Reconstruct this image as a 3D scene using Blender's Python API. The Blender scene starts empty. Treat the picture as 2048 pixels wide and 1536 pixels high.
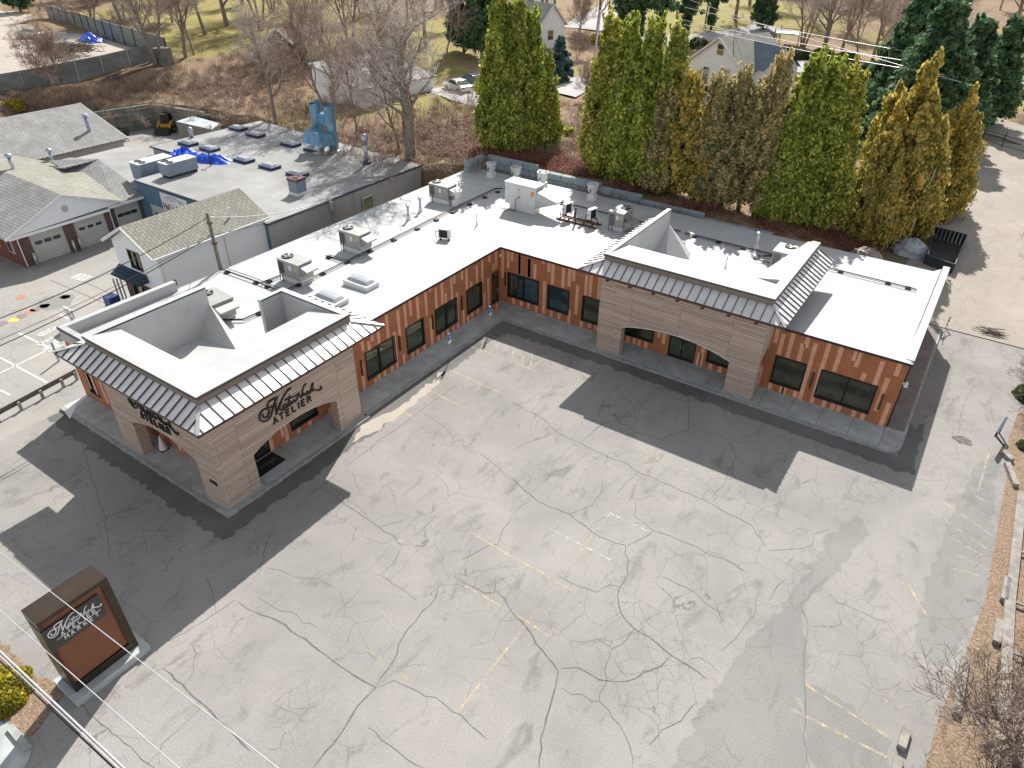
import bpy, math, random
import numpy as np
from mathutils import Vector, Matrix
random.seed(7); rng = np.random.default_rng(7)
R = math.radians
scn = bpy.context.scene
col = scn.collection

# ------------------------------------------------------------------ camera
CX, CY, CZ = 28.714, -40.781, 26.169
YAW, PITCH, ROLL, FPX = 0.5925, 0.6003, 0.0112, 1395.12
def cam_axes():
    cy, sy, cp, sp = math.cos(YAW), math.sin(YAW), math.cos(PITCH), math.sin(PITCH)
    f = Vector((-sy*cp, cy*cp, -sp)); r = Vector((cy, sy, 0)); u = r.cross(f)
    cr, sr = math.cos(ROLL), math.sin(ROLL)
    return cr*r + sr*u, -sr*r + cr*u, f
AR, AU, AF = cam_axes()
cam = bpy.data.objects.new('camera', bpy.data.cameras.new('camera')); col.objects.link(cam)
m = Matrix((AR, AU, -AF)).transposed().to_4x4(); m.translation = Vector((CX, CY, CZ)); cam.matrix_world = m
cam.data.sensor_width = 36; cam.data.lens = FPX/2048*36; cam.data.clip_start = 0.3; cam.data.clip_end = 3000
scn.camera = cam
scn.render.resolution_x = 1024; scn.render.resolution_y = 768

# ------------------------------------------------------------------ light
SUN_EL = R(41.4); SD = Vector((0.46, -1.05, 0)).normalized()      # direction the shadows fall
w = bpy.data.worlds.new('World'); scn.world = w; w.use_nodes = True
nt = w.node_tree; sky = nt.nodes.new('ShaderNodeTexSky'); sky.sky_type = 'NISHITA'; sky.sun_disc = False
sky.sun_elevation = SUN_EL; sky.sun_rotation = math.atan2(-SD.x, -SD.y); sky.air_density = 1.0; sky.dust_density = 0.6
bg = nt.nodes['Background']; bg.inputs[1].default_value = 0.09
hs = nt.nodes.new('ShaderNodeHueSaturation'); hs.inputs['Saturation'].default_value = .3
nt.links.new(sky.outputs[0], hs.inputs['Color']); nt.links.new(hs.outputs[0], bg.inputs[0])
sl = bpy.data.lights.new('sun', 'SUN'); sl.energy = 3.6; sl.angle = R(0.5); sl.color = (1, 0.968, 0.925)
sun = bpy.data.objects.new('sun', sl); col.objects.link(sun)
dirv = Vector((SD.x*math.cos(SUN_EL), SD.y*math.cos(SUN_EL), -math.sin(SUN_EL)))
sun.rotation_euler = dirv.to_track_quat('-Z', 'Y').to_euler(); sun.location = (0, 0, 60)
vs = scn.view_settings; vs.view_transform = 'Standard'; vs.look = 'None'; vs.gamma = 1; vs.exposure = 1.0

# ------------------------------------------------------------------ helpers
def at(px, py, z=0.0):
    """point of the place at height z that the photo shows at pixel (px, py) of 2048x1536"""
    d = AF + AR*((px-1024)/FPX) - AU*((py-768)/FPX)
    t = (z-CZ)/d.z
    return Vector((CX, CY, CZ)) + d*t
def projy(x, y, z):
    d = Vector((x-CX, y-CY, z-CZ)); return 768 - FPX*d.dot(AU)/d.dot(AF)
def ztop(x, y, py):
    lo, hi = -5.0, 45.0
    for _ in range(40):
        mid = (lo+hi)/2
        if projy(x, y, mid) > py: lo = mid
        else: hi = mid
    return lo

_W = {}; _K = [0]
class MB:
    def __init__(s): s.v, s.f, s.m, s.sm = [], [], [], False
    def poly(s, pts, mi=0):
        n = len(s.v); s.v += [tuple(p) for p in pts]; s.f.append(tuple(range(n, n+len(pts)))); s.m.append(mi); return s
    def box(s, x0, y0, z0, x1, y1, z1, mi=0, skip=''):
        if x0 > x1: x0, x1 = x1, x0
        if y0 > y1: y0, y1 = y1, y0
        n = len(s.v)
        s.v += [(x0,y0,z0),(x1,y0,z0),(x1,y1,z0),(x0,y1,z0),(x0,y0,z1),(x1,y0,z1),(x1,y1,z1),(x0,y1,z1)]
        F = [(0,3,2,1),(4,5,6,7),(0,1,5,4),(1,2,6,5),(2,3,7,6),(3,0,4,7)]
        for k, f in enumerate(F):
            if str(k) in skip: continue
            s.f.append(tuple(n+i for i in f)); s.m.append(mi)
        return s
    def hexa(s, b, t, mi=0):
        """b, t: bottom and top rings (same count)"""
        n = len(s.v); k = len(b); s.v += [tuple(p) for p in b] + [tuple(p) for p in t]
        s.f.append(tuple(n+i for i in reversed(range(k)))); s.f.append(tuple(n+k+i for i in range(k))); s.m += [mi, mi]
        for i in range(k):
            j = (i+1) % k; s.f.append((n+i, n+j, n+k+j, n+k+i)); s.m.append(mi)
        return s
    def obox(s, c, ax, ay, az, mi=0):
        """oriented box: centre c and three half vectors"""
        c, ax, ay, az = Vector(c), Vector(ax), Vector(ay), Vector(az)
        b = [c-ax-ay-az, c+ax-ay-az, c+ax+ay-az, c-ax+ay-az]; t = [p+2*az for p in b]
        return s.hexa(b, t, mi)
    def bar(s, a, b, w, h=None, mi=0):
        a, b = Vector(a), Vector(b); d = b-a; L = d.length
        if L < 1e-6: return s
        d /= L; h = h or w
        up = Vector((0,0,1)) if abs(d.z) < .95 else Vector((1,0,0))
        x = d.cross(up).normalized(); y = x.cross(d)
        return s.obox((a+b)/2, x*w/2, y*h/2, d*L/2, mi)
    def tube(s, pts, rad, n=8, mi=0, caps=True):
        P = [Vector(p) for p in pts]
        if not hasattr(rad, '__len__'): rad = [rad]*len(P)
        base = len(s.v); px = None
        for i, p in enumerate(P):
            d = (P[min(i+1, len(P)-1)] - P[max(i-1, 0)]).normalized()
            if px is None:
                up = Vector((0,0,1)) if abs(d.z) < .9 else Vector((1,0,0)); px = d.cross(up).normalized()
            else:
                px = (px - d*px.dot(d)).normalized()
            py = d.cross(px)
            for k in range(n):
                a = 2*math.pi*k/n; s.v.append(tuple(p + px*math.cos(a)*rad[i] + py*math.sin(a)*rad[i]))
        for i in range(len(P)-1):
            for k in range(n):
                k2 = (k+1) % n; a = base+i*n
                s.f.append((a+k, a+k2, a+n+k2, a+n+k)); s.m.append(mi)
        if caps:
            s.f.append(tuple(base+k for k in reversed(range(n)))); s.f.append(tuple(base+(len(P)-1)*n+k for k in range(n))); s.m += [mi, mi]
        return s
    def lathe(s, c, prof, n=20, mi=0):
        """profile of (radius, z) about the vertical axis at c"""
        base = len(s.v); c = Vector(c)
        for r, z in prof:
            for k in range(n):
                a = 2*math.pi*k/n; s.v.append((c.x+r*math.cos(a), c.y+r*math.sin(a), c.z+z))
        for i in range(len(prof)-1):
            for k in range(n):
                k2 = (k+1) % n; a = base+i*n
                s.f.append((a+k, a+k2, a+n+k2, a+n+k)); s.m.append(mi)
        return s
    def prism(s, ring, off, mi=0):
        off = Vector(off); return s.hexa([Vector(p) for p in ring], [Vector(p)+off for p in ring], mi)
    def stroke(s, pts, w, o, u, v, nrm, th, mi=0):
        """flat raised stroke through 2d pts on the plane o + u*a + v*b"""
        o, u, v, nrm = Vector(o), Vector(u), Vector(v), Vector(nrm)
        P = [o+u*a+v*b for a, b in pts]
        for a, b in zip(P, P[1:]):
            d = b-a; L = d.length
            if L < 1e-4: continue
            d /= L; side = d.cross(nrm)
            e = d*w*0.3
            ring = [a-e-side*w/2, b+e-side*w/2, b+e+side*w/2, a-e+side*w/2]
            _K[0] = (_K[0]+1) % 13; s.prism(ring, nrm*(th*(1+_K[0]*.012)+.0004*_K[0]), mi)
        return s
    def build(s, name, mats, parent=None, smooth=False, origin=None, bevel=0, kind=None):
        me = bpy.data.meshes.new(name)
        if origin is None:
            if parent is None and s.v:
                a = np.array(s.v); origin = ((a[:,0].min()+a[:,0].max())/2, (a[:,1].min()+a[:,1].max())/2, a[:,2].min())
            elif parent is not None and s.v:
                a = np.array(s.v); origin = tuple((a.min(0)+a.max(0))/2)
            else: origin = (0,0,0)
        O = Vector(origin)
        me.from_pydata([(x-O.x, y-O.y, z-O.z) for x, y, z in s.v], [], s.f)
        if not isinstance(mats, (list, tuple)): mats = [mats]
        for m_ in mats: me.materials.append(m_)
        if len(mats) > 1: me.polygons.foreach_set('material_index', s.m)
        if smooth: me.polygons.foreach_set('use_smooth', [True]*len(me.polygons))
        me.update()
        o = bpy.data.objects.new(name, me); col.objects.link(o)
        pw = _W.get(parent.name, Vector()) if parent else Vector()
        o.location = O - pw; _W[o.name] = O.copy()
        if parent: o.parent = parent
        if kind: o['kind'] = kind
        if bevel:
            b = o.modifiers.new('bevel', 'BEVEL'); b.width = bevel; b.segments = 2; b.limit_method = 'ANGLE'
        return o
def tag(o, label, cat, group=None, kind=None):
    o['label'] = label; o['category'] = cat
    if group: o['group'] = group
    if kind: o['kind'] = kind
    return o
def thing(name, label, cat, loc=(0,0,0), group=None):
    o = bpy.data.objects.new(name, None); col.objects.link(o); o.location = loc; o.empty_display_size = .3
    _W[o.name] = Vector(loc); return tag(o, label, cat, group)
def kids(o): return [c for c in o.children]
def copy_tree(o, parent=None, label=None, loc=None, rz=None, sc=None):
    c = o.copy(); col.objects.link(c)
    if parent: c.parent = parent
    for ch in kids(o): copy_tree(ch, c)
    if label: c['label'] = label
    if loc is not None: c.location = loc; _W[c.name] = Vector(loc)
    if rz is not None: c.rotation_euler = (0, 0, rz)
    if sc is not None: c.scale = sc if hasattr(sc, '__len__') else (sc, sc, sc)
    return c

# ------------------------------------------------------------------ materials
def _base(name):
    m = bpy.data.materials.new(name); m.use_nodes = True
    nt = m.node_tree; b = nt.nodes['Principled BSDF']; return m, nt, b
def N(nt, t, **kw):
    n = nt.nodes.new(t)
    for k, v in kw.items():
        if k in n.inputs: n.inputs[k].default_value = v
        else: setattr(n, k, v)
    return n
def mixc(nt, fac, a, b, blend='MIX'):
    n = nt.nodes.new('ShaderNodeMix'); n.data_type = 'RGBA'; n.blend_type = blend
    for sock, v in ((n.inputs[0], fac), (n.inputs[6], a), (n.inputs[7], b)):
        if hasattr(v, 'is_linked') or hasattr(v, 'links'): nt.links.new(v, sock)
        elif hasattr(v, '__len__'): sock.default_value = (*v[:3], 1)
        else: sock.default_value = v
    return n.outputs[2]
def ramp(nt, src, stops):
    n = nt.nodes.new('ShaderNodeValToRGB'); e = n.color_ramp.elements
    while len(e) < len(stops): e.new(.5)
    for k, (p, c) in enumerate(stops):
        e[k].position = p; e[k].color = (*c, 1) if hasattr(c, '__len__') else (c, c, c, 1)
    nt.links.new(src, n.inputs[0]); return n.outputs[0]
def noise(nt, vec, scale, detail=4, rough=.55, dist=0):
    n = N(nt, 'ShaderNodeTexNoise'); n.inputs['Scale'].default_value = scale; n.inputs['Detail'].default_value = detail
    n.inputs['Roughness'].default_value = rough; n.inputs['Distortion'].default_value = dist
    if vec is not None: nt.links.new(vec, n.inputs['Vector'])
    return n.outputs[0]
def pos(nt, sc=(1,1,1), rot=(0,0,0)):
    g = nt.nodes.new('ShaderNodeNewGeometry'); mp = nt.nodes.new('ShaderNodeMapping')
    mp.inputs['Scale'].default_value = sc; mp.inputs['Rotation'].default_value = rot
    nt.links.new(g.outputs['Position'], mp.inputs[0]); return mp.outputs[0]
def bump(nt, b, h, strength=.3, dist=.02):
    n = nt.nodes.new('ShaderNodeBump'); n.inputs['Strength'].default_value = strength; n.inputs['Distance'].default_value = dist
    nt.links.new(h, n.inputs['Height']); nt.links.new(n.outputs[0], b.inputs['Normal']); return n
def mat(name, c1, c2=None, scale=3, rough=.7, metal=0, bmp=0, bscale=None, detail=5, dirt=0, spec=None, lo=.35, hi=.65, sc=(1,1,1)):
    m, nt, b = _base(name)
    b.inputs['Roughness'].default_value = rough; b.inputs['Metallic'].default_value = metal
    if spec is not None: b.inputs['Specular IOR Level'].default_value = spec
    if c2 is None and not bmp and not dirt:
        c2 = tuple(x*.86 for x in c1)
    p = pos(nt, sc)
    c = ramp(nt, noise(nt, p, scale, detail), [(lo, c1), (hi, c2 or c1)])
    if dirt:
        d = ramp(nt, noise(nt, p, scale*.23, 6, .7), [(.45, 0.0), (.75, 1.0)])
        c = mixc(nt, d, c, mixc(nt, dirt, c, (c1[0]*.35, c1[1]*.33, c1[2]*.3)))
    nt.links.new(c, b.inputs['Base Color'])
    if bmp: bump(nt, b, noise(nt, p, bscale or scale*6, 5), bmp)
    return m
SCRIPT = [[(0.22,0.98),(0.21,0.85),(0.26,0.72),(0.38,0.66),(0.49,0.7),(0.6,0.83),(0.64,0.95),(0.61,1.07),(0.51,1.17),(0.36,1.21),(0.18,1.17),(0.06,1.06),(0.0,0.91),(0.0,0.77),(0.07,0.62),(0.21,0.5),(0.37,0.46),(0.52,0.48),(0.68,0.61),(0.8,0.8),(0.91,0.99),(1.05,1.22),(1.16,1.34),(1.31,1.42)],[(1.31,1.42),(1.12,1.46),(0.89,1.48),(0.72,1.44),(0.61,1.34),(0.59,1.21),(0.66,1.11),(0.8,1.09),(0.88,1.11)],[(1.13,1.34),(1.09,1.1),(1.04,0.77),(1.01,0.48)],[(1.01,0.48),(1.18,0.76),(1.42,1.05),(1.64,1.25),(1.84,1.4),(2.04,1.5),(2.2,1.5)],[(1.64,1.25),(1.45,1.08),(1.31,0.85),(1.27,0.68),(1.33,0.55),(1.47,0.49),(1.59,0.5)],[(1.72,0.73),(1.62,0.8),(1.51,0.73),(1.47,0.61),(1.52,0.53),(1.65,0.58),(1.73,0.68),(1.68,0.55),(1.75,0.52)],[(2.06,1.09),(1.94,0.89),(1.83,0.66),(1.79,0.56),(1.86,0.52),(1.93,0.55)],[(1.7,1.0),(1.88,0.99),(1.99,0.96),(2.13,0.92),(2.3,0.87),(2.46,0.9)],[(2.04,0.73),(1.99,0.59),(2.05,0.53),(2.17,0.61),(2.26,0.72),(2.21,0.58),(2.28,0.54),(2.37,0.61)],[(2.35,0.56),(2.46,0.68),(2.62,0.94)],[(2.62,0.94),(2.64,0.77),(2.67,0.63),(2.75,0.56)],[(2.75,0.58),(2.85,0.84),(2.96,1.07),(3.09,1.21),(3.21,1.21)],[(2.92,0.75),(2.89,0.61),(2.96,0.57),(3.1,0.67),(3.06,0.56),(3.15,0.57)],[(3.29,0.66),(3.21,0.73),(3.14,0.65),(3.16,0.55),(3.27,0.56)],[(3.34,0.51),(3.46,0.73),(3.56,0.93),(3.65,1.04),(3.66,0.92),(3.56,0.8),(3.46,0.69)],[(3.55,0.76),(3.62,0.72),(3.53,0.66),(3.52,0.53)],[(3.53,0.66),(3.69,0.53),(3.85,0.4),(4.03,0.33),(4.16,0.36),(4.16,0.46),(4.12,0.51)]]
SL = [(-15.54,3.7,3.9),(-14.99,2.95,3.86),(-14.45,2.74,3.39),(-14.09,3.22,3.9),(-13.54,2.8,3.72),(-12.68,2.71,4.64),(-12.13,0.08,2.96),(-11.61,2.3,4.35),(-10.92,2.7,4.69),(-10.39,3.39,4.68),(-9.67,2.83,4.68),(-8.8,2.71,4.69),(-8.29,4.32,4.73),(-7.72,2.78,4.42),(-7.05,2.8,4.75),(-6.67,2.79,3.54),(-5.99,2.74,4.78),(-5.64,3.88,4.8),(-5.42,0.16,3.07),(-4.75,3.84,4.76),(-4.22,2.75,4.79),(-3.87,4.46,4.81),(-3.69,2.85,3.26),(-2.98,2.86,4.28),(-2.29,2.54,4.81),(-1.38,3.96,4.84),(-0.86,3.03,3.66),(-0.51,3.15,4.93),(-1.54,0.2,2.69),(-2.06,0.26,1.62),(-4.72,0.18,1.39),(-4.18,0.15,0.64),(-3.66,0.21,0.71),(-2.94,0.22,0.68),(-7.71,0.14,0.67),(-7.19,0.09,0.63),(-6.65,0.18,0.62),(-5.96,0.17,0.62),(-8.42,0.12,2.36),(-10.53,0.13,0.61),(-10.0,0.1,0.58),(-9.28,0.14,0.55),(-11.41,0.1,0.9),(-12.62,0.11,0.59),(-13.34,0.12,0.73),(-13.88,0.09,0.64),(-14.23,0.14,0.44),(-15.28,0.14,2.21)]
SR = [(0.26,2.2,4.72),(0.79,3.17,4.86),(1.13,3.83,4.87),(1.84,2.89,4.85),(2.71,2.89,4.48),(1.81,2.93,4.83),(2.7,2.92,4.45),(3.23,2.91,4.14),(3.92,4.38,4.87),(4.44,3.86,4.81),(4.79,2.89,4.75),(5.69,2.89,4.49),(6.21,3.14,4.73),(6.55,3.69,4.73),(7.62,2.85,4.48),(7.98,2.87,4.72),(8.67,2.86,4.67),(6.93,1.08,3.44),(4.11,0.24,3.0),(1.33,0.2,0.76),(2.03,0.25,0.74),(2.73,0.24,0.74),(3.44,0.19,0.74),(4.82,0.19,0.73),(5.51,0.19,0.73),(6.38,0.15,1.27),(7.45,0.17,0.65),(8.16,0.3,0.72),(8.69,0.26,0.73),(21.27,3.57,4.72),(21.66,2.81,4.33),(22.21,2.78,4.75),(23.1,3.85,4.78),(22.91,2.78,4.05),(23.62,0.09,4.33),(24.35,0.09,4.76),(25.06,2.79,4.73),(25.91,3.89,4.72),(26.13,3.55,4.74),(26.69,2.77,3.32),(27.41,2.74,4.41),(27.96,1.04,3.43),(28.29,3.71,4.73),(28.5,0.12,1.87),(21.66,0.11,0.64),(22.41,0.06,0.63),(22.56,0.09,0.65),(23.28,0.11,0.67),(25.08,0.08,0.64),(25.6,0.12,0.62),(25.97,0.08,0.63),(26.87,0.08,0.63),(27.4,0.09,0.59),(20.83,0.14,1.66),(13.6,1.31,1.76),(14.0,0.93,1.79),(11.33,0.17,0.69),(11.84,0.18,0.69),(12.21,0.18,0.7),(12.73,0.16,0.68),(16.86,0.16,1.64),(16.68,0.12,1.16),(17.56,0.13,0.69),(18.25,0.12,0.67)]
SA = [(-21.88,0.53,1.19),(-21.66,-0.05,1.24),(-22.77,-0.05,1.05),(-20.8,0.01,0.56),(-19.91,-0.09,0.59),(-18.3,-0.07,0.5)]
SF = [(-13.16,0.98,2.45),(-12.46,0.66,2.4),(-11.48,0.55,2.33),(-13.55,3.98,4.87)]
# ------------------------------------------------------------------ materials of the main building
def m_brick(name, c1, c2, c3):
    m, nt, b = _base(name); b.inputs['Roughness'].default_value = .85
    g = nt.nodes.new('ShaderNodeNewGeometry'); s = nt.nodes.new('ShaderNodeSeparateXYZ'); nt.links.new(g.outputs['Position'], s.inputs[0])
    a = nt.nodes.new('ShaderNodeMath'); a.operation = 'ADD'; nt.links.new(s.outputs[0], a.inputs[0]); nt.links.new(s.outputs[1], a.inputs[1])
    c = nt.nodes.new('ShaderNodeCombineXYZ'); nt.links.new(a.outputs[0], c.inputs[0]); nt.links.new(s.outputs[2], c.inputs[1])
    br = N(nt, 'ShaderNodeTexBrick'); nt.links.new(c.outputs[0], br.inputs['Vector'])
    br.inputs['Color1'].default_value = (*c1, 1); br.inputs['Color2'].default_value = (*c2, 1); br.inputs['Mortar'].default_value = (*c3, 1)
    br.inputs['Scale'].default_value = 1; br.inputs['Brick Width'].default_value = .22; br.inputs['Row Height'].default_value = .075
    br.inputs['Mortar Size'].default_value = .008; br.inputs['Bias'].default_value = 0
    v = ramp(nt, noise(nt, pos(nt), .8, 6, .7), [(.3, (.78,.76,.75)), (.7, (1.12,1.1,1.08))])
    nt.links.new(mixc(nt, 1.0, br.outputs[0], v, 'MULTIPLY'), b.inputs['Base Color'])
    bump(nt, b, br.outputs['Fac'], .25, -.01)
    return m
M_brick = m_brick('orange_brick', (.50,.18,.07), (.42,.15,.06), (.32,.16,.10))
M_tan = m_brick('tan_brick', (.86,.46,.30), (.78,.41,.26), (.60,.34,.22))
def m_boards(name, cs, bw=1.6, rh=.1, mort=(.20,.145,.115)):
    m, nt, b = _base(name); b.inputs['Roughness'].default_value = .7
    g = nt.nodes.new('ShaderNodeNewGeometry'); s = nt.nodes.new('ShaderNodeSeparateXYZ'); nt.links.new(g.outputs['Position'], s.inputs[0])
    a = nt.nodes.new('ShaderNodeMath'); a.operation = 'ADD'; nt.links.new(s.outputs[0], a.inputs[0]); nt.links.new(s.outputs[1], a.inputs[1])
    c = nt.nodes.new('ShaderNodeCombineXYZ'); nt.links.new(a.outputs[0], c.inputs[0]); nt.links.new(s.outputs[2], c.inputs[1])
    br = N(nt, 'ShaderNodeTexBrick'); nt.links.new(c.outputs[0], br.inputs['Vector']); br.offset = .37; br.offset_frequency = 3
    br.inputs['Color1'].default_value = (*cs[0], 1); br.inputs['Color2'].default_value = (*cs[1], 1); br.inputs['Mortar'].default_value = (*mort, 1)
    br.inputs['Scale'].default_value = 1; br.inputs['Brick Width'].default_value = bw; br.inputs['Row Height'].default_value = rh
    br.inputs['Mortar Size'].default_value = .02; br.inputs['Mortar Smooth'].default_value = .5
    mp = N(nt, 'ShaderNodeMapping'); mp.inputs['Scale'].default_value = (.35, 16, 1); nt.links.new(c.outputs[0], mp.inputs[0])
    v = ramp(nt, noise(nt, mp.outputs[0], 1.4, 6, .75), [(.28, (.66,.63,.62)), (.72, (1.3,1.26,1.2))])
    nt.links.new(mixc(nt, 1.0, br.outputs[0], v, 'MULTIPLY'), b.inputs['Base Color'])
    bump(nt, b, br.outputs['Fac'], .25, -.01)
    return m
M_wood = m_boards('weathered_boards', [(.44,.355,.30), (.62,.50,.42)], bw=3.4, rh=.16)
M_woodg = m_boards('grey_boards', [(.21,.185,.165), (.27,.24,.215)], bw=3.4, rh=.09)
def m_tpo(name='white_membrane'):
    m, nt, b = _base(name); b.inputs['Roughness'].default_value = .55
    p = pos(nt)
    c = ramp(nt, noise(nt, p, .35, 6, .65), [(.35, (.41,.41,.405)), (.6, (.475,.475,.47))])
    s = ramp(nt, noise(nt, pos(nt, (1.2, .35, 1), (0,0,.4)), 1.3, 8, .72), [(.6, 0.0), (.82, 1.0)])
    c = mixc(nt, mixc(nt, .55, (0,0,0), s), c, (.29,.27,.24))
    wv = N(nt, 'ShaderNodeTexBrick'); nt.links.new(p, wv.inputs['Vector']); wv.inputs['Scale'].default_value = 1
    wv.inputs['Brick Width'].default_value = 30; wv.inputs['Row Height'].default_value = 3.0; wv.inputs['Mortar Size'].default_value = .02
    c = mixc(nt, mixc(nt, .5, (0,0,0), wv.outputs['Fac']), c, (.36,.36,.36))
    nt.links.new(c, b.inputs['Base Color'])
    bump(nt, b, noise(nt, pos(nt, (1,.5,1)), .9, 5, .6), .16, .12)
    return m
M_tpo = m_tpo()
M_metal = mat('bronze_sheet_metal', (.84,.80,.77), (.74,.71,.69), scale=1.5, rough=.54, metal=.78, bmp=.12, bscale=2.2)
M_seam = mat('seam_shade', (.03,.03,.035), rough=.5)  # shaded, mirror-dark sides of the seams put into the colour as near-black
M_cap = mat('pale_flashing', (.55,.54,.53), rough=.35, metal=.5)
M_fascia = mat('bronze_fascia', (.05,.03,.032), rough=.45, metal=.3)
M_frame = mat('black_frame', (.012,.013,.014), rough=.4)
M_black = mat('matt_black', (.015,.014,.014), rough=.6)
def m_glass(name, c=(.012,.018,.015), tint=(1,1,1)):
    m, nt, b = _base(name); b.inputs['Base Color'].default_value = (*c, 1); b.inputs['Roughness'].default_value = .04
    b.inputs['IOR'].default_value = 2.7; b.inputs['Specular Tint'].default_value = (*tint, 1)
    nt.links.new(ramp(nt, noise(nt, pos(nt), 1.1, 4), [(.4, c), (.7, tuple(x*3.2 for x in c))]), b.inputs['Base Color'])
    return m
M_glass = m_glass('dark_glass', tint=(.95,.9,.6))
M_glassb = m_glass('teal_glass', (.006,.02,.022), (.7,.9,1))
M_conc = mat('concrete', (.50,.53,.51), (.38,.41,.395), scale=1.3, rough=.85, bmp=.15, bscale=20, dirt=.5, detail=8)
M_grey = mat('rooftop_unit_grey', (.36,.36,.34), (.31,.31,.295), scale=2, rough=.5, metal=.2)
M_white = mat('white_paint', (.74,.74,.73), (.68,.68,.67), scale=2, rough=.45)
M_galv = mat('galvanised_steel', (.50,.53,.57), (.36,.42,.50), scale=4, rough=.38, metal=.75)
M_dark = mat('dark_rubber', (.022,.02,.02), rough=.7)
M_rust = mat('rusty_steel', (.10,.045,.02), (.16,.08,.045), scale=12, rough=.8)
M_yellow = mat('yellow_label', (.75,.62,.03), rough=.6)

RW, RD, LW, LL, RZ = 28.78, 15.4, 14.2, 25.86, 4.8
def roofz(x, y):
    return RZ - .029*max(y, -x if y > 0 or True else 0, 0) if x < 0 else RZ - .029*max(y, 0)

def wall(plane, c, u0, u1, z0, z1, holes, nsign, depth=.14, thick=.0):
    """vertical wall with real openings; plane 'x' (x=c, u=y) or 'y' (y=c, u=x); nsign = outward side"""
    b = MB(); P = (lambda u, z, o=0: (c+o, u, z)) if plane == 'x' else (lambda u, z, o=0: (u, c+o, z))
    us = sorted({u0, u1, *[h[0] for h in holes], *[h[1] for h in holes]}); zs = sorted({z0, z1, *[h[2] for h in holes], *[h[3] for h in holes]})
    us = [u for u in us if u0 <= u <= u1]; zs = [z for z in zs if z0 <= z <= z1]
    for a, a2 in zip(us, us[1:]):
        for e, e2 in zip(zs, zs[1:]):
            mu, mz = (a+a2)/2, (e+e2)/2
            if any(h[0] < mu < h[1] and h[2] < mz < h[3] for h in holes): continue
            b.poly([P(a,e), P(a2,e), P(a2,e2), P(a,e2)])
    d = -nsign*depth
    for h in holes:
        a, a2, e, e2 = h
        for p, q in (((a,e),(a2,e)), ((a2,e),(a2,e2)), ((a2,e2),(a,e2)), ((a,e2),(a,e))):
            b.poly([P(*p), P(*q), P(*q, d), P(*p, d)])
    return b, P
def stripes(b, plane, c, L, nsign, mi=1, w=.26):
    for u, z0, z1 in L:
        z0, z1 = min(z0, z1), max(z0, z1); z1 = min(z1, RZ-.02); z0 = max(z0, .15)
        o0, o1 = c + nsign*.001, c + nsign*.008
        if plane == 'x': b.box(min(o0,o1), u-w/2, z0, max(o0,o1), u+w/2, z1, mi)
        else: b.box(u-w/2, min(o0,o1), z0, u+w/2, max(o0,o1), z1, mi)
def window(parent, plane, c, u0, u1, z0, z1, nsign, mull=(), glass=None, name='window'):
    f = MB(); fw = .09
    def bx(b, a, a2, e, e2, o0, o1, mi=0):
        lo, hi = sorted((c+nsign*o0, c+nsign*o1))
        if plane == 'x': b.box(lo, a, e, hi, a2, e2, mi)
        else: b.box(a, lo, e, a2, hi, e2, mi)
    bx(f, u0-.02, u1+.02, z0-.02, z0+fw, -.1, .06); bx(f, u0-.02, u1+.02, z1-fw, z1+.02, -.1, .035)
    bx(f, u0-.02, u0+fw, z0+fw, z1-fw, -.1, .03); bx(f, u1-fw, u1+.02, z0+fw, z1-fw, -.1, .03)
    for mu in mull: bx(f, mu-.045, mu+.045, z0+fw, z1-fw, -.1, .02)
    fr = f.build(name, M_frame, parent)
    es = [u0+fw, *mull, u1-fw]
    for a, a2 in zip(es, es[1:]):
        g = MB(); bx(g, a+.045 if a != es[0] else a, a2-.045 if a2 != es[-1] else a2, z0+fw, z1-fw, -.085, -.07); g.build('pane', glass or M_glass, fr)
    return fr

BLD = thing('commercial_building', 'L-shaped brown brick shop building with a white flat roof and two timber-clad entrance towers', 'building', (7, -5, 0))
# inner wall of the left wing (faces the lot)
WL = [(-14.9,-12.15,.66,2.72,(-13.6,)), (-11.02,-9.18,.66,2.72,()), (-7.96,-5.45,.7,2.74,(-6.65,)), (-4.3,-2.4,.76,2.78,())]
holes = [(a,b_,z,z2) for a,b_,z,z2,_ in WL] + [(-1.1,-.12,.15,2.86), (-21.25,-19.25,.58,2.72), (-25.3,-22.8,.15,2.6)]
b, P = wall('x', 0, -LL, 0, 0, RZ, holes, 1)
stripes(b, 'x', 0, [s for s in SL if not (s[0] > -.2)] + SA, 1)
lwall = b.build('brick_wall', [M_brick, M_tan], BLD)
for a, b_, z, z2, mu in WL: window(BLD, 'x', 0, a, b_, z, z2, 1, mu)
window(BLD, 'x', 0, -21.25, -19.25, .58, 2.72, 1, ())
# front wall of the right wing
WR = [(.76,3.62,.79,2.83,(2.2,)), (4.42,6.3,.81,2.8,()), (7.42,9.3,.74,2.78,()), (10.4,13.22,.75,2.78,(11.8,)), (17.2,19.5,.68,2.75,()), (21.55,23.48,.7,2.73,()), (24.38,27.62,.67,2.72,(26.0,))]
holes = [(a,b_,z,z2) for a,b_,z,z2,_ in WR] + [(14.4,16.36,.15,2.5)]
b, P = wall('y', 0, 0, RW, 0, RZ, holes, -1)
stripes(b, 'y', 0, SR, -1)
rwall = b.build('brick_wall', [M_brick, M_tan], BLD)
for k, (a, b_, z, z2, mu) in enumerate(WR): window(BLD, 'y', 0, a, b_, z, z2, -1, mu, M_glassb if k < 2 else M_glass)
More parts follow.
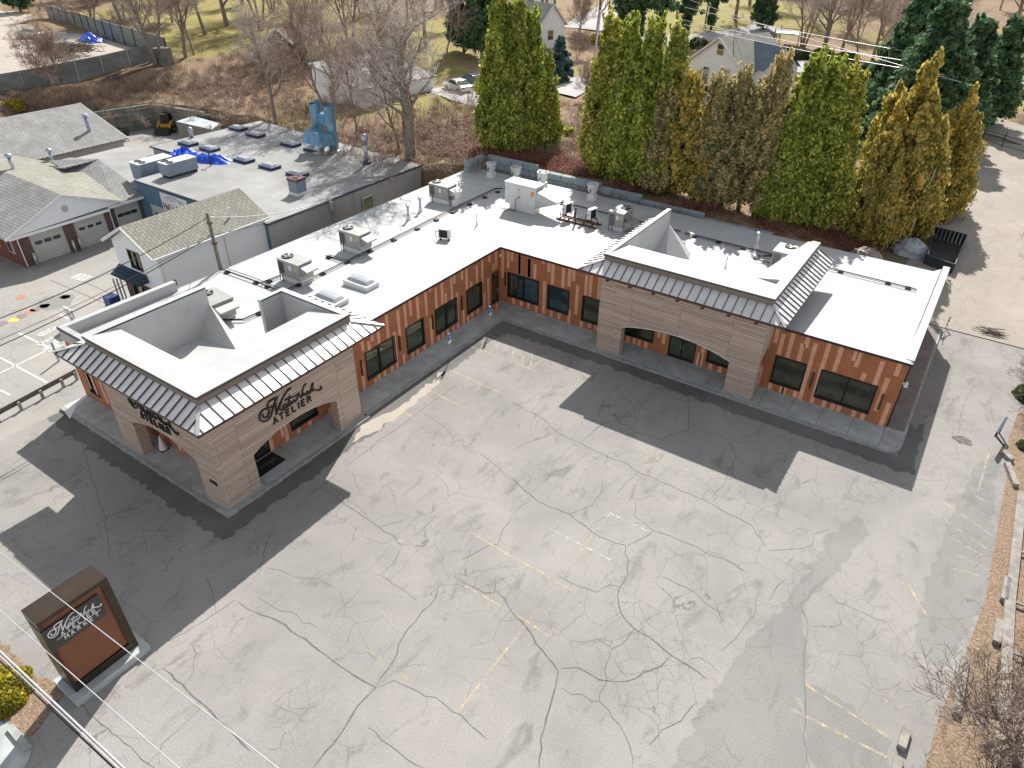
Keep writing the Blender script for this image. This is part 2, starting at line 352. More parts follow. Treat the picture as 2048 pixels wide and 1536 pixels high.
# street front, end wall, back walls
b, P = wall('y', -LL, -LW, 0, 0, RZ+.2, [(-13.3,-12.2,.7,2.6)], -1)
stripes(b, 'y', -LL, SF+[(-10.3,1.2,4.6),(-9.2,.3,3.2),(-5.9,.3,2.6),(-4.2,.2,1.8),(-3.1,.4,2.7),(-1.7,.2,2.0),(-1.0,.6,2.6)], -1)
b.build('brick_wall', [M_brick, M_tan], BLD)
window(BLD, 'y', -LL, -13.3, -12.2, .7, 2.6, -1)
b = MB(); b.poly([(RW,0,0),(RW,RD,0),(RW,RD,RZ+.0),(RW,0,RZ)])
stripes(b, 'x', RW, [(2,1,3.6),(4.1,2.4,4.7),(5.2,.2,2.0),(7.3,.8,4.1),(9.5,2.8,4.7),(11.4,.2,2.2),(13.2,1.5,4.0)], 1)
b.build('brick_wall', [M_brick, M_tan], BLD)
b = MB(); b.poly([(-LW,RD,0),(RW,RD,0),(RW,RD,4.35),(-LW,RD,4.35)]); b.poly([(-LW,-LL,0),(-LW,RD,0),(-LW,RD,4.35),(-LW,-18.2,4.4),(-LW,-18.2,5.0),(-LW,-LL,5.0)])
b.build('rear_wall', mat('painted_block', (.40,.39,.37), rough=.85), BLD)
# white roof, one sheet falling gently to the back
b = MB(); e = .12
def rz(x, y): return roofz(x, y)
b.poly([(e,-e,RZ),(RW+e,-e,RZ),(RW+e,RD+e,rz(1,RD)),(e,RD+e,rz(1,RD)),(e-.001,0,RZ)])
b.poly([(e,-e,RZ),(e,RD+e,rz(1,RD)),(-LW-e,RD+e,rz(1,RD)),(0,0,RZ)])
b.poly([(e,-LL,RZ),(e,-e,RZ),(0,0,RZ),(-LW-e,RD+e,rz(1,RD)),(-LW-e,-LL,rz(-LW,0))])
roof = b.build('flat_roof', M_tpo, BLD, origin=(0,0,RZ))
b = MB()
b.box(0,-18,RZ-.16,e+.02,-e-.02,RZ-.004); b.box(0,-e-.02,RZ-.16,RW+e+.02,0,RZ-.004); b.box(RW,0,RZ-.16,RW+e+.02,RD,RZ-.004)
b.build('roof_edge_fascia', M_fascia, BLD); b = MB()
b.box(-LW-e-.02,-LL-.1,RZ+.1,-7.9,-LL,RZ+.26); b.box(-LW-e-.03,-LL,4.9,-LW,-18.2,5.06)
b.build('roof_edge_fascia', M_fascia, BLD)
# level parapets where the roof falls away
b = MB()
b.hexa([(RW-.35,.3,4.6),(RW+.1,.3,4.6),(RW+.1,RD+.1,4.2),(RW-.35,RD+.1,4.2)], [(RW-.3,.3,RZ+.03),(RW+.14,.3,RZ+.03),(RW+.14,RD+.12,RZ+.12),(RW-.3,RD+.12,RZ+.12)])
b.hexa([(RW-1.1,2.5,4.5),(RW-.36,2.5,4.5),(RW-.36,RD,4.2),(RW-1.1,RD,4.2)], [(RW-.37,2.5,RZ-.06),(RW-.36,2.5,RZ-.06),(RW-.36,RD,RZ-.1),(RW-.37,RD,RZ-.1)])
b.build('white_parapet', M_tpo, BLD); b = MB()
b.box(-LW-.1,-LL-.04,4.2,-LW+.3,-18.2,5.08); b.box(-LW+.3,-LL-.04,4.2,-7.9,-LL+.3,5.07)
b.build('white_parapet', M_tpo, BLD)
b = MB(); b.box(-LW-.13,-18.2,4.7,-LW+.1,-18.02,5.1); b.build('parapet_end_cap', M_black, BLD)

# doors
def door(parent, plane, c, u0, u1, z0, z1, ns, double=False, glassy=False):
    lo, hi = sorted((c-ns*.12, c-ns*.06)); b = MB()
    def bx(b, a, a2, e, e2, o0, o1):
        lo, hi = sorted((c+ns*o0, c+ns*o1))
        if plane == 'x': b.box(lo, a, e, hi, a2, e2)
        else: b.box(a, lo, e, a2, hi, e2)
    bx(b, u0, u1, z0, z1, -.12, -.08)
    for a in ([u0, (u0+u1)/2-.05, u1-.1] if double else [u0, u1-.1]): bx(b, a, a+.1, z0, z1, -.08, -.03)
    bx(b, u0, u1, z1-.12, z1, -.08, -.029); bx(b, u0, u1, z0, z0+.2, -.08, -.029)
    d = b.build('door', M_frame, parent)
    h = MB(); mu = (u0+u1)/2 if double else u1-.2
    for k in ((-.1,.1) if double else (0,)): bx(h, mu+k-.015, mu+k+.015, z0+.85, z0+1.2, -.03, .03)
    h.build('door_handle', M_cap, d)
    g = MB(); 
    ranges = [(u0+.1,(u0+u1)/2-.05),((u0+u1)/2+.05,u1-.1)] if double else [(u0+.1,u1-.1)]
    for a, a2 in ranges: bx(g, a, a2, z0+.2, z1-.12, -.078, -.07)
    g.build('door_glass', M_glass, d)
    return d
door(BLD, 'x', 0, -1.1, -.12, .15, 2.86, 1); door(BLD, 'y', 0, 14.4, 16.36, .15, 2.5, -1, True); door(BLD, 'x', 0, -25.3, -22.8, .15, 2.6, 1, True)

# ---- entrance towers
def arch_ring(u0, u1, zb, zt, a0, a1, zs, za, n=16):
    um, h, r = (a0+a1)/2, za-zs, (a1-a0)/2
    Rr = (r*r+h*h)/(2*h); cz = za-Rr; th = math.asin(r/Rr)
    arc = [(um+Rr*math.sin(t), cz+Rr*math.cos(t)) for t in [ -th+2*th*k/n for k in range(n+1)]]
    return [(u0,zb),(a0,zb)] + arc + [(a1,zb),(u1,zb),(u1,zt),(u0,zt)], arc
def skirt(parent, inner, outer, zi, zo, faces, sp=.57):
    """standing-seam pent roof: inner/outer are matching corner lists, faces = index pairs"""
    b = MB(); s = MB(); soff = MB()
    for i, j in faces:
        I0, I1, O0, O1 = (Vector((*inner[i], zi)), Vector((*inner[j], zi)), Vector((*outer[i], zo)), Vector((*outer[j], zo)))
        n = (O1-O0).cross(I0-O0).normalized(); n = n if n.z > 0 else -n
        b.hexa([O0-n*.06, O1-n*.06, I1-n*.06, I0-n*.06], [O0, O1, I1, I0])
        e = (O1-O0); L = e.length; e /= L; fall = (I0-O0) - e*(I0-O0).dot(e); ful = fall.length; fall /= ful
        k = sp*.5
        while k < L:
            a = O0+e*k
            ti0 = (I0-O0).dot(e); ti1 = (I1-O0).dot(e)
            if k < ti0 and ti0 > 0: ln = ful*k/ti0
            elif k > ti1 and L-ti1 > 1e-3: ln = ful*(L-k)/(L-ti1)
            else: ln = ful
            if ln > .15:
                c = a + fall*ln/2 + n*.03
                b.obox(c, e*.017, fall*ln/2, n*.026, 2)
            k += sp
        b.hexa([O0+Vector((0,0,-.16)), O1+Vector((0,0,-.16)), O1+Vector((0,0,-.16))+fall*.04-Vector((0,0,.0)), O0+Vector((0,0,-.16))+fall*.04], [O0-n*.01, O1-n*.01, O1-n*.01+fall*.04, O0-n*.01+fall*.04], 1)
        soff.hexa([Vector((p.x,p.y,zo-.15)) for p in (O0,O1,I1,I0)], [Vector((p.x,p.y,zo-.11)) for p in (O0,O1,I1,I0)])
    o = b.build('metal_skirt_roof', [M_metal, M_fascia, M_seam], parent)
    soff.build('soffit', mat('soffit_brown', (.20,.10,.05), rough=.8) if 'soffit_brown' not in bpy.data.materials else bpy.data.materials['soffit_brown'], parent)
    return o
def hipcap(parent, a, b_, w=.17):
    m_ = MB(); m_.bar(a, b_, w, .05); return m_.build('hip_cap', M_cap, parent)

# tower A, street corner
zA = 6.45
b = MB()
ring, arcF = arch_ring(-7.53, 1.93, .15, zA, -5.68, .06, 2.45, 3.1)
b.prism([(u, -27.22, z) for u, z in ring], (0, .6, 0))
ring, arcL = arch_ring(-26.615, -17.49, .15, zA, -25.13, -19.23, 2.35, 2.95)
b.prism([(1.93, u, z) for u, z in ring], (-.6, 0, 0))
b.box(-7.53,-26.615,3.0,-7.2,-LL-.01,4.75); b.box(.01,-17.8,3.0,1.325,-17.49,4.7)
TA = b.build('entrance_tower', M_wood, BLD)
b = MB(); b.box(.01,-26.61,3.3,1.32,-17.81,3.4); b.box(-7.19,-26.61,3.3,-.01,-LL-.01,3.4); b.build('porch_ceiling', M_conc, TA)
# its parapet box
b = MB()
ztA = 7.5
b.box(-7.4,-27.33,zA,2.2,-27.03,ztA-.12); b.box(1.9,-27.03,zA,2.2,-17.6,ztA-.12); b.box(-7.4,-27.03,4.3,-7.37,-20.2,ztA-.12); b.box(-3.3,-17.63,4.6,1.9,-17.6,ztA-.12)
b.build('parapet_cladding', M_woodg, TA)
b = MB()
b.box(-7.37,-27.03,4.2,-7.05,-20.2,ztA-.05); b.box(-3.3,-17.92,4.5,1.9,-17.63,ztA-.05); b.box(-3.3,-19.4,4.5,-3.05,-17.92,ztA-.05)
b.prism([(1.9,-27.03,4.5),(1.9,-27.03,ztA-.04),(-.42,-27.03,7.09),(-.42,-27.03,4.5)], (0, 9.11, 0))
b.prism([(-7.05,-27.03,4.3),(-7.05,-27.03,ztA-.04),(-7.05,-25.6,7.2),(-7.05,-25.6,4.3)], (8.95, 0, 0))
b.poly([(-7.05,-20.2,6.35),(-7.05,-21.4,4.5),(-3.9,-21.1,4.64)]); b.poly([(-7.05,-20.2,6.35),(-3.9,-21.1,4.64),(-3.9,-20.5,4.5),(-7.05,-20.18,4.4)]); 
b.build('parapet_membrane', M_tpo, TA)
b = MB()
for q in ((-7.44,-27.37,ztA-.12,2.24,-27.03,ztA-.02),(1.9,-27.03,ztA-.12,2.24,-17.56,ztA-.021),(-7.44,-27.03,ztA-.12,-7.05,-20.17,ztA-.022),(-3.32,-17.92,ztA-.12,1.9,-17.56,ztA-.023),(-3.32,-19.42,ztA-.12,-3.05,-17.92,ztA-.024)): b.box(*q, mi=0)
b.build('coping', [M_tpo], TA)
b = MB(); b.box(-7.47,-27.4,ztA-.14,2.27,-27.371,ztA-.08); b.box(2.241,-27.37,ztA-.14,2.27,-17.56,ztA-.08); b.build('coping_edge', M_fascia, TA)
inA = [(-7.4,-25.9),(-7.4,-27.33),(2.2,-27.33),(2.2,-17.6),(-3.3,-17.6)]
outA = [(-9.0,-25.9),(-9.0,-28.38),(3.4,-28.38),(3.3,-16.15),(-3.3,-16.15)]
skirt(TA, inA, outA, 6.98, 6.42, [(0,1),(1,2),(2,3),(3,4)])
for k in (1, 2, 3): hipcap(TA, (*inA[k], 7.01), (*outA[k], 6.45))
# brackets hidden under the eaves of tower A are left to tower B, where the photo shows them
def script_sign(parent, o, u, v, n, s, m_, th=.06, sub=True, lw=1.0):
    b = MB(); o, u, v, n = Vector(o), Vector(u), Vector(v), Vector(n)
    for k, st in enumerate(SCRIPT):
        # smooth the hand-drawn stroke
        P = [Vector((a, c)) for a, c in st]
        for _ in range(2):
            Q = [P[0]]
            for a, c in zip(P, P[1:]): Q += [a*.75+c*.25, a*.25+c*.75]
            P = Q + [P[-1]]
        wd = (.075 if k in (0,1,3,4,16) else .085 if k == 2 else .06)*lw
        b.stroke([(p.x*s, p.y*s) for p in P], wd*s, o, u, v, n, th)
    return b.build('script_lettering', m_, parent)
GLY = {'A': [[(0,0),(.33,1),(.66,0)],[(.13,.36),(.53,.36)]], 'T': [[(0,1),(.66,1)],[(.33,1),(.33,0)]], 'E': [[(.58,0),(.05,0),(.05,1),(.58,1)],[(.05,.52),(.5,.52)]],
       'L': [[(.05,1),(.05,0),(.58,0)]], 'I': [[(.1,0),(.1,1)]], 'R': [[(.05,0),(.05,1),(.42,1),(.58,.88),(.58,.62),(.42,.5),(.05,.5)],[(.36,.5),(.62,0)]],
       'M': [[(0,0),(.08,1),(.42,.35),(.76,1),(.84,0)]], 'K': [[(.05,0),(.05,1)],[(.6,1),(.05,.42)],[(.24,.58),(.62,0)]], 'N': [[(.05,0),(.05,1),(.6,0),(.6,1)]],
       'H': [[(.05,0),(.05,1)],[(.6,0),(.6,1)],[(.05,.5),(.6,.5)]], 'a': [[(.5,.5),(.3,.66),(.05,.5),(.05,.15),(.25,0),(.5,.15)],[(.5,.66),(.5,0)]], 'l': [[(.1,0),(.1,1)]],
       's': [[(.45,.55),(.25,.66),(.06,.5),(.4,.2),(.25,0),(.02,.12)]], "'": [[(.1,1),(.06,.75)]], 'u': [[(.05,.66),(.05,.15),(.22,0),(.45,.15)],[(.45,.66),(.45,0)]],
       't': [[(.15,.95),(.15,.1),(.32,0)],[(0,.66),(.32,.66)]], 'o': [[(.25,.66),(.03,.45),(.03,.2),(.25,0),(.48,.2),(.48,.45),(.25,.66)]], ' ': [],
       '1': [[(.05,.8),(.2,1),(.2,0)]], '5': [[(.5,1),(.08,1),(.05,.55),(.35,.6),(.52,.3),(.35,0),(.04,.08)]], '9': [[(.48,.6),(.25,.45),(.05,.7),(.25,1),(.48,.85),(.46,.3),(.3,0)]]}
def caps(parent, text, o, u, v, n, x0, h, adv, wd, m_, th=.06, name='lettering'):
    b = MB(); x = x0
    for ch in text:
        for st in GLY[ch]: b.stroke([(x+a*h, c*h) for a, c in st], wd, o, u, v, n, th)
        x += adv*(.55 if ch in "I'l " else 1)
    return b.build(name, m_, parent)
script_sign(TA, (1.935,-24.31,3.42), (0,1,0), (0,0,1), (1,0,0), 1, M_black)
caps(TA, 'ATELIER', (1.935,-23.56,3.42), (0,1,0), (0,0,1), (1,0,0), 0, .37, .42, .065, M_black)
script_sign(TA, (-4.95,-27.225,3.5), (1,0,0), (0,0,1), (0,-1,0), 1, M_black, lw=1.15)
caps(TA, 'ATELIER', (-4.2,-27.225,3.48), (1,0,0), (0,0,1), (0,-1,0), 0, .37, .42, .08, M_black)
caps(TA, '1951', (.95,-27.225,1.55), (1,0,0), (0,0,1), (0,-1,0), 0, .18, .16, .03, M_black, name='house_number')

# tower B, right wing
zB = 6.3
b = MB()
ring, arcB = arch_ring(9.78, 21.04, .15, zB, 11.62, 19.22, 2.47, 3.08)
b.prism([(u, -1.975, z) for u, z in ring], (0, .55, 0))
for x0 in (9.78, 20.74):
    b.prism([(x0, -1.42, 2.9), (x0, -1.1, 3.15), (x0, -.5, 3.3), (x0, -.01, 3.35), (x0, -.01, zB), (x0, -1.42, zB)], (.3, 0, 0))
TB = b.build('entrance_tower', M_wood, BLD)
b = MB(); b.box(10.09,-1.41,3.35,20.73,-.01,3.45); b.build('porch_ceiling', M_conc, TB)
b = MB()   # pale trim along the arch
pts = [(u, -1.98, z-.02) for u, z in arcB]
for p, q in zip(pts, pts[1:]): b.bar(p, q, .05, .05)
b.build('arch_trim', M_white, TB)
b = MB(); ztB = 7.42
b.box(9.8,-1.93,zB,21.0,-1.65,ztB-.12); b.box(20.75,-1.65,4.5,21.0,8.2,ztB-.12); b.box(9.8,-1.65,4.5,9.83,8.2,ztB-.12)
b.build('parapet_cladding', M_woodg, TB)
b = MB()
b.box(9.83,-1.65,4.5,10.08,8.2,ztB-.05); b.box(20.5,-1.65,4.4,20.75,8.2,ztB-.05)
b.prism([(10.08,-1.65,4.5),(10.08,-1.65,ztB-.04),(10.08,.9,7.08),(10.08,.9,4.5)], (10.42, 0, 0))
b.hexa([(20.5,.9,4.4),(19.0,.9,4.4),(20.3,8.1,4.4),(20.5,8.1,4.4)], [(20.5,.9,ztB-.05),(18.9,.9,7.06),(20.25,8.1,ztB-.1),(20.5,8.1,ztB-.05)])
b.poly([(10.08,8.15,6.25),(10.08,5.9,4.55),(12.75,6.35,4.6)]); b.poly([(10.08,8.15,6.25),(12.75,6.35,4.6),(12.6,7.6,4.4),(10.08,8.2,4.4)])
b.build('parapet_membrane', M_tpo, TB)
b = MB()
for q in ((9.76,-1.97,ztB-.12,21.04,-1.65,ztB-.02),(20.5,-1.65,ztB-.12,21.04,8.24,ztB-.021),(9.76,-1.65,ztB-.12,10.08,8.24,ztB-.022)): b.box(*q)
b.build('coping', M_tpo, TB)
b = MB(); b.box(9.74,-2.0,ztB-.13,21.07,-1.971,ztB-.08); b.box(21.041,-1.97,ztB-.13,21.07,8.24,ztB-.08); b.box(9.73,-1.97,ztB-.13,9.759,8.24,ztB-.08); b.build('coping_edge', M_fascia, TB)
inB = [(9.8,8.2),(9.8,-1.93),(21.0,-1.93),(21.0,8.2)]
outB = [(8.4,8.5),(8.4,-2.9),(22.15,-2.9),(22.15,8.5)]
skirt(TB, inB, outB, 6.92, 6.28, [(0,1),(1,2),(2,3)])
for k in (1, 2): hipcap(TB, (*inB[k], 6.95), (*outB[k], 6.31))
for u in (10.4,12.05,13.7,15.36,17.01,18.69,20.38):
    b = MB(); b.box(u-.09,-2.5,5.72,u+.09,-1.98,6.1); b.build('rafter_bracket', mat('bracket_brown', (.10,.06,.04), rough=.7) if 'bracket_brown' not in bpy.data.materials else bpy.data.materials['bracket_brown'], TB)
# small fixtures on the walls
for (x, y, z, nx, ny) in [(0,-15.35,1.3,1,0),(0,-11.75,1.35,1,0),(0,-8.3,1.4,1,0),(0,-4.95,1.45,1,0),(.55,0,1.6,0,-1),(24.0,0,1.2,0,-1),(28.05,0,1.2,0,-1)]:
    b = MB(); b.box(x+min(0,nx*.02)+nx*.02-.0-(ny!=0)*.05, y-(nx!=0)*.05+ny*.1, z, x+nx*.12+(ny!=0)*.05, y+(nx!=0)*.05+ny*.02, z+1.15)
    b.build('wall_light', mat('fixture_brown', (.07,.035,.02), rough=.6) if 'fixture_brown' not in bpy.data.materials else bpy.data.materials['fixture_brown'], BLD)
def floodlight(x, y, z, ns, pr):
    b = MB(); b.box(x-.03, y-.05, z, x+.1, y+.05, z+.1)
    for s_ in (-1, 1): b.lathe((x+.16, y+s_*.17, z-.05), [(0,.16),(.09,.14),(.12,.02),(.1,0),(0,0)], 10)
    return b.build('flood_light', M_white, pr, smooth=True)
floodlight(RW+.02, -.0, 3.35, 1, BLD); floodlight(RW+.02, 7.5, 4.3, 1, BLD)
b = MB(); b.lathe((.12,.0-.12,4.0), [(0,.2),(.1,.14),(.12,.05),(.08,0),(0,0)], 12); b.build('security_camera', M_white, BLD, smooth=True)
b = MB(); b.tube([(RW+.05,.12,4.6),(RW+.05,.12,.2)], .05, 6); b.build('downpipe', M_fascia, BLD)
# ------------------------------------------------------------------ terrain
CP = np.array([(-13.6,17,4.9),(-8,17.5,4.4),(0,17.5,4.2),(6,17.5,4.0),(10,17.5,3.7),(16,17.5,3.3),(21,17.5,2.6),(24,19,.9),(25.8,17.5,-.05),(26,24,-.05),(26,34,-.05),(26,50,-.05),(26,63,-.05),(26,78,-.05),
 (30,30,-.1),(30,60,-.1),(36,20,-.1),(36,35,-.1),(36,50,-.05),(36,70,-.05),(42,80,.2),(60,20,-.1),(60,60,.4),(30,110,0),(100,20,0),(22,34,1.6),(20,50,2.2),
 (-16,13.9,4.5),(-19.5,13.2,4.2),(-30,14.2,4.1),(-45,15.5,3.8),(-30,22,5.3),(-38,30,6),(-30,36,6),(-45,45,6.3),(-15,30,5),(-5,40,4.5),(10,35,4),(-20,60,4.5),(0,70,4),(14,70,2.0),(-10,100,4),
 (-60,19,3.2),(-71,16.5,3.0),(-75.5,3,.6),(-75.5,-12,.5),(-76,-40,.5),(-78,-90,.5),(-81,8,5.0),(-80,-3,5.0),(-84.5,24,5.3),(-88,31,5.8),(-85,-30,4.8),(-95,20,6),(-110,20,6),(-120,45,7),(-80,45,6.6),(-60,60,6.5),
 (-100,80,7),(-60,100,6),(-140,100,8),(-30,150,5),(20,150,1),(100,200,2),(-200,50,8),(-200,-60,5),(0,300,4),(200,100,1)])
def H(x, y):
    x = np.asarray(x, float); y = np.asarray(y, float)
    d2 = (x[..., None]-CP[:,0])**2 + (y[..., None]-CP[:,1])**2 + .5
    wt = d2**-1.7
    z = (wt*CP[:,2]).sum(-1)/wt.sum(-1)
    # the drive has been cut level through the slope
    dx = np.maximum(np.maximum(25.0-x, x-38.5), 0); dy = np.maximum(y-82, 0); s = np.clip(np.sqrt(dx*dx+dy*dy)/5.0, 0, 1); s = s*s*(3-2*s)
    return z*s-.08*(1-s)
def h(x, y): return float(H(x, y))
def hill(px, py, dz=0):
    """where the line of sight through a pixel meets the hillside"""
    d = AF + AR*((px-1024)/FPX) - AU*((py-768)/FPX); o = Vector((CX, CY, CZ))
    t = 30.0; last = t
    while t < 600:
        p = o+d*t
        if p.z < h(p.x, p.y)+dz:
            lo, hi = last, t
            for _ in range(18):
                mid = (lo+hi)/2; q = o+d*mid
                if q.z < h(q.x, q.y)+dz: hi = mid
                else: lo = mid
            p = o+d*hi; return Vector((p.x, p.y, h(p.x, p.y)))
        last = t; t += 1.5
    return o+d*600
BND = [(120,17),(60,17),(22,17),(-13.55,17),(-13.6,15.6),(-19.6,12.95),(-45,15.1),(-46.6,17),(-60,18),(-71,16.2),(-74.4,3),(-75,-12),(-75,-40)]
C0 = np.array([0., -45.])
ang = [math.atan2(y-C0[1], x-C0[0]) for x, y in BND]; rad = [math.hypot(x-C0[0], y-C0[1]) for x, y in BND]
def rb(a):
    # polygon edge hit by the ray at angle a
    for k in range(len(BND)-1):
        if ang[k] <= a <= ang[k+1]+1e-9:
            p, q = np.array(BND[k]), np.array(BND[k+1]); d = np.array([math.cos(a), math.sin(a)])
            A = np.array([d, -(q-p)]).T; s = np.linalg.solve(A, p-C0); return s[0]
    return rad[-1]
A_ = sorted(set(list(np.linspace(ang[0], ang[-1], 330)) + ang))
steps = [0]
st = .45
while steps[-1] < 520: steps.append(steps[-1]+st); st = min(st*1.035, 14)
V = []; 
for a in A_:
    r0 = rb(a); rr = r0+np.array(steps); xx = C0[0]+rr*math.cos(a); yy = C0[1]+rr*math.sin(a); V.append(np.stack([xx, yy], 1))
V = np.array(V); Z = H(V[..., 0], V[..., 1])
bz = np.sin(V[...,0]*.9+1.3*np.sin(V[...,1]*.5))*np.cos(V[...,1]*.8+np.sin(V[...,0]*.6))*.12
bz *= np.clip(np.array(steps)/4, 0, 1)[None, :]*np.clip((Z-.3)/1.5, 0, 1); Z += bz
def grass_mask(x, y):
    """where the photo shows lawn rather than leaf litter"""
    g = np.zeros_like(x)
    for (cx, cy, rx, ry, rot, w_) in [(-37,36,11,13,.5,1),(-44,30,7,14,.2,1),(-118,62,26,16,.4,1),(-92,44,14,14,.6,1),(-24,62,9,7,.3,1.2),(25,118,22,16,0,.8),(-40,150,30,40,0,.8),(-60,52,15,12,.3,.9),(40,150,40,40,0,1),(-30,100,14,16,.2,.5),(48,85,14,22,0,.9),(-150,90,40,30,.2,.7),(-75,75,20,18,.2,.6)]:
        u = ((x-cx)*math.cos(rot)+(y-cy)*math.sin(rot))/rx; v_ = (-(x-cx)*math.sin(rot)+(y-cy)*math.cos(rot))/ry
        g = np.maximum(g, w_*np.clip(1.35-np.sqrt(u*u+v_*v_), 0, 1))
    return g
G = grass_mask(V[...,0], V[...,1])
me = bpy.data.meshes.new('hillside'); nA, nR = V.shape[:2]
vv = np.concatenate([V, Z[..., None]], 2).reshape(-1, 3); skirtv = np.concatenate([V[:,0], np.full((nA,1), -.5)], 1)
idx = lambda i, j: i*nR+j
F = [(idx(i,j), idx(i,j+1), idx(i+1,j+1), idx(i+1,j)) for i in range(nA-1) for j in range(nR-1)]
nb = len(vv); F += [(idx(i,0), idx(i+1,0), nb+i+1, nb+i) for i in range(nA-1)]
me.from_pydata(np.concatenate([vv, skirtv]).tolist(), [], F); me.polygons.foreach_set('use_smooth', [True]*len(F))
at_ = me.attributes.new('lawn', 'FLOAT', 'POINT'); at_.data.foreach_set('value', np.concatenate([G.reshape(-1), np.zeros(nA)]).astype('f'))
def m_hill():
    m, nt, b = _base('leaf_litter_and_lawn'); b.inputs['Roughness'].default_value = .95; b.inputs['Specular IOR Level'].default_value = .15
    p = pos(nt)
    n1 = noise(nt, p, .22, 8, .7); n2 = noise(nt, p, 2.6, 8, .75); n3 = noise(nt, p, 9, 4, .7)
    lit = ramp(nt, n1, [(.3, (.10,.066,.04)), (.45, (.20,.13,.08)), (.58, (.27,.19,.12)), (.72, (.13,.095,.055))])
    lit = mixc(nt, ramp(nt, n2, [(.42, 0.0), (.62, 1.0)]), lit, (.36,.26,.165))
    lit = mixc(nt, ramp(nt, n3, [(.5, 0.0), (.62, .8)]), lit, (.10,.062,.035))
    lit = mixc(nt, ramp(nt, noise(nt, p, .5, 6, .7, .6), [(.6, 0.0), (.7, .6)]), lit, (.34,.13,.07))
    gr = ramp(nt, noise(nt, p, .35, 7, .7), [(.3, (.22,.20,.055)), (.5, (.30,.25,.09)), (.7, (.38,.29,.13))])
    gr = mixc(nt, ramp(nt, n3, [(.4, 0.0), (.7, .5)]), gr, (.13,.14,.03))
    a = N(nt, 'ShaderNodeAttribute'); a.attribute_name = 'lawn'
    ad = N(nt, 'ShaderNodeMath', operation='ADD'); nt.links.new(a.outputs['Fac'], ad.inputs[0]); nt.links.new(noise(nt, p, .6, 6, .7), ad.inputs[1])
    f = ramp(nt, ad.outputs[0], [(.68, 0.0), (.86, 1.0)])
    nt.links.new(mixc(nt, f, lit, gr), b.inputs['Base Color'])
    bump(nt, b, n2, .5, .15); return m
M_hill = m_hill(); me.materials.append(M_hill)
o = bpy.data.objects.new('hillside', me); col.objects.link(o); o['kind'] = 'structure'

# ------------------------------------------------------------------ asphalt
def m_asphalt(name, ca, cb, cracks=True, spots=.5, fine=.8):
    m, nt, b = _base(name); b.inputs['Roughness'].default_value = .92; b.inputs['Specular IOR Level'].default_value = .12
    p = pos(nt)
    c = ramp(nt, noise(nt, p, .13, 8, .68, .4), [(.32, ca), (.66, cb)])
    # oil spots, stains and streaks left by years of parking
    st_ = ramp(nt, noise(nt, pos(nt, (1,.45,1), (0,0,.55)), .8, 8, .72, .8), [(.54, 0.0), (.72, 1.0)])
    c = mixc(nt, mixc(nt, spots, (0,0,0), st_), c, tuple(x*.60 for x in ca))
    pale = ramp(nt, noise(nt, p, .45, 7, .7, 1.1), [(.62, 0.0), (.76, .55)])
    c = mixc(nt, pale, c, tuple(min(1, x*1.28) for x in cb))
    grain = ramp(nt, noise(nt, p, 16, 3, .8), [(.3, (.72,.72,.72)), (.7, (1.25,1.25,1.25))])
    c = mixc(nt, fine, c, mixc(nt, 1.0, c, grain, 'MULTIPLY'))
    if cracks:
        wn = N(nt, 'ShaderNodeTexNoise'); wn.inputs['Scale'].default_value = .7; wn.inputs['Detail'].default_value = 6; nt.links.new(p, wn.inputs['Vector'])
        wp = mixc(nt, .62, p, mixc(nt, 1.0, p, wn.outputs['Color'], 'ADD'))
        for sc_, wd, th, off in ((.55, .0035, .50, 0), (1.3, .008, .56, 30)):
            mp = N(nt, 'ShaderNodeMapping'); mp.inputs['Location'].default_value = (off, off*.7, 0); nt.links.new(wp, mp.inputs[0])
            vo = N(nt, 'ShaderNodeTexVoronoi', feature='DISTANCE_TO_EDGE'); vo.inputs['Scale'].default_value = sc_; nt.links.new(mp.outputs[0], vo.inputs['Vector'])
            ln = ramp(nt, vo.outputs['Distance'], [(0.0, 1.0), (wd, .8), (wd*2, 0.0)])
            msk = ramp(nt, noise(nt, p, .11 if off == 0 else .16, 5, .65), [(th-.03, 0.0), (th+.05, .75)])
            fac = N(nt, 'ShaderNodeMath', operation='MULTIPLY'); nt.links.new(ln, fac.inputs[0]); nt.links.new(msk, fac.inputs[1])
            c = mixc(nt, fac.outputs[0], c, (.13,.123,.115))
    nt.links.new(c, b.inputs['Base Color']); bump(nt, b, noise(nt, p, 25, 3), .25, .01)
    return m
M_lot = m_asphalt('weathered_asphalt', (.25,.237,.22), (.345,.327,.302), spots=.7)
M_lotn = m_asphalt('neighbour_asphalt', (.30,.288,.265), (.37,.35,.315), spots=.45)
M_drive = m_asphalt('drive_asphalt', (.33,.29,.25), (.40,.355,.305), spots=.3)
M_patch = m_asphalt('patched_asphalt', (.215,.207,.193), (.285,.275,.257), cracks=True, spots=.5)
M_new_shaded = m_asphalt('new_asphalt_shaded', (.11,.107,.10), (.20,.195,.185), cracks=False, spots=.3)
M_dust = m_asphalt('sandy_asphalt', (.40,.355,.30), (.46,.41,.35), cracks=False, spots=.2)

b = MB(); b.poly([(-700,-600,-.02),(900,-600,-.02),(900,900,-.02),(-700,900,-.02)]); b.build('ground', mat('distant_ground', (.22,.19,.12), (.14,.14,.07), scale=.05, rough=.95), kind='structure')
b = MB(); b.poly([(-13.9,-80,.0),(90,-80,.0),(90,17.5,.0),(-13.9,17.5,.0)]); b.build('parking_lot', M_lot, kind='structure')
b = MB(); b.poly([(-80,-80,-.004),(-13.91,-80,-.004),(-13.91,17,-.004),(-80,17,-.004)]); b.build('neighbour_pavement', M_lotn, kind='structure')
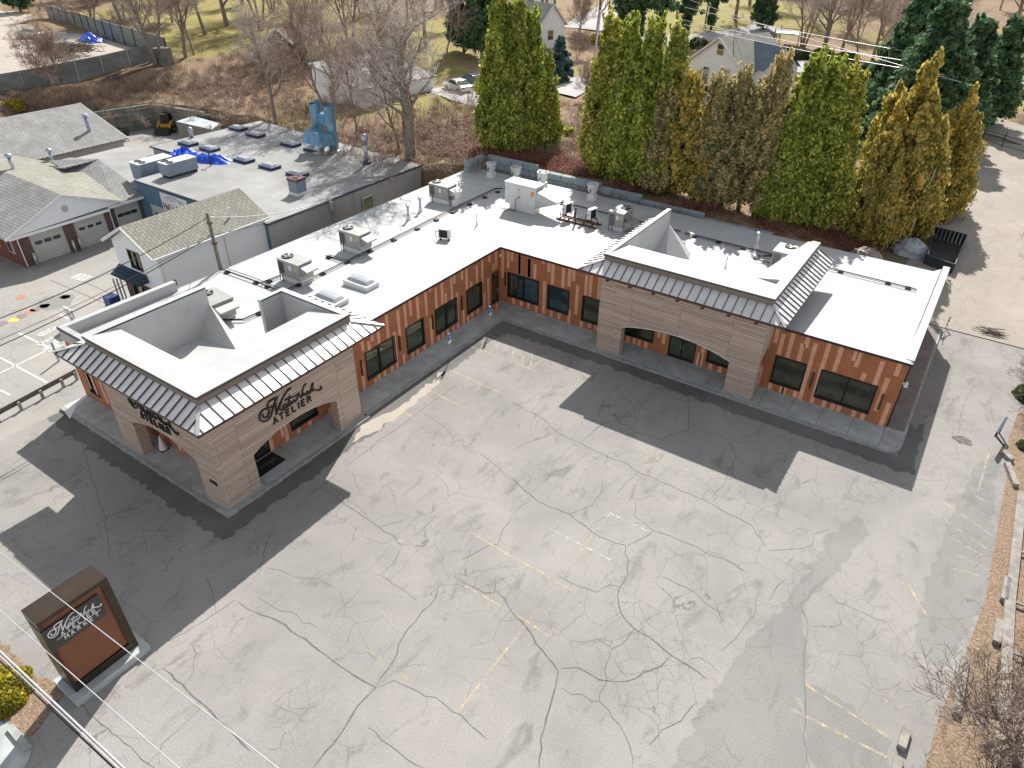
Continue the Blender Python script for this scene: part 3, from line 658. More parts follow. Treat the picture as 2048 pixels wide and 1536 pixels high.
# drive to the back gate, laid a little above the hillside
b = MB(); ys = [16,20,25,30,36,42,50,58,66,74,78]
for y, y2 in zip(ys, ys[1:]):
    b.poly([(25.6,y,.05),(37.4,y,.05),(37.4,y2,.05),(25.6,y2,.05)])
b.build('drive', M_drive, kind='structure')

def ragged(P, amp=.14, step=.28):
    Q = []
    for p, q in zip(P, P[1:]+P[:1]):
        p, q = Vector(p), Vector(q); n = max(1, int((q-p).length/step)); d = (q-p).normalized() if (q-p).length else Vector((1,0,0)); s = Vector((-d.y, d.x, 0))
        for k in range(n): Q.append(tuple(p.lerp(q, k/n)+s*random.gauss(0, amp)))
    return Q
def sheet(name, pts, z, m_, kind='structure', px=True, rag=.09):
    b = MB(); b.poly(ragged([(*(at(x, y, z)[:2] if px else (x, y)), z) for x, y in pts], rag)); return b.build(name, m_, kind=kind)
# newer asphalt along the kerb, colour darkened to deepen the building's shade
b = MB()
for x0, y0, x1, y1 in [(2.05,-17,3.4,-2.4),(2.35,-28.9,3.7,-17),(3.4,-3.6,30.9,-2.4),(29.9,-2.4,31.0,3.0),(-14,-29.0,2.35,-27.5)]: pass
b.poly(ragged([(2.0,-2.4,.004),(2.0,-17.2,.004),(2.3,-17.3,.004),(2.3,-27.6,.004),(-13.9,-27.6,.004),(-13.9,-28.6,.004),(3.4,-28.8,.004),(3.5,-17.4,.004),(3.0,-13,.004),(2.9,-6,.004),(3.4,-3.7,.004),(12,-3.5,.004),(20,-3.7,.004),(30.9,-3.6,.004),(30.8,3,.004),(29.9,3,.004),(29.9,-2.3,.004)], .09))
b.build('kerbside_asphalt_strip', M_new_shaded, kind='structure')
sheet('asphalt_patch', [(1612,1140),(1560,1215),(1500,1275),(1440,1360),(1400,1420),(1340,1545),(1606,1545),(1612,1480),(1600,1400),(1618,1330),(1600,1240),(1625,1190),(1680,1140),(1740,1060),(1712,1030),(1660,1070)], .004, M_patch)
sheet('asphalt_patch', [(1862,1135),(1900,1040),(1950,930),(2000,905),(1985,990),(1990,1090),(1975,1200),(1930,1270),(1895,1330),(1850,1330),(1830,1270)], .004, M_patch)
sheet('asphalt_patch', [(1600,1360),(1690,1400),(1780,1480),(1770,1545),(1640,1545),(1608,1480)], .0041, M_patch)
sheet('asphalt_patch', [(325,1335),(560,1545),(150,1545),(180,1480)], .004, m_asphalt('grey_asphalt', (.27,.265,.245), (.335,.328,.305), spots=.6))
sheet('asphalt_patch', [(1848,700),(1905,735),(1895,800),(1830,860),(1815,830),(1845,760)], .0042, M_patch)
sheet('bare_kerb_strip', [(704,885),(722,850),(790,820),(860,765),(892,738),(880,765),(830,808),(770,850)], .0042, M_dust)

# cracks and one painted wire shadow traced along the asphalt
M_crack_shadow = mat('crack_and_wire_shadow', (.10,.097,.092), (.17,.165,.155), scale=6, rough=.9)
CR = {(0,1152): ["1530,530 1570,620 1550,780 1470,870;1", "1150,1536 1270,1410 1310,1330 1440,1220 1620,1050;1.3", "1300,740 1500,920 1700,1100 2000,1400;3", "1880,190 1720,300 1500,440 1350,520;1.4", "1640,0 1700,150 1730,300;1", "480,890 640,1020 760,1135 900,1260 1240,1536;1.5", "1900,200 2048,290;1.3"],  # last but one: kerb edging, then an overhead wire's shadow painted as a line
 (512,1152): ["0,290 160,350 280,440 440,545 600,665 720,750 860,840 960,890;2.6", "960,890 870,980 770,1110 700,1230 620,1340 560,1400 460,1530;3.6", "960,890 1040,760 1130,620 1140,550 1190,460 1280,360 1330,280 1440,170 1455,90 1500,35;2.2", "980,890 1100,835 1200,880 1300,925 1350,960 1440,970 1500,1020 1580,1090 1640,1110 1710,1190 1850,1310;1.4", "900,1210 960,1250 1000,1310 1120,1390 1200,1460 1340,1536;1.3", "1590,0 1720,80 1820,135 1910,130 1915,60 1910,0;1.8", "1910,110 1990,180 2048,290;2", "20,170 130,240 200,280 300,290 380,380 430,375 500,415;.9", "840,80 790,160 700,240 640,295;.9", "1010,0 1100,65 1210,130 1290,200;.8", "300,0 420,15 500,20 560,60 640,95;.8"],
 (1024,1152): ["0,290 130,430 240,590 330,700 370,760 350,880 300,1060 255,1230 215,1536;3", "400,740 520,730 600,770 700,830 830,845 1000,815 1120,750 1190,720 1270,640;2.4", "915,0 860,90 845,160 870,290 970,410 1100,490 1270,630 1400,710 1560,825;2.6", "980,420 870,550 800,580 780,650 740,740 760,830 750,870 700,940 700,1000 770,1070 860,1190 940,1350 965,1530;1.6", "390,890 470,945 560,945 640,1005 700,1000;1.2", "380,0 550,90 680,130 790,70 860,90;1", "1200,0 1460,130 1550,220 1700,300;1.1", "1490,1000 1350,1160 1200,1230 1100,1350;1.6", "800,580 740,540 680,500;.9", "820,690 880,770 930,815;.9", "1400,700 1430,660 1500,650 1600,710 1640,760;1", "1980,100 1950,270 1870,390 1790,500 1680,600;1"],
 (1024,768): ["0,750 100,850 210,940 460,1040 650,1190 820,1270 910,1290 930,1420 925,1536;2", "920,1300 1050,1230 1130,1170 1280,1220 1420,1280 1550,1350 1700,1400 1880,1510;1.7", "20,150 250,280 350,380 560,480 760,580 880,620 1000,700 1250,800 1470,900 1600,960 1720,1030 1930,1140 2030,1300;1.6", "560,470 670,360 740,310 870,265 975,265 985,180 880,90 820,0;1.8", "930,355 1010,390 1200,450 1280,400 1410,370 1410,90;2", "1410,300 1560,380 1730,450 1800,570 1730,690 1700,800 1600,900;1.7", "730,740 720,870 640,970 510,1020 460,1040;1.1", "0,1050 150,910;1", "1000,150 1060,190 1170,230;1.4", "500,480 390,580 330,650 300,760;1", "0,530 150,460 350,390;1", "1000,710 900,800 840,870;1", "960,860 990,960 980,1060 1120,1170;1"],
 (512,768): ["710,670 900,520 1160,330 1330,200 1530,60 1600,0;1.5", "310,970 520,820 640,720;2.4", "520,820 640,900 710,960 860,1060 980,1140 1100,1210 1160,1290 1220,1280;1.8", "1160,1310 1120,1400 1000,1530;1.3", "1440,1040 1390,1110 1270,1215;1", "1650,1405 1790,1330 1860,1290 1940,1280 1975,1160 2048,1070;1.6", "20,1536 80,1290 130,1150 160,1100;1.4", "80,1465 200,1490 280,1536;1", "980,1140 1100,1110 1210,1070;1", "1340,230 1430,290 1520,350 1600,465;.9", "1780,540 1900,640 2048,760;.9"],
 (1536,768): ["1660,0 1600,90 1560,180 1530,300 1520,400;1.3", "0,1330 200,1320 350,1290 360,1200 500,1160;1.2", "1540,415 1520,440 1520,465;4", "1545,415 1590,430;4", "600,560 720,620 840,730 1000,860;1"],
 (1536,1152): ["480,0 340,140 260,250 320,380 300,520 285,700 290,830 300,1100 280,1280 330,1536;1.5", "0,200 50,120 150,20;1.2", "480,130 560,210 700,270 960,370;1"],
 (0,768): ["1600,640 1720,640 1500,720;.7", "650,400 680,560 740,780 820,1000 860,1200 880,1400;1.1", "1400,1000 1250,1200 1050,1340 890,1440;1.1", "1300,1200 1400,1290 1480,1260;1", "0,750 100,640 250,550;.9", "0,1170 120,1260 200,1360 300,1420;1"]}
cb = MB()
for (ox, oy), L in CR.items():
    for s in L:
        ps, wd = s.split(';'); wd = float(wd)*.0115
        P = [at(ox+float(a.split(',')[0])/4, oy+float(a.split(',')[1])/4, .006) for a in ps.split()]
        # break each straight run into small wandering steps
        Q = [P[0]]
        for p, q in zip(P, P[1:]):
            n = max(1, int((q-p).length/.35))
            for k in range(1, n+1):
                r = p.lerp(q, k/n)
                if k < n: r = r+Vector((random.gauss(0,.035), random.gauss(0,.035), 0))
                Q.append(r)
        prev = None
        for k, p in enumerate(Q):
            d = (Q[min(k+1,len(Q)-1)]-Q[max(k-1,0)]).normalized(); sd = Vector((-d.y, d.x, 0))
            ww = wd*random.uniform(.55, 1.25)*(.4 if k in (0, len(Q)-1) else 1)
            a, c = p+sd*ww, p-sd*ww
            if prev: cb.poly([prev[0], a, c, prev[1]])
            prev = (a, c)
cb.build('pavement_cracks_and_wire_shadow', M_crack_shadow, kind='structure')

# worn painted lines
def m_line(name, c, lo=.46, hi=.62):
    m, nt, b = _base(name); b.inputs['Base Color'].default_value = (*c, 1); b.inputs['Roughness'].default_value = .8
    tr = nt.nodes.new('ShaderNodeBsdfTransparent'); mx = nt.nodes.new('ShaderNodeMixShader')
    f = ramp(nt, noise(nt, pos(nt), 3.2, 9, .8), [(lo, 0.0), (hi, 1.0)])
    nt.links.new(f, mx.inputs[0]); nt.links.new(tr.outputs[0], mx.inputs[1]); nt.links.new(b.outputs[0], mx.inputs[2])
    nt.links.new(mx.outputs[0], nt.nodes['Material Output'].inputs[0]); return m
M_yl = m_line('worn_yellow_paint', (.66,.54,.34), .44, .66); M_ylf = m_line('faint_yellow_paint', (.62,.50,.30), .48, .66); M_wl = m_line('white_road_paint', (.72,.71,.68), .36, .5)
def lines(name, segs, w_, m_, z=.008):
    b = MB()
    for (x0,y0,x1,y1) in segs:
        p, q = at(x0,y0,z), at(x1,y1,z); d = (q-p).normalized(); sd = Vector((-d.y,d.x,0))*w_/2
        b.poly([p-sd, q-sd, q+sd, p+sd])
    return b.build(name, m_, kind='structure')
lines('yellow_bay_lines', [(794,818,842,843),(847,777,932,817),(959,768,1007,788),(898,739,987,779),(939,692,1009,719),(975,668,1060,702),(969,670,960,706),(999,678,990,714),(1030,691,1021,726),(1046,712,1044,730),(1044,730,1062,740),
  (1024,687,1090,712),(1090,712,1060,739),(1066,704,1060,739),(945,1067,1024,1114),(1024,1114,1091,1150),(1091,1152,1151,1186),(1319,902,1291,938),(1076,1218,909,1433),(932,1172,1017,1222),(1031,1229,1101,1274),(1888,1004,1986,1072),(1853,1014,1976,1100),(1978,905,1956,983),(1816,1168,1852,1229),(1611,1369,1776,1474),(1581,1417,1773,1514)], .11, M_yl)
lines('faint_bay_lines', [(732,1299,817,1359),(979,1327,1022,1358),(1125,1152,1096,1192),(1184,1072,1126,1152),(1229,882,1379,943),(1946,990,1977,1005),(1948,1017,1988,1040),(1866,1055,1976,1117),(1913,1110,1978,1140),(1908,1138,1961,1152),(1836,1322,1871,1338),(1768,1398,1813,1424),(50,1152,100,1113),(0,1187,50,1154),(112,1105,170,1068),(32,1075,60,1055),(25,1003,52,988),(1291,938,1254,983)], .12, M_ylf)
lines('white_bay_lines', [(1106,1060,1221,1120),(1204,1019,1296,1063),(1218,1029,1196,1060)], .10, m_line('faint_white_paint', (.62,.61,.58), .46, .64))
lines('white_lines', [(0,715,95,766),(0,746,100,698),(37,666,110,701),(120,629,136,638),(0,815-35,20,790)], .14, M_wl)
# worn, unreadable pavement lettering
b = MB()
for (x0,y0,x1,y1,n,hh) in [(112,688,152,666,6,.55),(84,672,118,655,5,.5),(142,556,166,562,5,1.0),(78,690,112,674,7,.25),(100,703,128,688,4,.8)]:
    for k in range(n):
        p = at(x0+(x1-x0)*k/n, y0+(y1-y0)*k/n, .008); q = at(x0+(x1-x0)*(k+.7)/n, y0+(y1-y0)*(k+.7)/n, .008); d = q-p; sd = Vector((-d.y,d.x,0)).normalized()*hh
        for a, c in ((p,p+sd),(p,q),(p+sd,q+sd) if k%2 else (q,q+sd)):
            e = (c-a).normalized(); s2 = Vector((-e.y,e.x,0))*.05; b.poly([a-s2,c-s2,c+s2,a+s2])
b.build('worn_pavement_lettering', M_wl, kind='structure')
for n_, m_, sp in (('yellow_paint_mark', mat('yellow_spray',(.6,.5,.1)), [(28,640)]), ('red_paint_mark', mat('red_spray',(.5,.2,.14)), [(60,623),(42,594)]), ('tar_spot', mat('tar_spot',(.24,.19,.17)), [(43,632),(70,619),(89,612),(130,594),(4,647)]), ('dark_stain', mat('grey_stain',(.24,.235,.21)), [(110,603)])):
    b = MB()
    for x, y in sp:
        c = at(x, y, .006); r = 1.5 if 'stain' in n_ else .42
        b.poly([(c.x+r*math.cos(t)*random.uniform(.8,1.1), c.y+r*.9*math.sin(t)*random.uniform(.8,1.1), .006) for t in [k*math.pi/8 for k in range(16)]])
    b.build(n_, m_, kind='structure')
lines('pavement_seams', [(0,632+5,330,500),(100,560,290,640),(160,560,250,600)] , .05, M_crack_shadow, .005)

# ------------------------------------------------------------------ sidewalks
b = MB()
def slabs(x0, y0, x1, y1, alongx, n, z0=0, z1=.15, g=.02):
    for k in range(n):
        if alongx: a = x0+(x1-x0)*k/n; c = x0+(x1-x0)*(k+1)/n; b.box(a+g/2,y0,z0,c-g/2,y1,z1)
        else: a = y0+(y1-y0)*k/n; c = y0+(y1-y0)*(k+1)/n; b.box(x0,a+g/2,z0,x1,c-g/2,z1)
slabs(.005,-17.3,1.78,-2.2,False,6); slabs(.005,-27.4,2.05,-17.3,False,4); slabs(.005,-2.2,28.78,-.005,True,16); slabs(-14.1,-27.4,.0,-25.87,True,8)
b.build('sidewalk', M_conc, kind='structure')
b = MB()
M_kerb = mat('kerb_concrete', (.42,.42,.40), (.30,.30,.28), scale=3, rough=.85, bmp=.1, dirt=.4)
b.box(1.8,-17.2,0,2.0,-2.42,.155); b.box(2.07,-27.42,0,2.3,-17.2,.155); b.box(1.8,-2.42,0,28.8,-2.22,.155); b.box(-14.1,-27.62,0,2.3,-27.42,.155)
ring = [(28.8,-2.42),(29.4,-2.35),(29.75,-2.1),(29.92,-1.7),(29.95,-1.2),(29.95,15.5),(28.79,15.5),(28.79,-2.2)]
b.hexa([(x,y,0) for x,y in ring], [(x,y,.153) for x,y in ring])
b.build('kerb', M_kerb, kind='structure')
b = MB(); b.box(28.80,.1,.02,29.8,15.3,.162); b.build('side_path', mat('brown_concrete', (.24,.215,.19), (.18,.165,.15), scale=2, rough=.9, dirt=.4), kind='structure')
b = MB(); b.poly([at(130,825,.158),at(172,790,.158),at(176,792,.158),at(154,808,.158),at(140,838,.158)]); b.build('kerb_corner_paint', M_white, kind='structure')

# leaf litter verge on the right of the lot
def strip_sheet(name, L, z, m_):
    b = MB(); b.poly([(x, y, z) for x, y in L]); return b.build(name, m_, kind='structure')
def m_verge():
    m, nt, b = _base('verge_litter'); b.inputs['Roughness'].default_value = .95
    p = pos(nt); c = ramp(nt, noise(nt, p, .5, 8, .75), [(.3, (.15,.10,.065)), (.5, (.25,.175,.115)), (.7, (.12,.11,.045))])
    c = mixc(nt, ramp(nt, noise(nt, p, 7, 6, .8), [(.45, 0.0), (.6, .9)]), c, (.36,.26,.18)); c = mixc(nt, ramp(nt, noise(nt, p, 11, 5, .8), [(.52, 0.0), (.6, .9)]), c, (.10,.055,.03))
    nt.links.new(c, b.inputs['Base Color']); bump(nt, b, noise(nt, p, 6, 6), .6, .08); return m
M_verge = m_verge()
vx = [(34.9,-30),(34.0,-22),(34.2,-18.6),(34.7,-15),(35.15,-11),(35.2,-6),(35.3,-1),(35.1,3),(35.4,6.5),(36.4,9),(37.6,13),(38.6,20)]
strip_sheet('leafy_verge', vx+[(80,20),(80,-30)], .012, M_verge)
sheet('planting_bed', [(0,1280),(30,1310),(70,1350),(118,1362),(125,1400),(60,1475),(30,1445),(-40,1420)], .012, M_verge, rag=.08)
sheet('street_pavement', [(-40,1428),(26,1452),(62,1503),(20,1600),(-60,1600)], .016, M_conc, rag=.02)
b = MB(); pts = [at(22,1456,.0), at(58,1500,0)]
b.bar((pts[0].x,pts[0].y,.07),(pts[1].x,pts[1].y,.07),.25,.16); b.build('street_kerb', M_kerb, kind='structure')
# ------------------------------------------------------------------ things on the white roof
def rtu(name, L=2.15, Wd=1.2, Hh=1.15, hood='y', fan=(-.3, .0), m_=None):
    """packaged rooftop unit in local coordinates, base at z=0"""
    m_ = m_ or M_grey
    t = thing(name, '-', 'rooftop unit'); cz = .38
    b = MB(); b.box(-L/2+.12,-Wd/2+.08,-.1,L/2-.05,Wd/2-.06,cz); b.build('roof_curb', M_white, t)
    b = MB(); b.box(-L/2,-Wd/2,cz,L/2,Wd/2,cz+Hh); b.box(-L/2-.03,-Wd/2-.03,cz+Hh,L/2+.03,Wd/2+.03,cz+Hh+.05)
    for x in (-L*.17, L*.2): b.box(x-.012,-Wd/2-.012,cz+.05,x+.012,-Wd/2,cz+Hh-.02)
    body = b.build('cabinet', m_, t)
    b = MB()
    for k in range(9): b.box(-L/2+.08+k*.062,-Wd/2-.014,cz+.25,-L/2+.105+k*.062,-Wd/2-.002,cz+Hh-.12)
    for k in range(4): b.box(L/2+.001,-Wd/2+.12+k*.1,cz+.3,L/2+.012,-Wd/2+.16+k*.1,cz+.7)
    b.build('coil_grille', M_dark, body)
    fx, fy = fan[0]*L, fan[1]*Wd
    b = MB(); b.lathe((fx,fy,cz+Hh+.05), [(.0,.02),(.34,.02),(.36,.07),(.40,.07),(.40,0)], 22); b.build('fan_shroud', M_black, body)
    b = MB()
    for k in range(4):
        a = k*math.pi/2+.4; c, s_ = math.cos(a), math.sin(a)
        b.hexa([(fx+c*.05-s_*.04,fy+s_*.05+c*.04,cz+Hh+.09),(fx+c*.05+s_*.04,fy+s_*.05-c*.04,cz+Hh+.09),(fx+c*.34+s_*.10,fy+s_*.34-c*.10,cz+Hh+.10),(fx+c*.34-s_*.06,fy+s_*.34+c*.06,cz+Hh+.13)],
               [(fx+c*.05-s_*.04,fy+s_*.05+c*.04,cz+Hh+.10),(fx+c*.05+s_*.04,fy+s_*.05-c*.04,cz+Hh+.10),(fx+c*.34+s_*.10,fy+s_*.34-c*.10,cz+Hh+.11),(fx+c*.34-s_*.06,fy+s_*.34+c*.06,cz+Hh+.14)])
    b.build('fan_blades', M_grey, body)
    b = MB()
    if hood == 'x': b.prism([(L/2,-Wd/2+.1,cz+Hh*.35),(L/2,-Wd/2+.1,cz+Hh*.9),(L/2+.7,-Wd/2+.1,cz+Hh*.72),(L/2+.7,-Wd/2+.1,cz+Hh*.62)], (0,Wd-.2,0))
    elif hood == 's': b.box(L/2+.001,-Wd/2+.1,cz+.1,L/2+.62,Wd/2-.1,cz+.45)
    b.build('intake_hood', m_, t)
    b = MB(); b.box(L*.28,-Wd/2-.012,cz+Hh*.62,L*.28+.2,-Wd/2-.003,cz+Hh*.62+.14); b.build('warning_label', M_yellow, body)
    b = MB(); b.box(L*.02,-Wd/2-.012,cz+Hh*.5,L*.02+.26,-Wd/2-.003,cz+Hh*.5+.34); b.build('data_plate', M_white, body)
    b = MB(); b.tube([(-L/2+.2,-Wd/2-.12,-.02),(-L/2+.2,-Wd/2-.12,.5),(-L/2+.2,-Wd/2,.62)], .025, 6); b.tube([(-L/2+.45,-Wd/2-.1,-.02),(-L/2+.45,-Wd/2-.1,.7)], .03, 6); b.build('gas_pipe', M_black, t)
    return t
u0 = rtu('rooftop_unit', hood='x')
spots = [(-8.4,-12.55,'third grey rooftop unit from the back along the left wing, level with the skylights'), (-8.75,-6.45,'grey rooftop unit on the left wing beside the two small jumper pipes'), (-10.2,5.75,'grey rooftop unit near the back of the left wing beside a round exhaust fan')]
for k, (x, y, lb) in enumerate(spots):
    if k == 0: u0.location = (x, y, roofz(x, y)); u0['label'] = lb; u0['group'] = 'rooftop air units'
    else: copy_tree(u0, label=lb, loc=(x, y, roofz(x, y)))
u = rtu('rooftop_unit', 2.1, 1.5, 1.15, 'x'); u.location = (-8.55,-19.0,roofz(-8.5,0)-.2); u.rotation_euler = (0,0,R(-4)); u['label'] = 'grey rooftop unit half hidden between the white parapet walls of the street tower'; u['group'] = 'rooftop air units'
u = rtu('rooftop_unit', 1.35, 1.75, 1.15, 's', fan=(.12,.26)); u.location = (5.5,9.2,roofz(5,9.2)); u['label'] = 'grey rooftop unit with an open service end just left of the right-wing tower'; u['group'] = 'rooftop air units'
u = rtu('rooftop_unit', 1.25, 1.75, 1.2, 's', fan=(.15,.26)); u.location = (18.75,8.9,roofz(18,8.9)); u['label'] = 'grey rooftop unit inside the right-wing tower parapet beside its sloped back'; u['group'] = 'rooftop air units'

# large make-up air unit
t = thing('make_up_air_unit', 'largest white rooftop unit with a wide sloping hood and an orange sticker', 'rooftop unit')
zz = roofz(-3, 8)
b = MB(); b.box(-4.3,7.55,zz-.1,-1.7,8.35,zz+.7); b.build('roof_curb', M_white, t)
b = MB(); b.box(-4.6,7.3,zz+.55,-1.5,8.65,zz+2.35); b.box(-4.65,7.25,zz+2.35,-1.45,8.7,zz+2.41)
for x in (-3.25,-2.9): b.box(x-.015,7.285,zz+.6,x+.015,7.3,zz+2.3)
body = b.build('cabinet', mat('ivory_panel', (.66,.655,.62), (.60,.595,.57), scale=2, rough=.5), t)
b = MB(); b.prism([(-1.5,7.35,zz+.6),(-1.5,7.35,zz+2.1),(.55,7.35,zz+1.55),(.55,7.35,zz+1.4)], (0,1.25,0)); b.build('intake_hood', M_cap, t)
b = MB(); b.box(-1.95,7.28,zz+1.6,-1.7,7.298,zz+2.0); b.build('orange_sticker', mat('orange_label', (.8,.28,.04), rough=.6), body)
b = MB(); b.tube([(-3.4,7.1,zz),(-3.4,7.1,zz+1.1),(-3.0,7.1,zz+1.35)], .03, 6); b.tube([(-4.9,6.9,zz+.12),(-3.4,7.1,zz+.12)], .03, 6); b.build('gas_pipe', M_black, t)
b = MB(); b.box(-3.2,7.27,zz+1.3,-3.08,7.3,zz+1.36); b.box(-3.2,7.27,zz+1.9,-3.08,7.3,zz+1.96); b.build('latch', M_black, body)

def exhaust(x, y, zb, s, lb):
    t = thing('exhaust_fan', lb, 'exhaust fan', (x, y, zb), 'round exhaust fans on curbs')
    b = MB(); b.hexa([(x-.32*s,y-.32*s,zb-.15),(x+.32*s,y-.32*s,zb-.15),(x+.32*s,y+.32*s,zb-.15),(x-.32*s,y+.32*s,zb-.15)], [(x-.3*s,y-.3*s,zb+.5*s),(x+.3*s,y-.3*s,zb+.5*s),(x+.3*s,y+.3*s,zb+.5*s),(x-.3*s,y+.3*s,zb+.5*s)]); b.build('roof_curb', M_white, t)
    b = MB(); b.lathe((x,y,zb), [(.2*s,.5*s),(.24*s,.62*s),(.36*s,.74*s),(.40*s,.8*s),(.44*s,1.25*s),(.48*s,1.27*s),(.48*s,1.33*s),(.40*s,1.33*s),(.36*s,1.15*s)], 24); dr = b.build('drum', M_white, t, smooth=True)
    b = MB(); b.lathe((x,y,zb), [(.37*s,1.2*s),(0,1.2*s)], 20); b.build('throat', M_black, dr)
    b = MB(); b.lathe((x,y,zb), [(.26*s,1.22*s),(.26*s,1.3*s),(.2*s,1.34*s),(0,1.36*s)], 20); b.build('motor_cover', M_cap, dr, smooth=True)
    b = MB(); b.box(x-.03,y-.46*s,zb+.8*s,x+.05,y-.41*s,zb+1.0*s); b.build('bracket', M_black, dr)
for x, y, s, lb in [(-10.8,13.9,1.05,'leftmost of the round white exhaust fans along the rear roof edge'),(-8.0,14.0,1.1,'second round exhaust fan from the left at the rear edge, behind the big white unit'),(-5.05,14.1,1.15,'third round exhaust fan from the left at the rear roof edge'),(.3,14.0,1.1,'rightmost round exhaust fan, alone at the rear edge in tree shade'),(-8.45,5.5,1.0,'small round exhaust fan touching the grey unit near the back of the left wing')]:
    exhaust(x, y, roofz(x, y), s, lb)

def skylight(x0, y0, x1, y1, zb, curbm, group, lb, hc=.3, hd=.28, dark=False):
    t = thing('skylight', lb, 'skylight', ((x0+x1)/2, (y0+y1)/2, zb), group)
    b = MB(); b.box(x0,y0,zb-.05,x1,y1,zb+hc); b.build('curb', curbm, t)
    b = MB(); n = 8; nx, ny = 10, 6
    P = [[(x0+.1+(x1-x0-.2)*i/nx, y0+.1+(y1-y0-.2)*j/ny, zb+hc+.02+hd*(max(0,1-abs(2*i/nx-1)**5)*max(0,1-abs(2*j/ny-1)**3))**.6) for j in range(ny+1)] for i in range(nx+1)]
    for i in range(nx):
        for j in range(ny): b.poly([P[i][j],P[i+1][j],P[i+1][j+1],P[i][j+1]])
    b.build('dome', M_dome, t, smooth=True)
    b = MB()
    for q in ((x0-.03,y0-.03,x1+.03,y0+.1),(x0-.03,y1-.1,x1+.03,y1+.03),(x0-.03,y0+.1,x0+.1,y1-.1),(x1-.1,y0+.1,x1+.03,y1-.1)): b.box(q[0],q[1],zb+hc,q[2],q[3],zb+hc+.05)
    b.build('retaining_frame', M_white if not dark else M_bluecurb, t)
M_dome = mat('acrylic_dome', (.42,.44,.46), (.36,.38,.41), scale=.8, rough=.12, spec=.8)
M_bluecurb = mat('navy_curb', (.035,.04,.10), rough=.6)
skylight(-5.15,-11.35,-2.9,-10.15,roofz(-4,-10),M_white,'domed skylights on the white roof','white domed skylight on the left wing, the farther of two')
skylight(-5.1,-14.3,-2.85,-13.05,roofz(-4,-13),M_white,'domed skylights on the white roof','white domed skylight right behind the street tower skirt roof')

# gas lines on rubber blocks
def gasline(name, pts, lb, blocks, off=(.16, 0)):
    P = [(x, y, roofz(x, y)+.17) for x, y in pts]
    t = thing(name, lb, 'gas pipe', P[0], 'black gas lines on the roof')
    b = MB(); b.tube(P, .04, 6); b.build('pipe', M_black, t)
    b = MB(); b.tube([(x+off[0], y+off[1], z-.02) for x, y, z in P], .025, 6); b.build('thin_pipe', M_black, t)
    for x, y in blocks:
        b = MB(); b.box(x-.13,y-.17,roofz(x,y)-.02,x+.22,y+.17,roofz(x,y)+.12); b.build('support_block', M_dark, t)
gasline('gas_line', [(-7.5,-15.0),(-7.65,-6),(-7.9,2),(-8.0,7.5),(-8.15,10.8),(-7.7,11.3)], 'long black gas line running the length of the left wing roof', [(-7.62,y) for y in (-13.2,-11.0,-8.6,-6.2,-3.6,-.8,1.6,3.8,6.2,8.4,10.4)])
gasline('gas_line', [(-7.6,11.45),(-4,11.42),(0,11.3),(5,11.2),(10,11.1)], 'black gas line crossing behind the big white unit toward the right-wing tower', [(x,11.3) for x in (-6.8,-2.4,-1.2,1.9,3.6)], (0,.16))
gasline('gas_line', [(10.4,11.1),(15,11.05),(20,11.0),(27.3,10.9),(27.5,10.75)], 'black gas line running to the right end of the right wing roof', [(x,11.05) for x in (11.2,13.2,15.2,17.6,19.0,22.4,25.6,26.9)], (0,-.2))
gasline('gas_line', [(-14.0,-14.5),(-10.6,-14.5),(-6.6,-14.7)], 'short black gas line crossing the left wing by the utility pole', [(x,-14.5) for x in (-13.6,-10.4,-9.2)], (0,.3))
gasline('gas_line', [(-9.9,-14.5),(-9.7,-12.9)], 'short black pipe feeding the rooftop unit behind the street tower', [(-9.8,-13.9)])
gasline('gas_line', [(-7.5,-8.7),(-9.6,-8.75)], 'stub of black pipe beside the middle left-wing rooftop unit', [(-9.4,-8.7)], (0,.25))
gasline('gas_line', [(-6.3,-15.1),(-6.5,-18.6),(-8.0,-19.6)], 'thin dark pipe inside the street tower parapet', [(-6.5,-17.4)])
gasline('gas_line', [(17.9,11.0),(16.6,9.9),(16.7,9.2),(18.2,9.2)], 'bent black pipe feeding the unit inside the right-wing tower', [(16.6,9.7)])

def ventpipe(x, y, hh, lb, r=.07, m_=None, capd=True):
    zb = roofz(x, y); t = thing('vent_pipe', lb, 'vent pipe', (x, y, zb), 'thin vent pipes on the white roof')
    b = MB(); b.lathe((x,y,zb), [(r*2,-.03),(r*1.8,.2),(r*1.1,.35)], 10); b.build('boot', M_white, t, smooth=True)
    b = MB(); b.tube([(x,y,zb+.3),(x,y,zb+hh)], r, 10); b.build('pipe', m_ or M_galv, t, smooth=True)
    if capd: b = MB(); b.lathe((x,y,zb+hh), [(r*1.7,-.1),(r*1.7,.05),(0,.1)], 10); b.build('cap', M_galv, t)
for x, y, hh, r, lb in [(-9.7,.55,1.25,.1,'capped vent pipe on the left wing, the nearer of a pair'),(-10.15,2.6,1.2,.1,'capped vent pipe on the left wing, the farther of a pair'),(-4.05,2.5,1.0,.045,'thin bare vent stub on the open roof behind the inner corner'),(15.5,6.3,1.0,.05,'thin bare vent stub inside the right-wing tower parapet'),(16.0,11.8,1.25,.1,'white capped vent pipe near the rear edge inside the right-wing tower')]:
    ventpipe(x, y, hh, lb, r, M_white if r < .06 or x > 15 else None, r > .06)

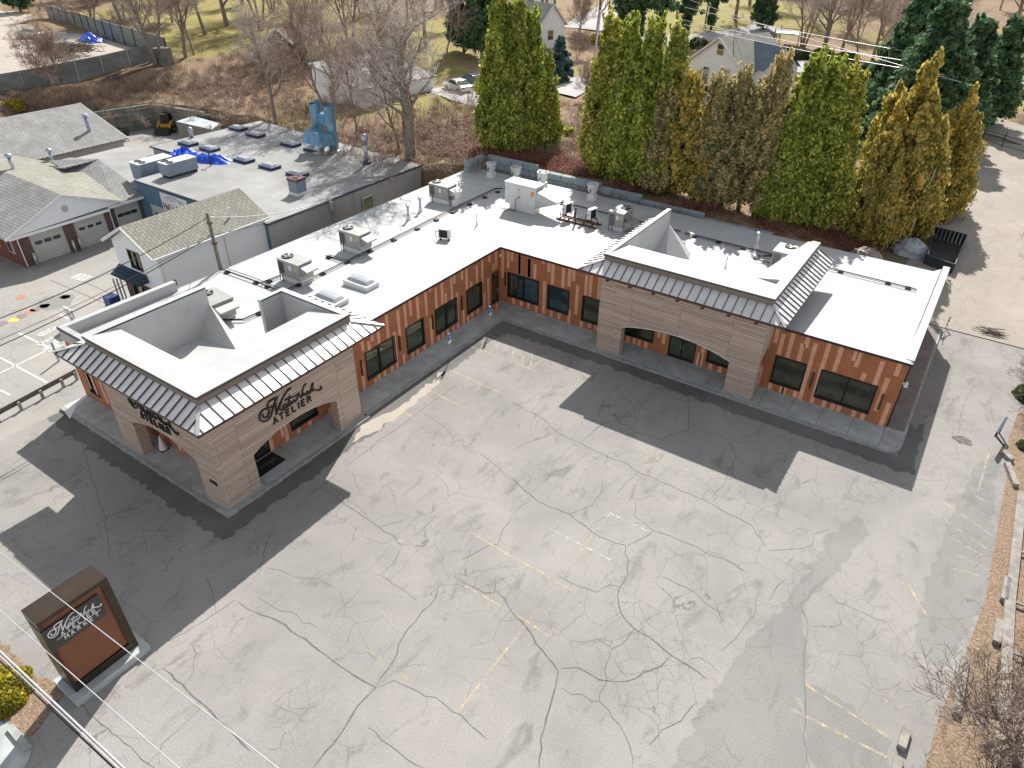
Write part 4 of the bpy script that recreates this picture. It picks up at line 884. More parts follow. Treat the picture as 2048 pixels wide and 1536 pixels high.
def condenser(x, y, zb, rz_, lb, grp=None, w_=.95, d=.34, hh=.75, name='mini_split_condenser'):
    t = thing(name, lb, 'condenser', (0,0,0), grp)
    b = MB(); b.box(-w_/2,-d/2,.1,w_/2,d/2,.1+hh); body = b.build('casing', M_white, t, bevel=.02)
    b = MB(); b.box(-w_/2+.08,-d/2-.02,.18,w_/2-.2,-d/2-.001,.1+hh-.08); b.build('fan_grille', M_dark, body)
    for s_ in (-1, 1): b = MB(); b.box(s_*w_*.35-.03,-d/2-.05,-.02,s_*w_*.35+.03,d/2+.05,.1); b.build('foot', M_dark, t)
    b = MB(); b.tube([(-w_/2,0,.5),(-w_/2-.25,0,.6),(-w_/2-.35,.05,.25),(-w_/2-.2,.1,.02)], .03, 6); b.build('hose', M_black, t, smooth=True)
    t.location = (x, y, zb); t.rotation_euler = (0,0,rz_); return t
condenser(-4.4,-1.2,roofz(-4,-1),R(18),'lone white condenser with a looping black hose on the open roof')
zz = roofz(2, 8.2)
t = thing('equipment_rack', 'low rusty timber and steel rack carrying two condensers', 'rack')
b = MB(); b.bar((.35,7.75,zz+.1),(4.1,7.75,zz+.1),.12); b.bar((.35,8.65,zz+.1),(4.1,8.65,zz+.1),.12)
for x in (.7,1.5,2.9,3.7): b.bar((x,7.6,zz+.2),(x,8.8,zz+.2),.08)
b.build('rack_rails', M_rust, t)
b = MB(); b.bar((2.2,7.6,zz-.3),(2.2,7.6,zz+1.45),.13); b.build('timber_post', M_rust, t)
b = MB()
for x in (.7,1.5,2.9,3.7):
    for y in (7.75,8.65): b.bar((x,y,zz+.1),(x,y,zz+.55),.04)
b.build('rack_legs', M_rust, t)
condenser(1.1,8.2,zz+.5,R(78),'left white condenser of the pair on the rusty rack','pair of condensers on the rack',.9,.36,.85)
condenser(3.4,8.25,zz+.5,R(78),'right white condenser of the pair on the rusty rack','pair of condensers on the rack',.9,.36,.85)

# ------------------------------------------------------------------ lot furniture
def ada(x, y, hh, lb):
    t = thing('parking_sign', lb, 'parking sign', (x, y, 0), 'accessible parking signs')
    b = MB(); b.tube([(x,y,0),(x,y,hh)], .032, 6); b.build('post', M_galv, t)
    b = MB(); b.box(x+.035,y-.16,hh-.5,x+.05,y+.16,hh); p = b.build('sign_panel', mat('sign_blue', (.03,.12,.50), rough=.4), t)
    M_w = M_white; b = MB(); o, u, v, n = (x+.051,y-.12,hh-.42), (0,1,0), (0,0,1), (1,0,0)
    b.stroke([(.1,.3),(.1,.17),(.19,.17),(.23,.07)], .028, o, u, v, n, .004); b.stroke([(.07,.2),(.03,.12),(.08,.04),(.16,.05),(.18,.1)], .02, o, u, v, n, .004); b.stroke([(.1,.32),(.1,.35)], .045, o, u, v, n, .004)
    b.build('wheelchair_symbol', M_w, p)
    b = MB(); b.box(x+.035,y-.16,hh-.75,x+.05,y+.16,hh-.56); b.build('lower_panel', M_white, t)
    return t
ada(2.16,-9.1,2.15,'blue accessible parking sign on a post at the kerb, nearer the street tower')
ada(2.16,-4.35,2.15,'blue accessible parking sign on a post at the kerb by the inner corner')
t = thing('traffic_cone', 'small orange traffic cone on the walk by the corner door', 'cone', (.62,-1.35,.15))
M_or = mat('cone_orange', (.8,.16,.03), rough=.5)
b = MB(); b.box(.44,-1.53,.152,.80,-1.17,.19); b.build('base', M_or, t)
b = MB(); b.lathe((.62,-1.35,.19), [(.14,0),(.03,.6),(0,.6)], 14); b.build('cone_body', M_or, t, smooth=True)
b = MB(); b.lathe((.62,-1.35,.19), [(.092,.25),(.072,.36)], 14); b.build('reflective_band', M_white, t)
t = thing('door_mat', 'black doormat printed with the shop name under the lot-side arch', 'doormat', (1.0,-23.9,.157))
b = MB(); b.box(.12,-24.95,.156,1.28,-22.9,.172); b.build('mat', M_black, t)
script_sign(t, (.42,-23.15,.1725), (0,-1,0), (1,0,0), (0,0,1), .34, mat('dull_print', (.16,.16,.16)), .002)
t = thing('patio_heater', 'grey pointed cone-shaped post on a dark base inside the street arch', 'heater', (-6.2,-26.35,.15))
b = MB(); b.lathe((-5.2,-26.3,.15), [(.24,0),(.24,.08),(.03,1.0),(0,1.02)], 12); b.build('cone_body', M_white, t, smooth=True)
b = MB(); b.box(-5.45,-26.55,.152,-4.95,-26.05,.2); b.build('base', M_black, t)

# pylon sign
t = thing('pylon_sign', 'tall bronze and orange-slatted pylon sign with white script lettering on a concrete footing', 'sign', (5.2,-35.8,0))
x0, x1, y0, y1, zt = 4.62, 5.72, -37.25, -34.6, 4.6
M_brz = mat('dark_bronze', (.075,.052,.035), (.055,.04,.03), scale=1.2, rough=.38, metal=.6)
b = MB(); b.box(4.45,-37.5,0,6.1,-34.35,.34); b.build('concrete_footing', M_conc, t)
b = MB(); b.box(x0,y0,.34,x1-.16,y1,zt); b.box(x1-.16,y0,.34,x1,y0+.13,zt-.0005); b.box(x1-.16,y1-.3,.34,x1,y1,zt-.0005); b.box(x1-.16,y0+.13,zt-.18,x1,y1-.3,zt-.0005); b.box(x1-.16,y0+.13,.34,x1,y1-.3,.72)
b.build('cabinet', M_brz, t)
b = MB(); k = .76
M_slat = mat('copper_slats', (.40,.17,.095), (.34,.15,.085), scale=3, rough=.5, metal=.15)
while k < zt-.2: b.box(x1-.158,y0+.132,k,x1-.075,y1-.302,k+.028); k += .062
b.build('slats', M_slat, t)
b = MB(); b.box(x1-.12,y0-.02,2.95,x1+.03,y1-.52,4.12); b.box(x0+.3,y0-.02,2.95,x1-.12,y0-.002,4.12); p = b.build('name_panel', mat('panel_black', (.035,.032,.03), (.05,.045,.04), scale=1, rough=.4), t)
o_, u_, v_, n_ = (x1+.031,y0+.12,3.32), (0,1,0), (0,0,1), (1,0,0)
script_sign(p, (x1+.031,y0+.13,3.4), u_, v_, n_, .47, M_white, .02, lw=1.15)
caps(p, 'ATELIER', (x1+.031,y0+.5,3.42), u_, v_, n_, 0, .17, .215, .03, M_white, .02)
caps(p, 'MARKET', (x1+.031,y0+.55,3.17), u_, v_, n_, 0, .17, .24, .03, M_white, .02)
b = MB(); b.box(x1+.031,y0+.3,3.375,x1+.045,y0+2.0,3.395); b.box(x1+.031,y0+.22,3.12-.0,x1+.0315,y0+.23,3.13); b.build('rule', M_white, p)

# planting by the street
def leafball(name, c, r, n, m_, lb, cat, sz=.07, flat=.75, parent=None):
    t = thing(name, lb, cat, c)
    g = rng.normal(size=(n,3)); g /= np.linalg.norm(g,axis=1)[:,None]; g[:,2] = np.abs(g[:,2])
    rr = r*rng.uniform(.55,1.03,n)**.6*(1+.13*np.sin(g[:,0]*7+3)*np.cos(g[:,1]*6)); P = g*rr[:,None]*[1,1,flat]+np.array(c)
    leaves(P, g, sz, 'foliage', m_, t); 
    b = MB(); 
    for k in range(5): a = k*1.3; b.tube([c, (c[0]+r*.4*math.cos(a), c[1]+r*.4*math.sin(a), c[2]+r*.5*flat)], [.05,.02], 5)
    b.build('stems', M_bark, t); return t
def leaves(P, Nn, sz, name, m_, parent, jitter=.9, kind=None, asp=1.6):
    """a cloud of small leaf-sprays, one quad each, around the given points"""
    n = len(P); a = rng.normal(size=(n,3)); d = Nn+a*jitter; d /= np.linalg.norm(d,axis=1)[:,None]
    q = rng.normal(size=(n,3)); u = np.cross(d, q); u /= np.linalg.norm(u,axis=1)[:,None]; v = np.cross(d, u)
    s = sz*rng.uniform(.6,1.4,n)[:,None]
    V = np.stack([P-u*s-v*s*asp*.3, P+u*s*.25-v*s*asp, P+u*s+v*s*.3, P-u*s*.2+v*s*asp], 1).reshape(-1,3)
    return mesh_np(name, V, 4, m_, parent, kind)
def mesh_np(name, V, k, m_, parent=None, kind=None, extra=None):
    me = bpy.data.meshes.new(name); n = len(V)//k
    O = V.mean(0) if parent is not None else np.zeros(3)
    pw = _W.get(parent.name, Vector()) if parent else Vector()
    O = np.array(pw); me.vertices.add(len(V)); me.vertices.foreach_set('co', (V-O).astype('f').reshape(-1))
    me.loops.add(n*k); me.loops.foreach_set('vertex_index', np.arange(n*k, dtype='i')); me.polygons.add(n)
    me.polygons.foreach_set('loop_start', np.arange(0, n*k, k, dtype='i'))
    me.update(calc_edges=True); me.materials.append(m_)
    o = bpy.data.objects.new(name, me); col.objects.link(o)
    if parent: o.parent = parent; _W[o.name] = Vector(O)
    if kind: o['kind'] = kind
    return o
def m_leaf(name, cs, rough=.6, sc=.9, trans=.45):
    m, nt, b = _base(name); b.inputs['Roughness'].default_value = rough; b.inputs['Specular IOR Level'].default_value = .2
    g = nt.nodes.new('ShaderNodeNewGeometry'); oi = nt.nodes.new('ShaderNodeObjectInfo')
    c = ramp(nt, g.outputs['Random Per Island'], [(k/(len(cs)-1), x) for k, x in enumerate(cs)])
    cl = ramp(nt, noise(nt, pos(nt), sc, 5, .65), [(.34, (.85,.92,1.15)), (.62, (1.65,1.55,1.75))])
    c = mixc(nt, 1.0, c, cl, 'MULTIPLY')
    v = ramp(nt, oi.outputs['Random'], [(0, (.9,.93,.9)), (1, (1.1,1.05,1.0))]); c = mixc(nt, 1.0, c, v, 'MULTIPLY')
    nt.links.new(c, b.inputs['Base Color'])
    tl = nt.nodes.new('ShaderNodeBsdfTranslucent'); nt.links.new(c, tl.inputs[0]); mx = nt.nodes.new('ShaderNodeMixShader'); mx.inputs[0].default_value = trans
    nt.links.new(b.outputs[0], mx.inputs[1]); nt.links.new(tl.outputs[0], mx.inputs[2]); nt.links.new(mx.outputs[0], nt.nodes['Material Output'].inputs[0])
    return m
M_bark = mat('bark', (.16,.125,.10), (.10,.08,.065), scale=4, rough=.9, bmp=.3)
M_yew = m_leaf('golden_shrub_leaves', [(.20,.19,.02),(.34,.30,.03),(.44,.37,.04)], sc=2)
leafball('shrub', (3.15,-38.95,0), 1.15, 9000, M_yew, 'rounded yellow-green shrub in the bed by the pylon sign', 'shrub', .055)

# wheel stops, timbers and the leaning barrier on the right edge
M_timb = mat('grey_timber', (.36,.33,.29), (.24,.215,.19), scale=3, rough=.9, bmp=.3, dirt=.5)
def timber(a, b_, w_, hh, lb, name='landscape_timber', grp='weathered timbers along the right edge'):
    m_ = MB(); m_.bar((a[0],a[1],hh/2), (b_[0],b_[1],hh/2), w_, hh); return tag(m_.build(name, M_timb, bevel=.02), lb, 'timber', grp)
for a, c, lb in [((1797,1520),(1785,1536+20),'second short concrete-grey timber stop at the bottom right corner of the lot'),((1812,1460),(1800,1500),'short grey timber stop at the bottom right of the lot, above another'),((1928,1320),(1910,1432),'long pale timber lying at the lot edge beside the bare tree'),((2003,905),(2022,925),'short end timber below the leaning steel barrier'),((2012,930),(2030,975),'pale timber set in leaves below the leaning steel barrier'),((2013,1160),(2005,1205),'timber beside the boardwalk fence midway down the right edge'),((1996,1245),(1990,1290),'half-buried timber left of the boardwalk, above the bare tree')]:
    p, q = at(*a), at(*c); timber(p, q, .3, .26, lb)
t = thing('steel_barrier', 'dark steel L-shaped barrier arm at the right edge of the lot', 'barrier', (34.8,2.9,0))
p0, p1, p2 = at(2012,838,1.05), at(1992,870,1.05), at(2008,892,.1)
b = MB(); b.bar(p0, p1, .12, .3); b.build('arm', mat('blue_grey_steel', (.05,.07,.11), rough=.4, metal=.4), t)
b = MB(); b.bar(p1+Vector((0,0,-.05)), p2, .1, .1); b.bar(p0, (p0.x,p0.y,0), .1, .1); b.build('brace', mat('blue_grey_steel2', (.05,.07,.11), rough=.4, metal=.4), t)
t = thing('chain_barrier', 'white and dark chain hanging between the building corner and the drive', 'chain', (30.1,15,0))
b = MB(); p, q = at(1900,636,.9), at(1884,676,.35)
for k in range(14):
    c = p.lerp(q, (k+.5)/14); c.z -= .25*math.sin(math.pi*(k+.5)/14); b.bar(c-Vector((.0,.05,.01)), c+Vector((0.0,.05,.01)), .06, .05, mi=k % 2)
b.build('chain', [M_white, M_black], t)
b = MB(); b.tube([(p.x,p.y,0),(p.x,p.y,1)], .05, 8); b.build('post', M_black, t)
# boardwalk and rail on the far right
t = thing('boardwalk_fence', 'weathered wooden boardwalk rail running down the far right edge', 'fence', (36.2,-8,0))
pts = [at(2044,985,.2), at(2032,1100,.2), at(2020,1200,.2), at(2014,1300,.2), at(2006,1420,.2), at(2002,1536,.2)]
b = MB()
for p, q in zip(pts, pts[1:]): b.bar(p, q, .42, .12)
b.build('walk_board', M_timb, t)
b = MB()
for p, q in zip(pts, pts[1:]):
    o = Vector((.55,0,.6)); b.bar(p+o, q+o, .1, .1); o = Vector((.75,0,.25)); b.bar(p+o, q+o, .07, .1)
b.build('rail', mat('pale_rail', (.50,.47,.47), (.35,.32,.33), scale=3, rough=.8), t)
for p in pts:
    b = MB(); b.bar(p+Vector((.65,0,-.2)), p+Vector((.55,0,.9)), .1, .1); b.bar(p+Vector((.1,0,0)), p+Vector((1.2,0,.0)), .09, .09); b.build('fence_post', M_timb, t)
# pothole
b = MB(); c = at(1926,880,.007); b.poly([(c.x+.62*math.cos(t_)*random.uniform(.7,1.1), c.y+.5*math.sin(t_)*random.uniform(.7,1.1), .007) for t_ in [k*math.pi/7 for k in range(14)]]); b.build('pothole', mat('pothole_gravel', (.20,.18,.155), (.09,.08,.07), scale=5, rough=.95), kind='structure')
t = thing('twig_pile', 'small heap of cut twigs on the drive', 'twigs', (33.1,17.2,.05)); b = MB()
for k in range(26): a = random.uniform(-.4,.4); c = Vector((33.1+random.gauss(0,.35), 17.2+random.gauss(0,.3), .12+random.random()*.2)); d = Vector((math.cos(a),math.sin(a),random.uniform(-.1,.1)))*.6; b.bar(c-d, c+d, .03)
b.build('twigs', M_bark, t)
# guard rail between the two properties
t = thing('guard_rail', 'low dark guard rail on posts between the street tower and the neighbouring bays', 'guard rail', (-17.5,-27,0))
p, q = at(-20,834,.55), at(152,742,.55)
b = MB(); b.bar(p, q, .06, .32); b.build('rail', M_galv if False else mat('dull_rail', (.13,.115,.10), (.09,.08,.075), scale=3, rough=.5, metal=.4), t)
for k in (.05,.3,.55,.8,.97): c = p.lerp(q, k); b = MB(); b.bar((c.x+.1,c.y,0),(c.x+.1,c.y,.6),.16); b.build('post', M_timb, t)
# back area: debris, snow, dumpster frame
t = thing('steel_skip', 'dark ribbed open skip at the back of the drive in tree shade', 'skip', (27.6,33,0))
b = MB(); p = [at(1868,462,.5), at(1932,478,.5), at(1905,540,.4), at(1850,520,.4)]
b.hexa([(v.x,v.y,.06) for v in p], [(v.x,v.y,.2) for v in p]); b.build('floor', M_dark, t)
b = MB()
for a, c in zip(p, p[1:]+p[:1]): b.bar((a.x,a.y,.5), (c.x,c.y,.5), .1, .9)
for k in range(9): a = p[0].lerp(p[1], k/8); c = a.lerp(p[2].lerp(p[3], 1-k/8), .4); b.bar((a.x,a.y,.9),(c.x,c.y,.9),.1,.06)
b.build('ribbed_side', mat('green_black_steel', (.03,.045,.045), rough=.5), t)
def lump(name, c, r, hh, m_, lb, cat):
    b = MB(); n, k = 9, 16; rings = []
    for i in range(n+1):
        f = i/n; rings.append([(c[0]+r*math.cos(2*math.pi*j/k)*math.cos(f*1.57)*random.uniform(.85,1.12), c[1]+r*.8*math.sin(2*math.pi*j/k)*math.cos(f*1.57)*random.uniform(.85,1.12), c[2]+hh*math.sin(f*1.57)*random.uniform(.85,1.1)) for j in range(k)])
    for i in range(n):
        for j in range(k): b.poly([rings[i][j],rings[i][(j+1)%k],rings[i+1][(j+1)%k],rings[i+1][j]])
    return tag(b.build(name, m_, smooth=True), lb, cat)
M_snow = mat('old_snow', (.46,.49,.52), (.36,.38,.40), scale=2, rough=.8, bmp=.4, dirt=.3)
lump('snow_pile', (*at(1818,505,.05)[:2],.05), 1.7, 1.3, M_snow, 'dirty grey snow pile behind the right wing beside the skip', 'snow pile')
lump('debris_pile', (*at(1733,512,2.2)[:2],2.0), 1.3, .9, mat('pale_rubble', (.42,.36,.33), (.16,.12,.10), scale=3, rough=.95, bmp=.5), 'pale rubble heap behind the rear roof edge left of the snow pile', 'debris')
t = thing('light_pole', 'slim grey pole standing by the snow pile under the golden juniper', 'pole', (*at(1806,500)[:2],0)); b = MB(); c = at(1806,500); b.tube([(c.x,c.y,0),(c.x+.3,c.y+.6,7.5)], [.1,.07], 8); b.build('shaft', M_galv, t)
# ------------------------------------------------------------------ neighbouring buildings
def m_shingle(name, c1, c2):
    m, nt, b = _base(name); b.inputs['Roughness'].default_value = .9; b.inputs['Specular IOR Level'].default_value = .2
    br = N(nt, 'ShaderNodeTexBrick'); tc = nt.nodes.new('ShaderNodeNewGeometry'); nt.links.new(pos(nt, (1,1,1.6)), br.inputs['Vector'])
    br.inputs['Scale'].default_value = 1; br.inputs['Brick Width'].default_value = .5; br.inputs['Row Height'].default_value = .28; br.inputs['Mortar Size'].default_value = .03
    br.inputs['Color1'].default_value = (*c1, 1); br.inputs['Color2'].default_value = (*c2, 1); br.inputs['Mortar'].default_value = (*[x*.55 for x in c1], 1)
    v = ramp(nt, noise(nt, pos(nt), .5, 7, .7), [(.3, (.8,.8,.8)), (.7, (1.15,1.15,1.15))])
    nt.links.new(mixc(nt, 1.0, br.outputs[0], v, 'MULTIPLY'), b.inputs['Base Color']); return m
M_sh1 = m_shingle('grey_shingles', (.33,.325,.31), (.27,.265,.255)); M_sh2 = m_shingle('tan_shingles', (.33,.32,.27), (.28,.27,.225)); M_sh3 = m_shingle('dark_blue_shingles', (.05,.075,.11), (.035,.055,.085))
M_side = mat('white_siding', (.84,.85,.86), (.80,.81,.82), scale=1.2, rough=.6, sc=(.2,.2,8), lo=.4, hi=.6)
M_red = m_brick('red_brick', (.22,.04,.035), (.16,.03,.03), (.2,.12,.1)); M_dbr = m_brick('dark_brick', (.15,.09,.065), (.09,.055,.045), (.16,.13,.11))
M_flat = mat('grey_flat_roof', (.37,.365,.35), (.29,.29,.28), scale=.35, rough=.9, detail=9, dirt=.55)
M_gwall = mat('painted_grey_wall', (.42,.40,.37), (.35,.335,.31), scale=.6, rough=.8, dirt=.3)
M_blue = mat('blue_painted_block', (.10,.19,.27), (.075,.15,.22), scale=2, rough=.8, dirt=.3)
M_panel = mat('door_panel_white', (.50,.50,.48), (.42,.42,.40), scale=2, rough=.6, sc=(.3,.3,7), lo=.4, hi=.6)

# long white gabled shop beside the left wing
t = thing('white_shop', 'long narrow two-storey white shop with a tan shingle roof behind the left wing', 'shop', (-21.7,-11.5,0))
x0, x1, y0, y1 = -24.6, -18.85, -16.5, -6.75; xm = (x0+x1)/2
b, P = wall('y', y0, x0, x1, 1.9, 5.0, [(-22.75,-21.2,3.15,4.65)], -1)
b.poly([(x0,y0,5),(x1,y0,5),(xm,y0,6.65)]); b.poly([(x1,y0,0),(x1,y1,0),(x1,y1,5),(x1,y0,5)]); b.poly([(x0,y0,0),(x0,y1,0),(x0,y1,5),(x0,y0,5)]); b.poly([(x0,y1,0),(x1,y1,0),(x1,y1,5),(xm,y1,6.65),(x0,y1,5)])
b.build('siding_wall', M_side, t)
b = MB(); b.box(x0,y0,0,x0+1.0,y0+.1,1.9); b.box(x1-1.2,y0,0,x1,y0+.1,1.9); b.box(x0+1.0,y0,1.7,x1-1.2,y0+.1,1.9); b.build('brick_base', M_dbr, t)
window(t, 'y', y0, -22.75, -21.2, 3.15, 4.65, -1, (-21.98,)); window(t, 'y', y0, -23.6, -20.05, .3, 1.7, -1, (-22.3,-21.1), name='shop_window')
b = MB()
b.hexa([(x0-.4,y0-.5,4.93),(xm,y0-.5,6.6),(xm,y1+.2,6.6),(x0-.4,y1+.2,4.93)], [(x0-.4,y0-.5,5.05),(xm,y0-.5,6.78),(xm,y1+.2,6.78),(x0-.4,y1+.2,5.05)])
b.hexa([(xm,y0-.5,6.6),(x1+.35,y0-.5,4.93),(x1+.35,y1+.2,4.93),(xm,y1+.2,6.6)], [(xm,y0-.5,6.78),(x1+.35,y0-.5,5.05),(x1+.35,y1+.2,5.05),(xm,y1+.2,6.78)])
rf = b.build('roof', M_sh2, t)
b = MB(); b.bar((x0-.42,y0-.53,4.95),(xm,y0-.53,6.66),.06,.22); b.bar((xm,y0-.53,6.66),(x1+.37,y0-.53,4.95),.06,.22); b.build('barge_board', M_white, rf)
b = MB(); b.bar((x1+.42,y0-.5,4.97),(x1+.42,y1+.2,4.97),.12,.12); b.build('gutter', M_white, rf)
b = MB(); b.tube([(xm-.7,y0+4.7,6.2),(xm-.7,y0+4.7,6.9)],.05,6); b.build('roof_vent_pipe', M_white, rf)
b = MB(); b.tube([(-19.6,-9.3,5.5),(-19.6,-9.3,6.35)],.07,8); b.hexa([(-19.9,-9.6,5.3),(-19.3,-9.6,5.15),(-19.3,-9.0,5.15),(-19.9,-9.0,5.3)],[(-19.8,-9.5,5.6),(-19.4,-9.5,5.5),(-19.4,-9.1,5.5),(-19.8,-9.1,5.6)]); b.build('roof_vent_pipe', M_white, rf)
b = MB(); b.hexa([(x0-.1,y0-.9,2.35),(-20.9,y0-.9,2.35),(-20.9,y0-.002,2.35),(x0-.1,y0-.002,2.35)], [(x0-.05,y0-.85,2.42),(-20.95,y0-.85,2.42),(-20.95,y0-.003,2.95),(x0-.05,y0-.003,2.95)]); b.build('pent_awning', M_sh3, t)
b = MB(); b.tube([(x1+.05,y0+.2,4.9),(x1+.05,y0+.2,.1)],.05,6); b.build('downpipe', M_white, t)
b = MB(); b.tube([(x1+.04,y0+5.7,4.6),(x1+.04,y0+5.7,1.9)],.03,6); b.build('conduit', M_cap, t)

# grey flat-roofed auto shop
t = thing('auto_shop', 'large grey flat-roofed auto shop with a blue front and many skylights', 'workshop', (-32,4,0))
zr = 4.55
b = MB(); b.poly([(-18.4,-6.9,0),(-18.4,.1,0),(-18.4,.1,zr),(-18.4,-6.9,zr)]); b.poly([(-18.4,.1,0),(-17.8,.1,0),(-17.8,.1,zr-.25),(-18.4,.1,zr-.25)])
b.build('side_wall', M_gwall, t); b = MB()
b.box(-45.9,.45,0,-18.55,12.4,zr-.2, skip='4'); b.build('side_wall', M_gwall, t)
b = MB(); b.poly([(-37.3,-6.9,0),(-18.4,-6.9,0),(-18.4,-6.9,zr),(-37.3,-6.9,zr)]); b.build('blue_front_wall', M_blue, t)
ring = [(-37.3,-6.95),(-18.35,-6.95),(-18.35,.15),(-18.5,.5),(-18.5,12.45),(-45.5,14.4),(-46.3,.4),(-37.3,.4)]
b = MB(); b.poly([(x,y,zr) for x,y in ring]); rf = b.build('flat_roof', M_flat, t)
b = MB()
for a, c in zip(ring, ring[1:]+ring[:1]): b.bar((*a,zr-.06), (*c,zr-.06), .1, .16)
b.build('roof_edge', mat('dark_roof_edge', (.05,.055,.09), rough=.6), t)
b = MB(); b.box(-51.5,-6.8,0,-37.4,.35,3.7); b.build('low_annex', M_flat, t)
b = MB(); p = [at(*q, 3.71) for q in ((92,318),(122,296),(180,348),(135,345))]
b.build('gravel_patch', M_flat, t) if False else None
b = MB(); b.box(-18.35,-.3,3.75,-18.05,0,4.5); b.build('conduit_head', M_cap, t)
b = MB(); b.box(-18.4,3.9,2.4,-18.35,5.1,3.5); b.build('side_window', M_glass, t)
b = MB(); b.box(-18.42,3.85,2.35,-18.38,5.15,3.6); b.build('window_frame', M_white, t)
b = MB(); b.tube([(-18.3,2.9,.2),(-18.3,2.9,4.4)], .06, 6); b.build('downpipe', M_gwall, t)
b = MB(); b.box(-33.3,-7.05,2.6,-29.3,-6.96,4.25); sg = b.build('sign_board', M_white, t)
caps(sg, "Hal's Auto", (-33.1,-7.055,2.75), (1,0,0), (0,0,1), (0,-1,0), 0, .55, .40, .09, mat('sign_maroon', (.22,.03,.08), rough=.5), .01)
b = MB(); b.stroke([(.5,1.05),(1.1,1.3),(2.2,1.32),(2.9,1.1),(3.4,1.05)], .05, (-33.1,-7.055,2.75), (1,0,0), (0,0,1), (0,-1,0), .01); b.stroke([(.9,1.05),(2.9,1.03)], .04, (-33.1,-7.055,2.75), (1,0,0), (0,0,1), (0,-1,0), .01); b.build('car_emblem', mat('sign_navy', (.03,.04,.15), rough=.5), sg)
b = MB(); b.box(-35.6,-6.97,.05,-33.0,-6.91,2.6); d_ = b.build('roller_door', M_panel, t); b = MB(); b.box(-35.2,-6.98,1.6,-34.6,-6.971,1.9); b.build('door_window', M_glass, d_); b = MB(); b.box(-34.2,-6.98,1.6,-33.6,-6.971,1.9); b.build('door_window', M_glass, d_)
for x, y, lb in [(-44.3,10.3,'navy-curbed skylight at the far left rear of the auto shop roof'),(-40.4,9.7,'second navy-curbed skylight from the left in the rear row'),(-43.5,3.2,'navy-curbed skylight nearest the blue tarps and vent'),(-39.9,3.3,'second navy-curbed skylight from the left in the front row'),(-34.4,9.5,'navy-curbed skylight in the rear row left of the blue ducts'),(-30.9,9.6,'navy-curbed skylight partly hidden behind the blue ducts'),(-33.8,2.9,'middle navy-curbed skylight of the front row'),(-30.0,3.0,'fourth navy-curbed skylight of the front row'),(-26.0,3.0,'navy-curbed skylight nearest the maroon-topped condenser')]:
    skylight(x-1.0,y-.6,x+1.0,y+.6,zr,M_bluecurb,'navy-curbed skylights on the auto shop',lb,.22,.26,True)
# twin blue ducts
t = thing('paint_booth_ducts', 'twin tall blue-grey exhaust ducts with a boxy housing on the auto shop roof', 'duct', (-29.6,9.8,zr))
M_duct = mat('blue_galvanised', (.10,.24,.38), (.20,.36,.48), scale=1.5, rough=.4, metal=.3)
b = MB(); b.tube([(-29.1,10.8,zr),(-29.1,10.8,zr+4.3)], .52, 18); b.tube([(-29.1,10.8,zr+3.0),(-29.1,10.8,zr+4.6)], .58, 18, caps=False); b.build('tall_duct', M_duct, t, smooth=True)
b = MB(); b.tube([(-31.4,11.0,zr+1.5),(-31.4,11.0,zr+4.3)], .56, 18); b.tube([(-31.4,11.0,zr+3.1),(-31.4,11.0,zr+4.5)], .62, 18, caps=False); b.build('short_duct', M_duct, t, smooth=True)
b = MB(); b.box(-30.9,10.7,zr+2.6,-29.7,11.3,zr+3.6); b.build('fan_motor_box', M_duct, t)
b = MB(); b.lathe((-30.0,9.6,zr), [(.75,0),(.75,.1),(.55,.15),(.55,1.0)], 18); b.lathe((-29.1,10.8,zr), [(.75,0),(.75,.1),(.53,.15)], 18); b.build('flashing_ring', M_galv, t, smooth=True)
b = MB(); b.hexa([(-31.6,8.8,zr+.9),(-28.5,8.8,zr+.9),(-28.3,10.4,zr+.9),(-31.6,10.4,zr+.9)], [(-31.2,9.0,zr+2.2),(-29.3,9.0,zr+2.2),(-28.6,10.3,zr+1.9),(-31.3,10.3,zr+2.3)]); b.build('housing', M_duct, t)
t = thing('roof_stack', 'slender grey exhaust stack with cap standing right of the blue ducts', 'stack', (-23.2,9.6,zr)); b = MB(); b.tube([(-23.2,9.6,zr),(-23.2,9.6,zr+2.3)], .2, 10); b.tube([(-23.2,9.6,zr+1.9),(-23.2,9.6,zr+2.9)], .28, 10); b.build('pipe', M_galv, t, smooth=True); b = MB(); b.lathe((-23.2,9.6,zr), [(.45,0),(.4,.25),(.2,.3)], 12); b.build('flashing', M_bluecurb, t)
t = thing('roof_stack', 'short grey stack beside the leftmost front skylight', 'stack', (-47,5,3.7)); b = MB(); b.tube([(-45.6,5.1,zr),(-45.6,5.1,zr+1.1)], .22, 10); b.build('pipe', M_galv, t, smooth=True)
t = thing('square_condenser', 'square condenser with a maroon top rim on the auto shop roof', 'condenser', (-21.9,-.5,zr))
b = MB(); b.box(-22.5,-1.1,zr,-21.3,.1,zr+.25); b.build('base_frame', M_white, t); b = MB(); b.box(-22.45,-1.05,zr+.25,-21.35,.05,zr+1.25); c_ = b.build('casing', mat('slate_panel', (.20,.24,.30), rough=.5), t)
b = MB(); b.box(-22.5,-1.1,zr+1.25,-21.3,.1,zr+1.5); b.build('top_rim', mat('maroon_rim', (.16,.05,.09), rough=.5), c_); b = MB(); b.lathe((-21.9,-.5,zr+1.5), [(0,.03),(.38,.03),(.42,.07),(.42,0)], 18); b.build('fan_guard', M_rust, c_); b = MB(); b.lathe((-21.9,-.5,zr+1.5),[(.42,.005),(.58,.005)],4); b.build('top_plate', M_white, c_)
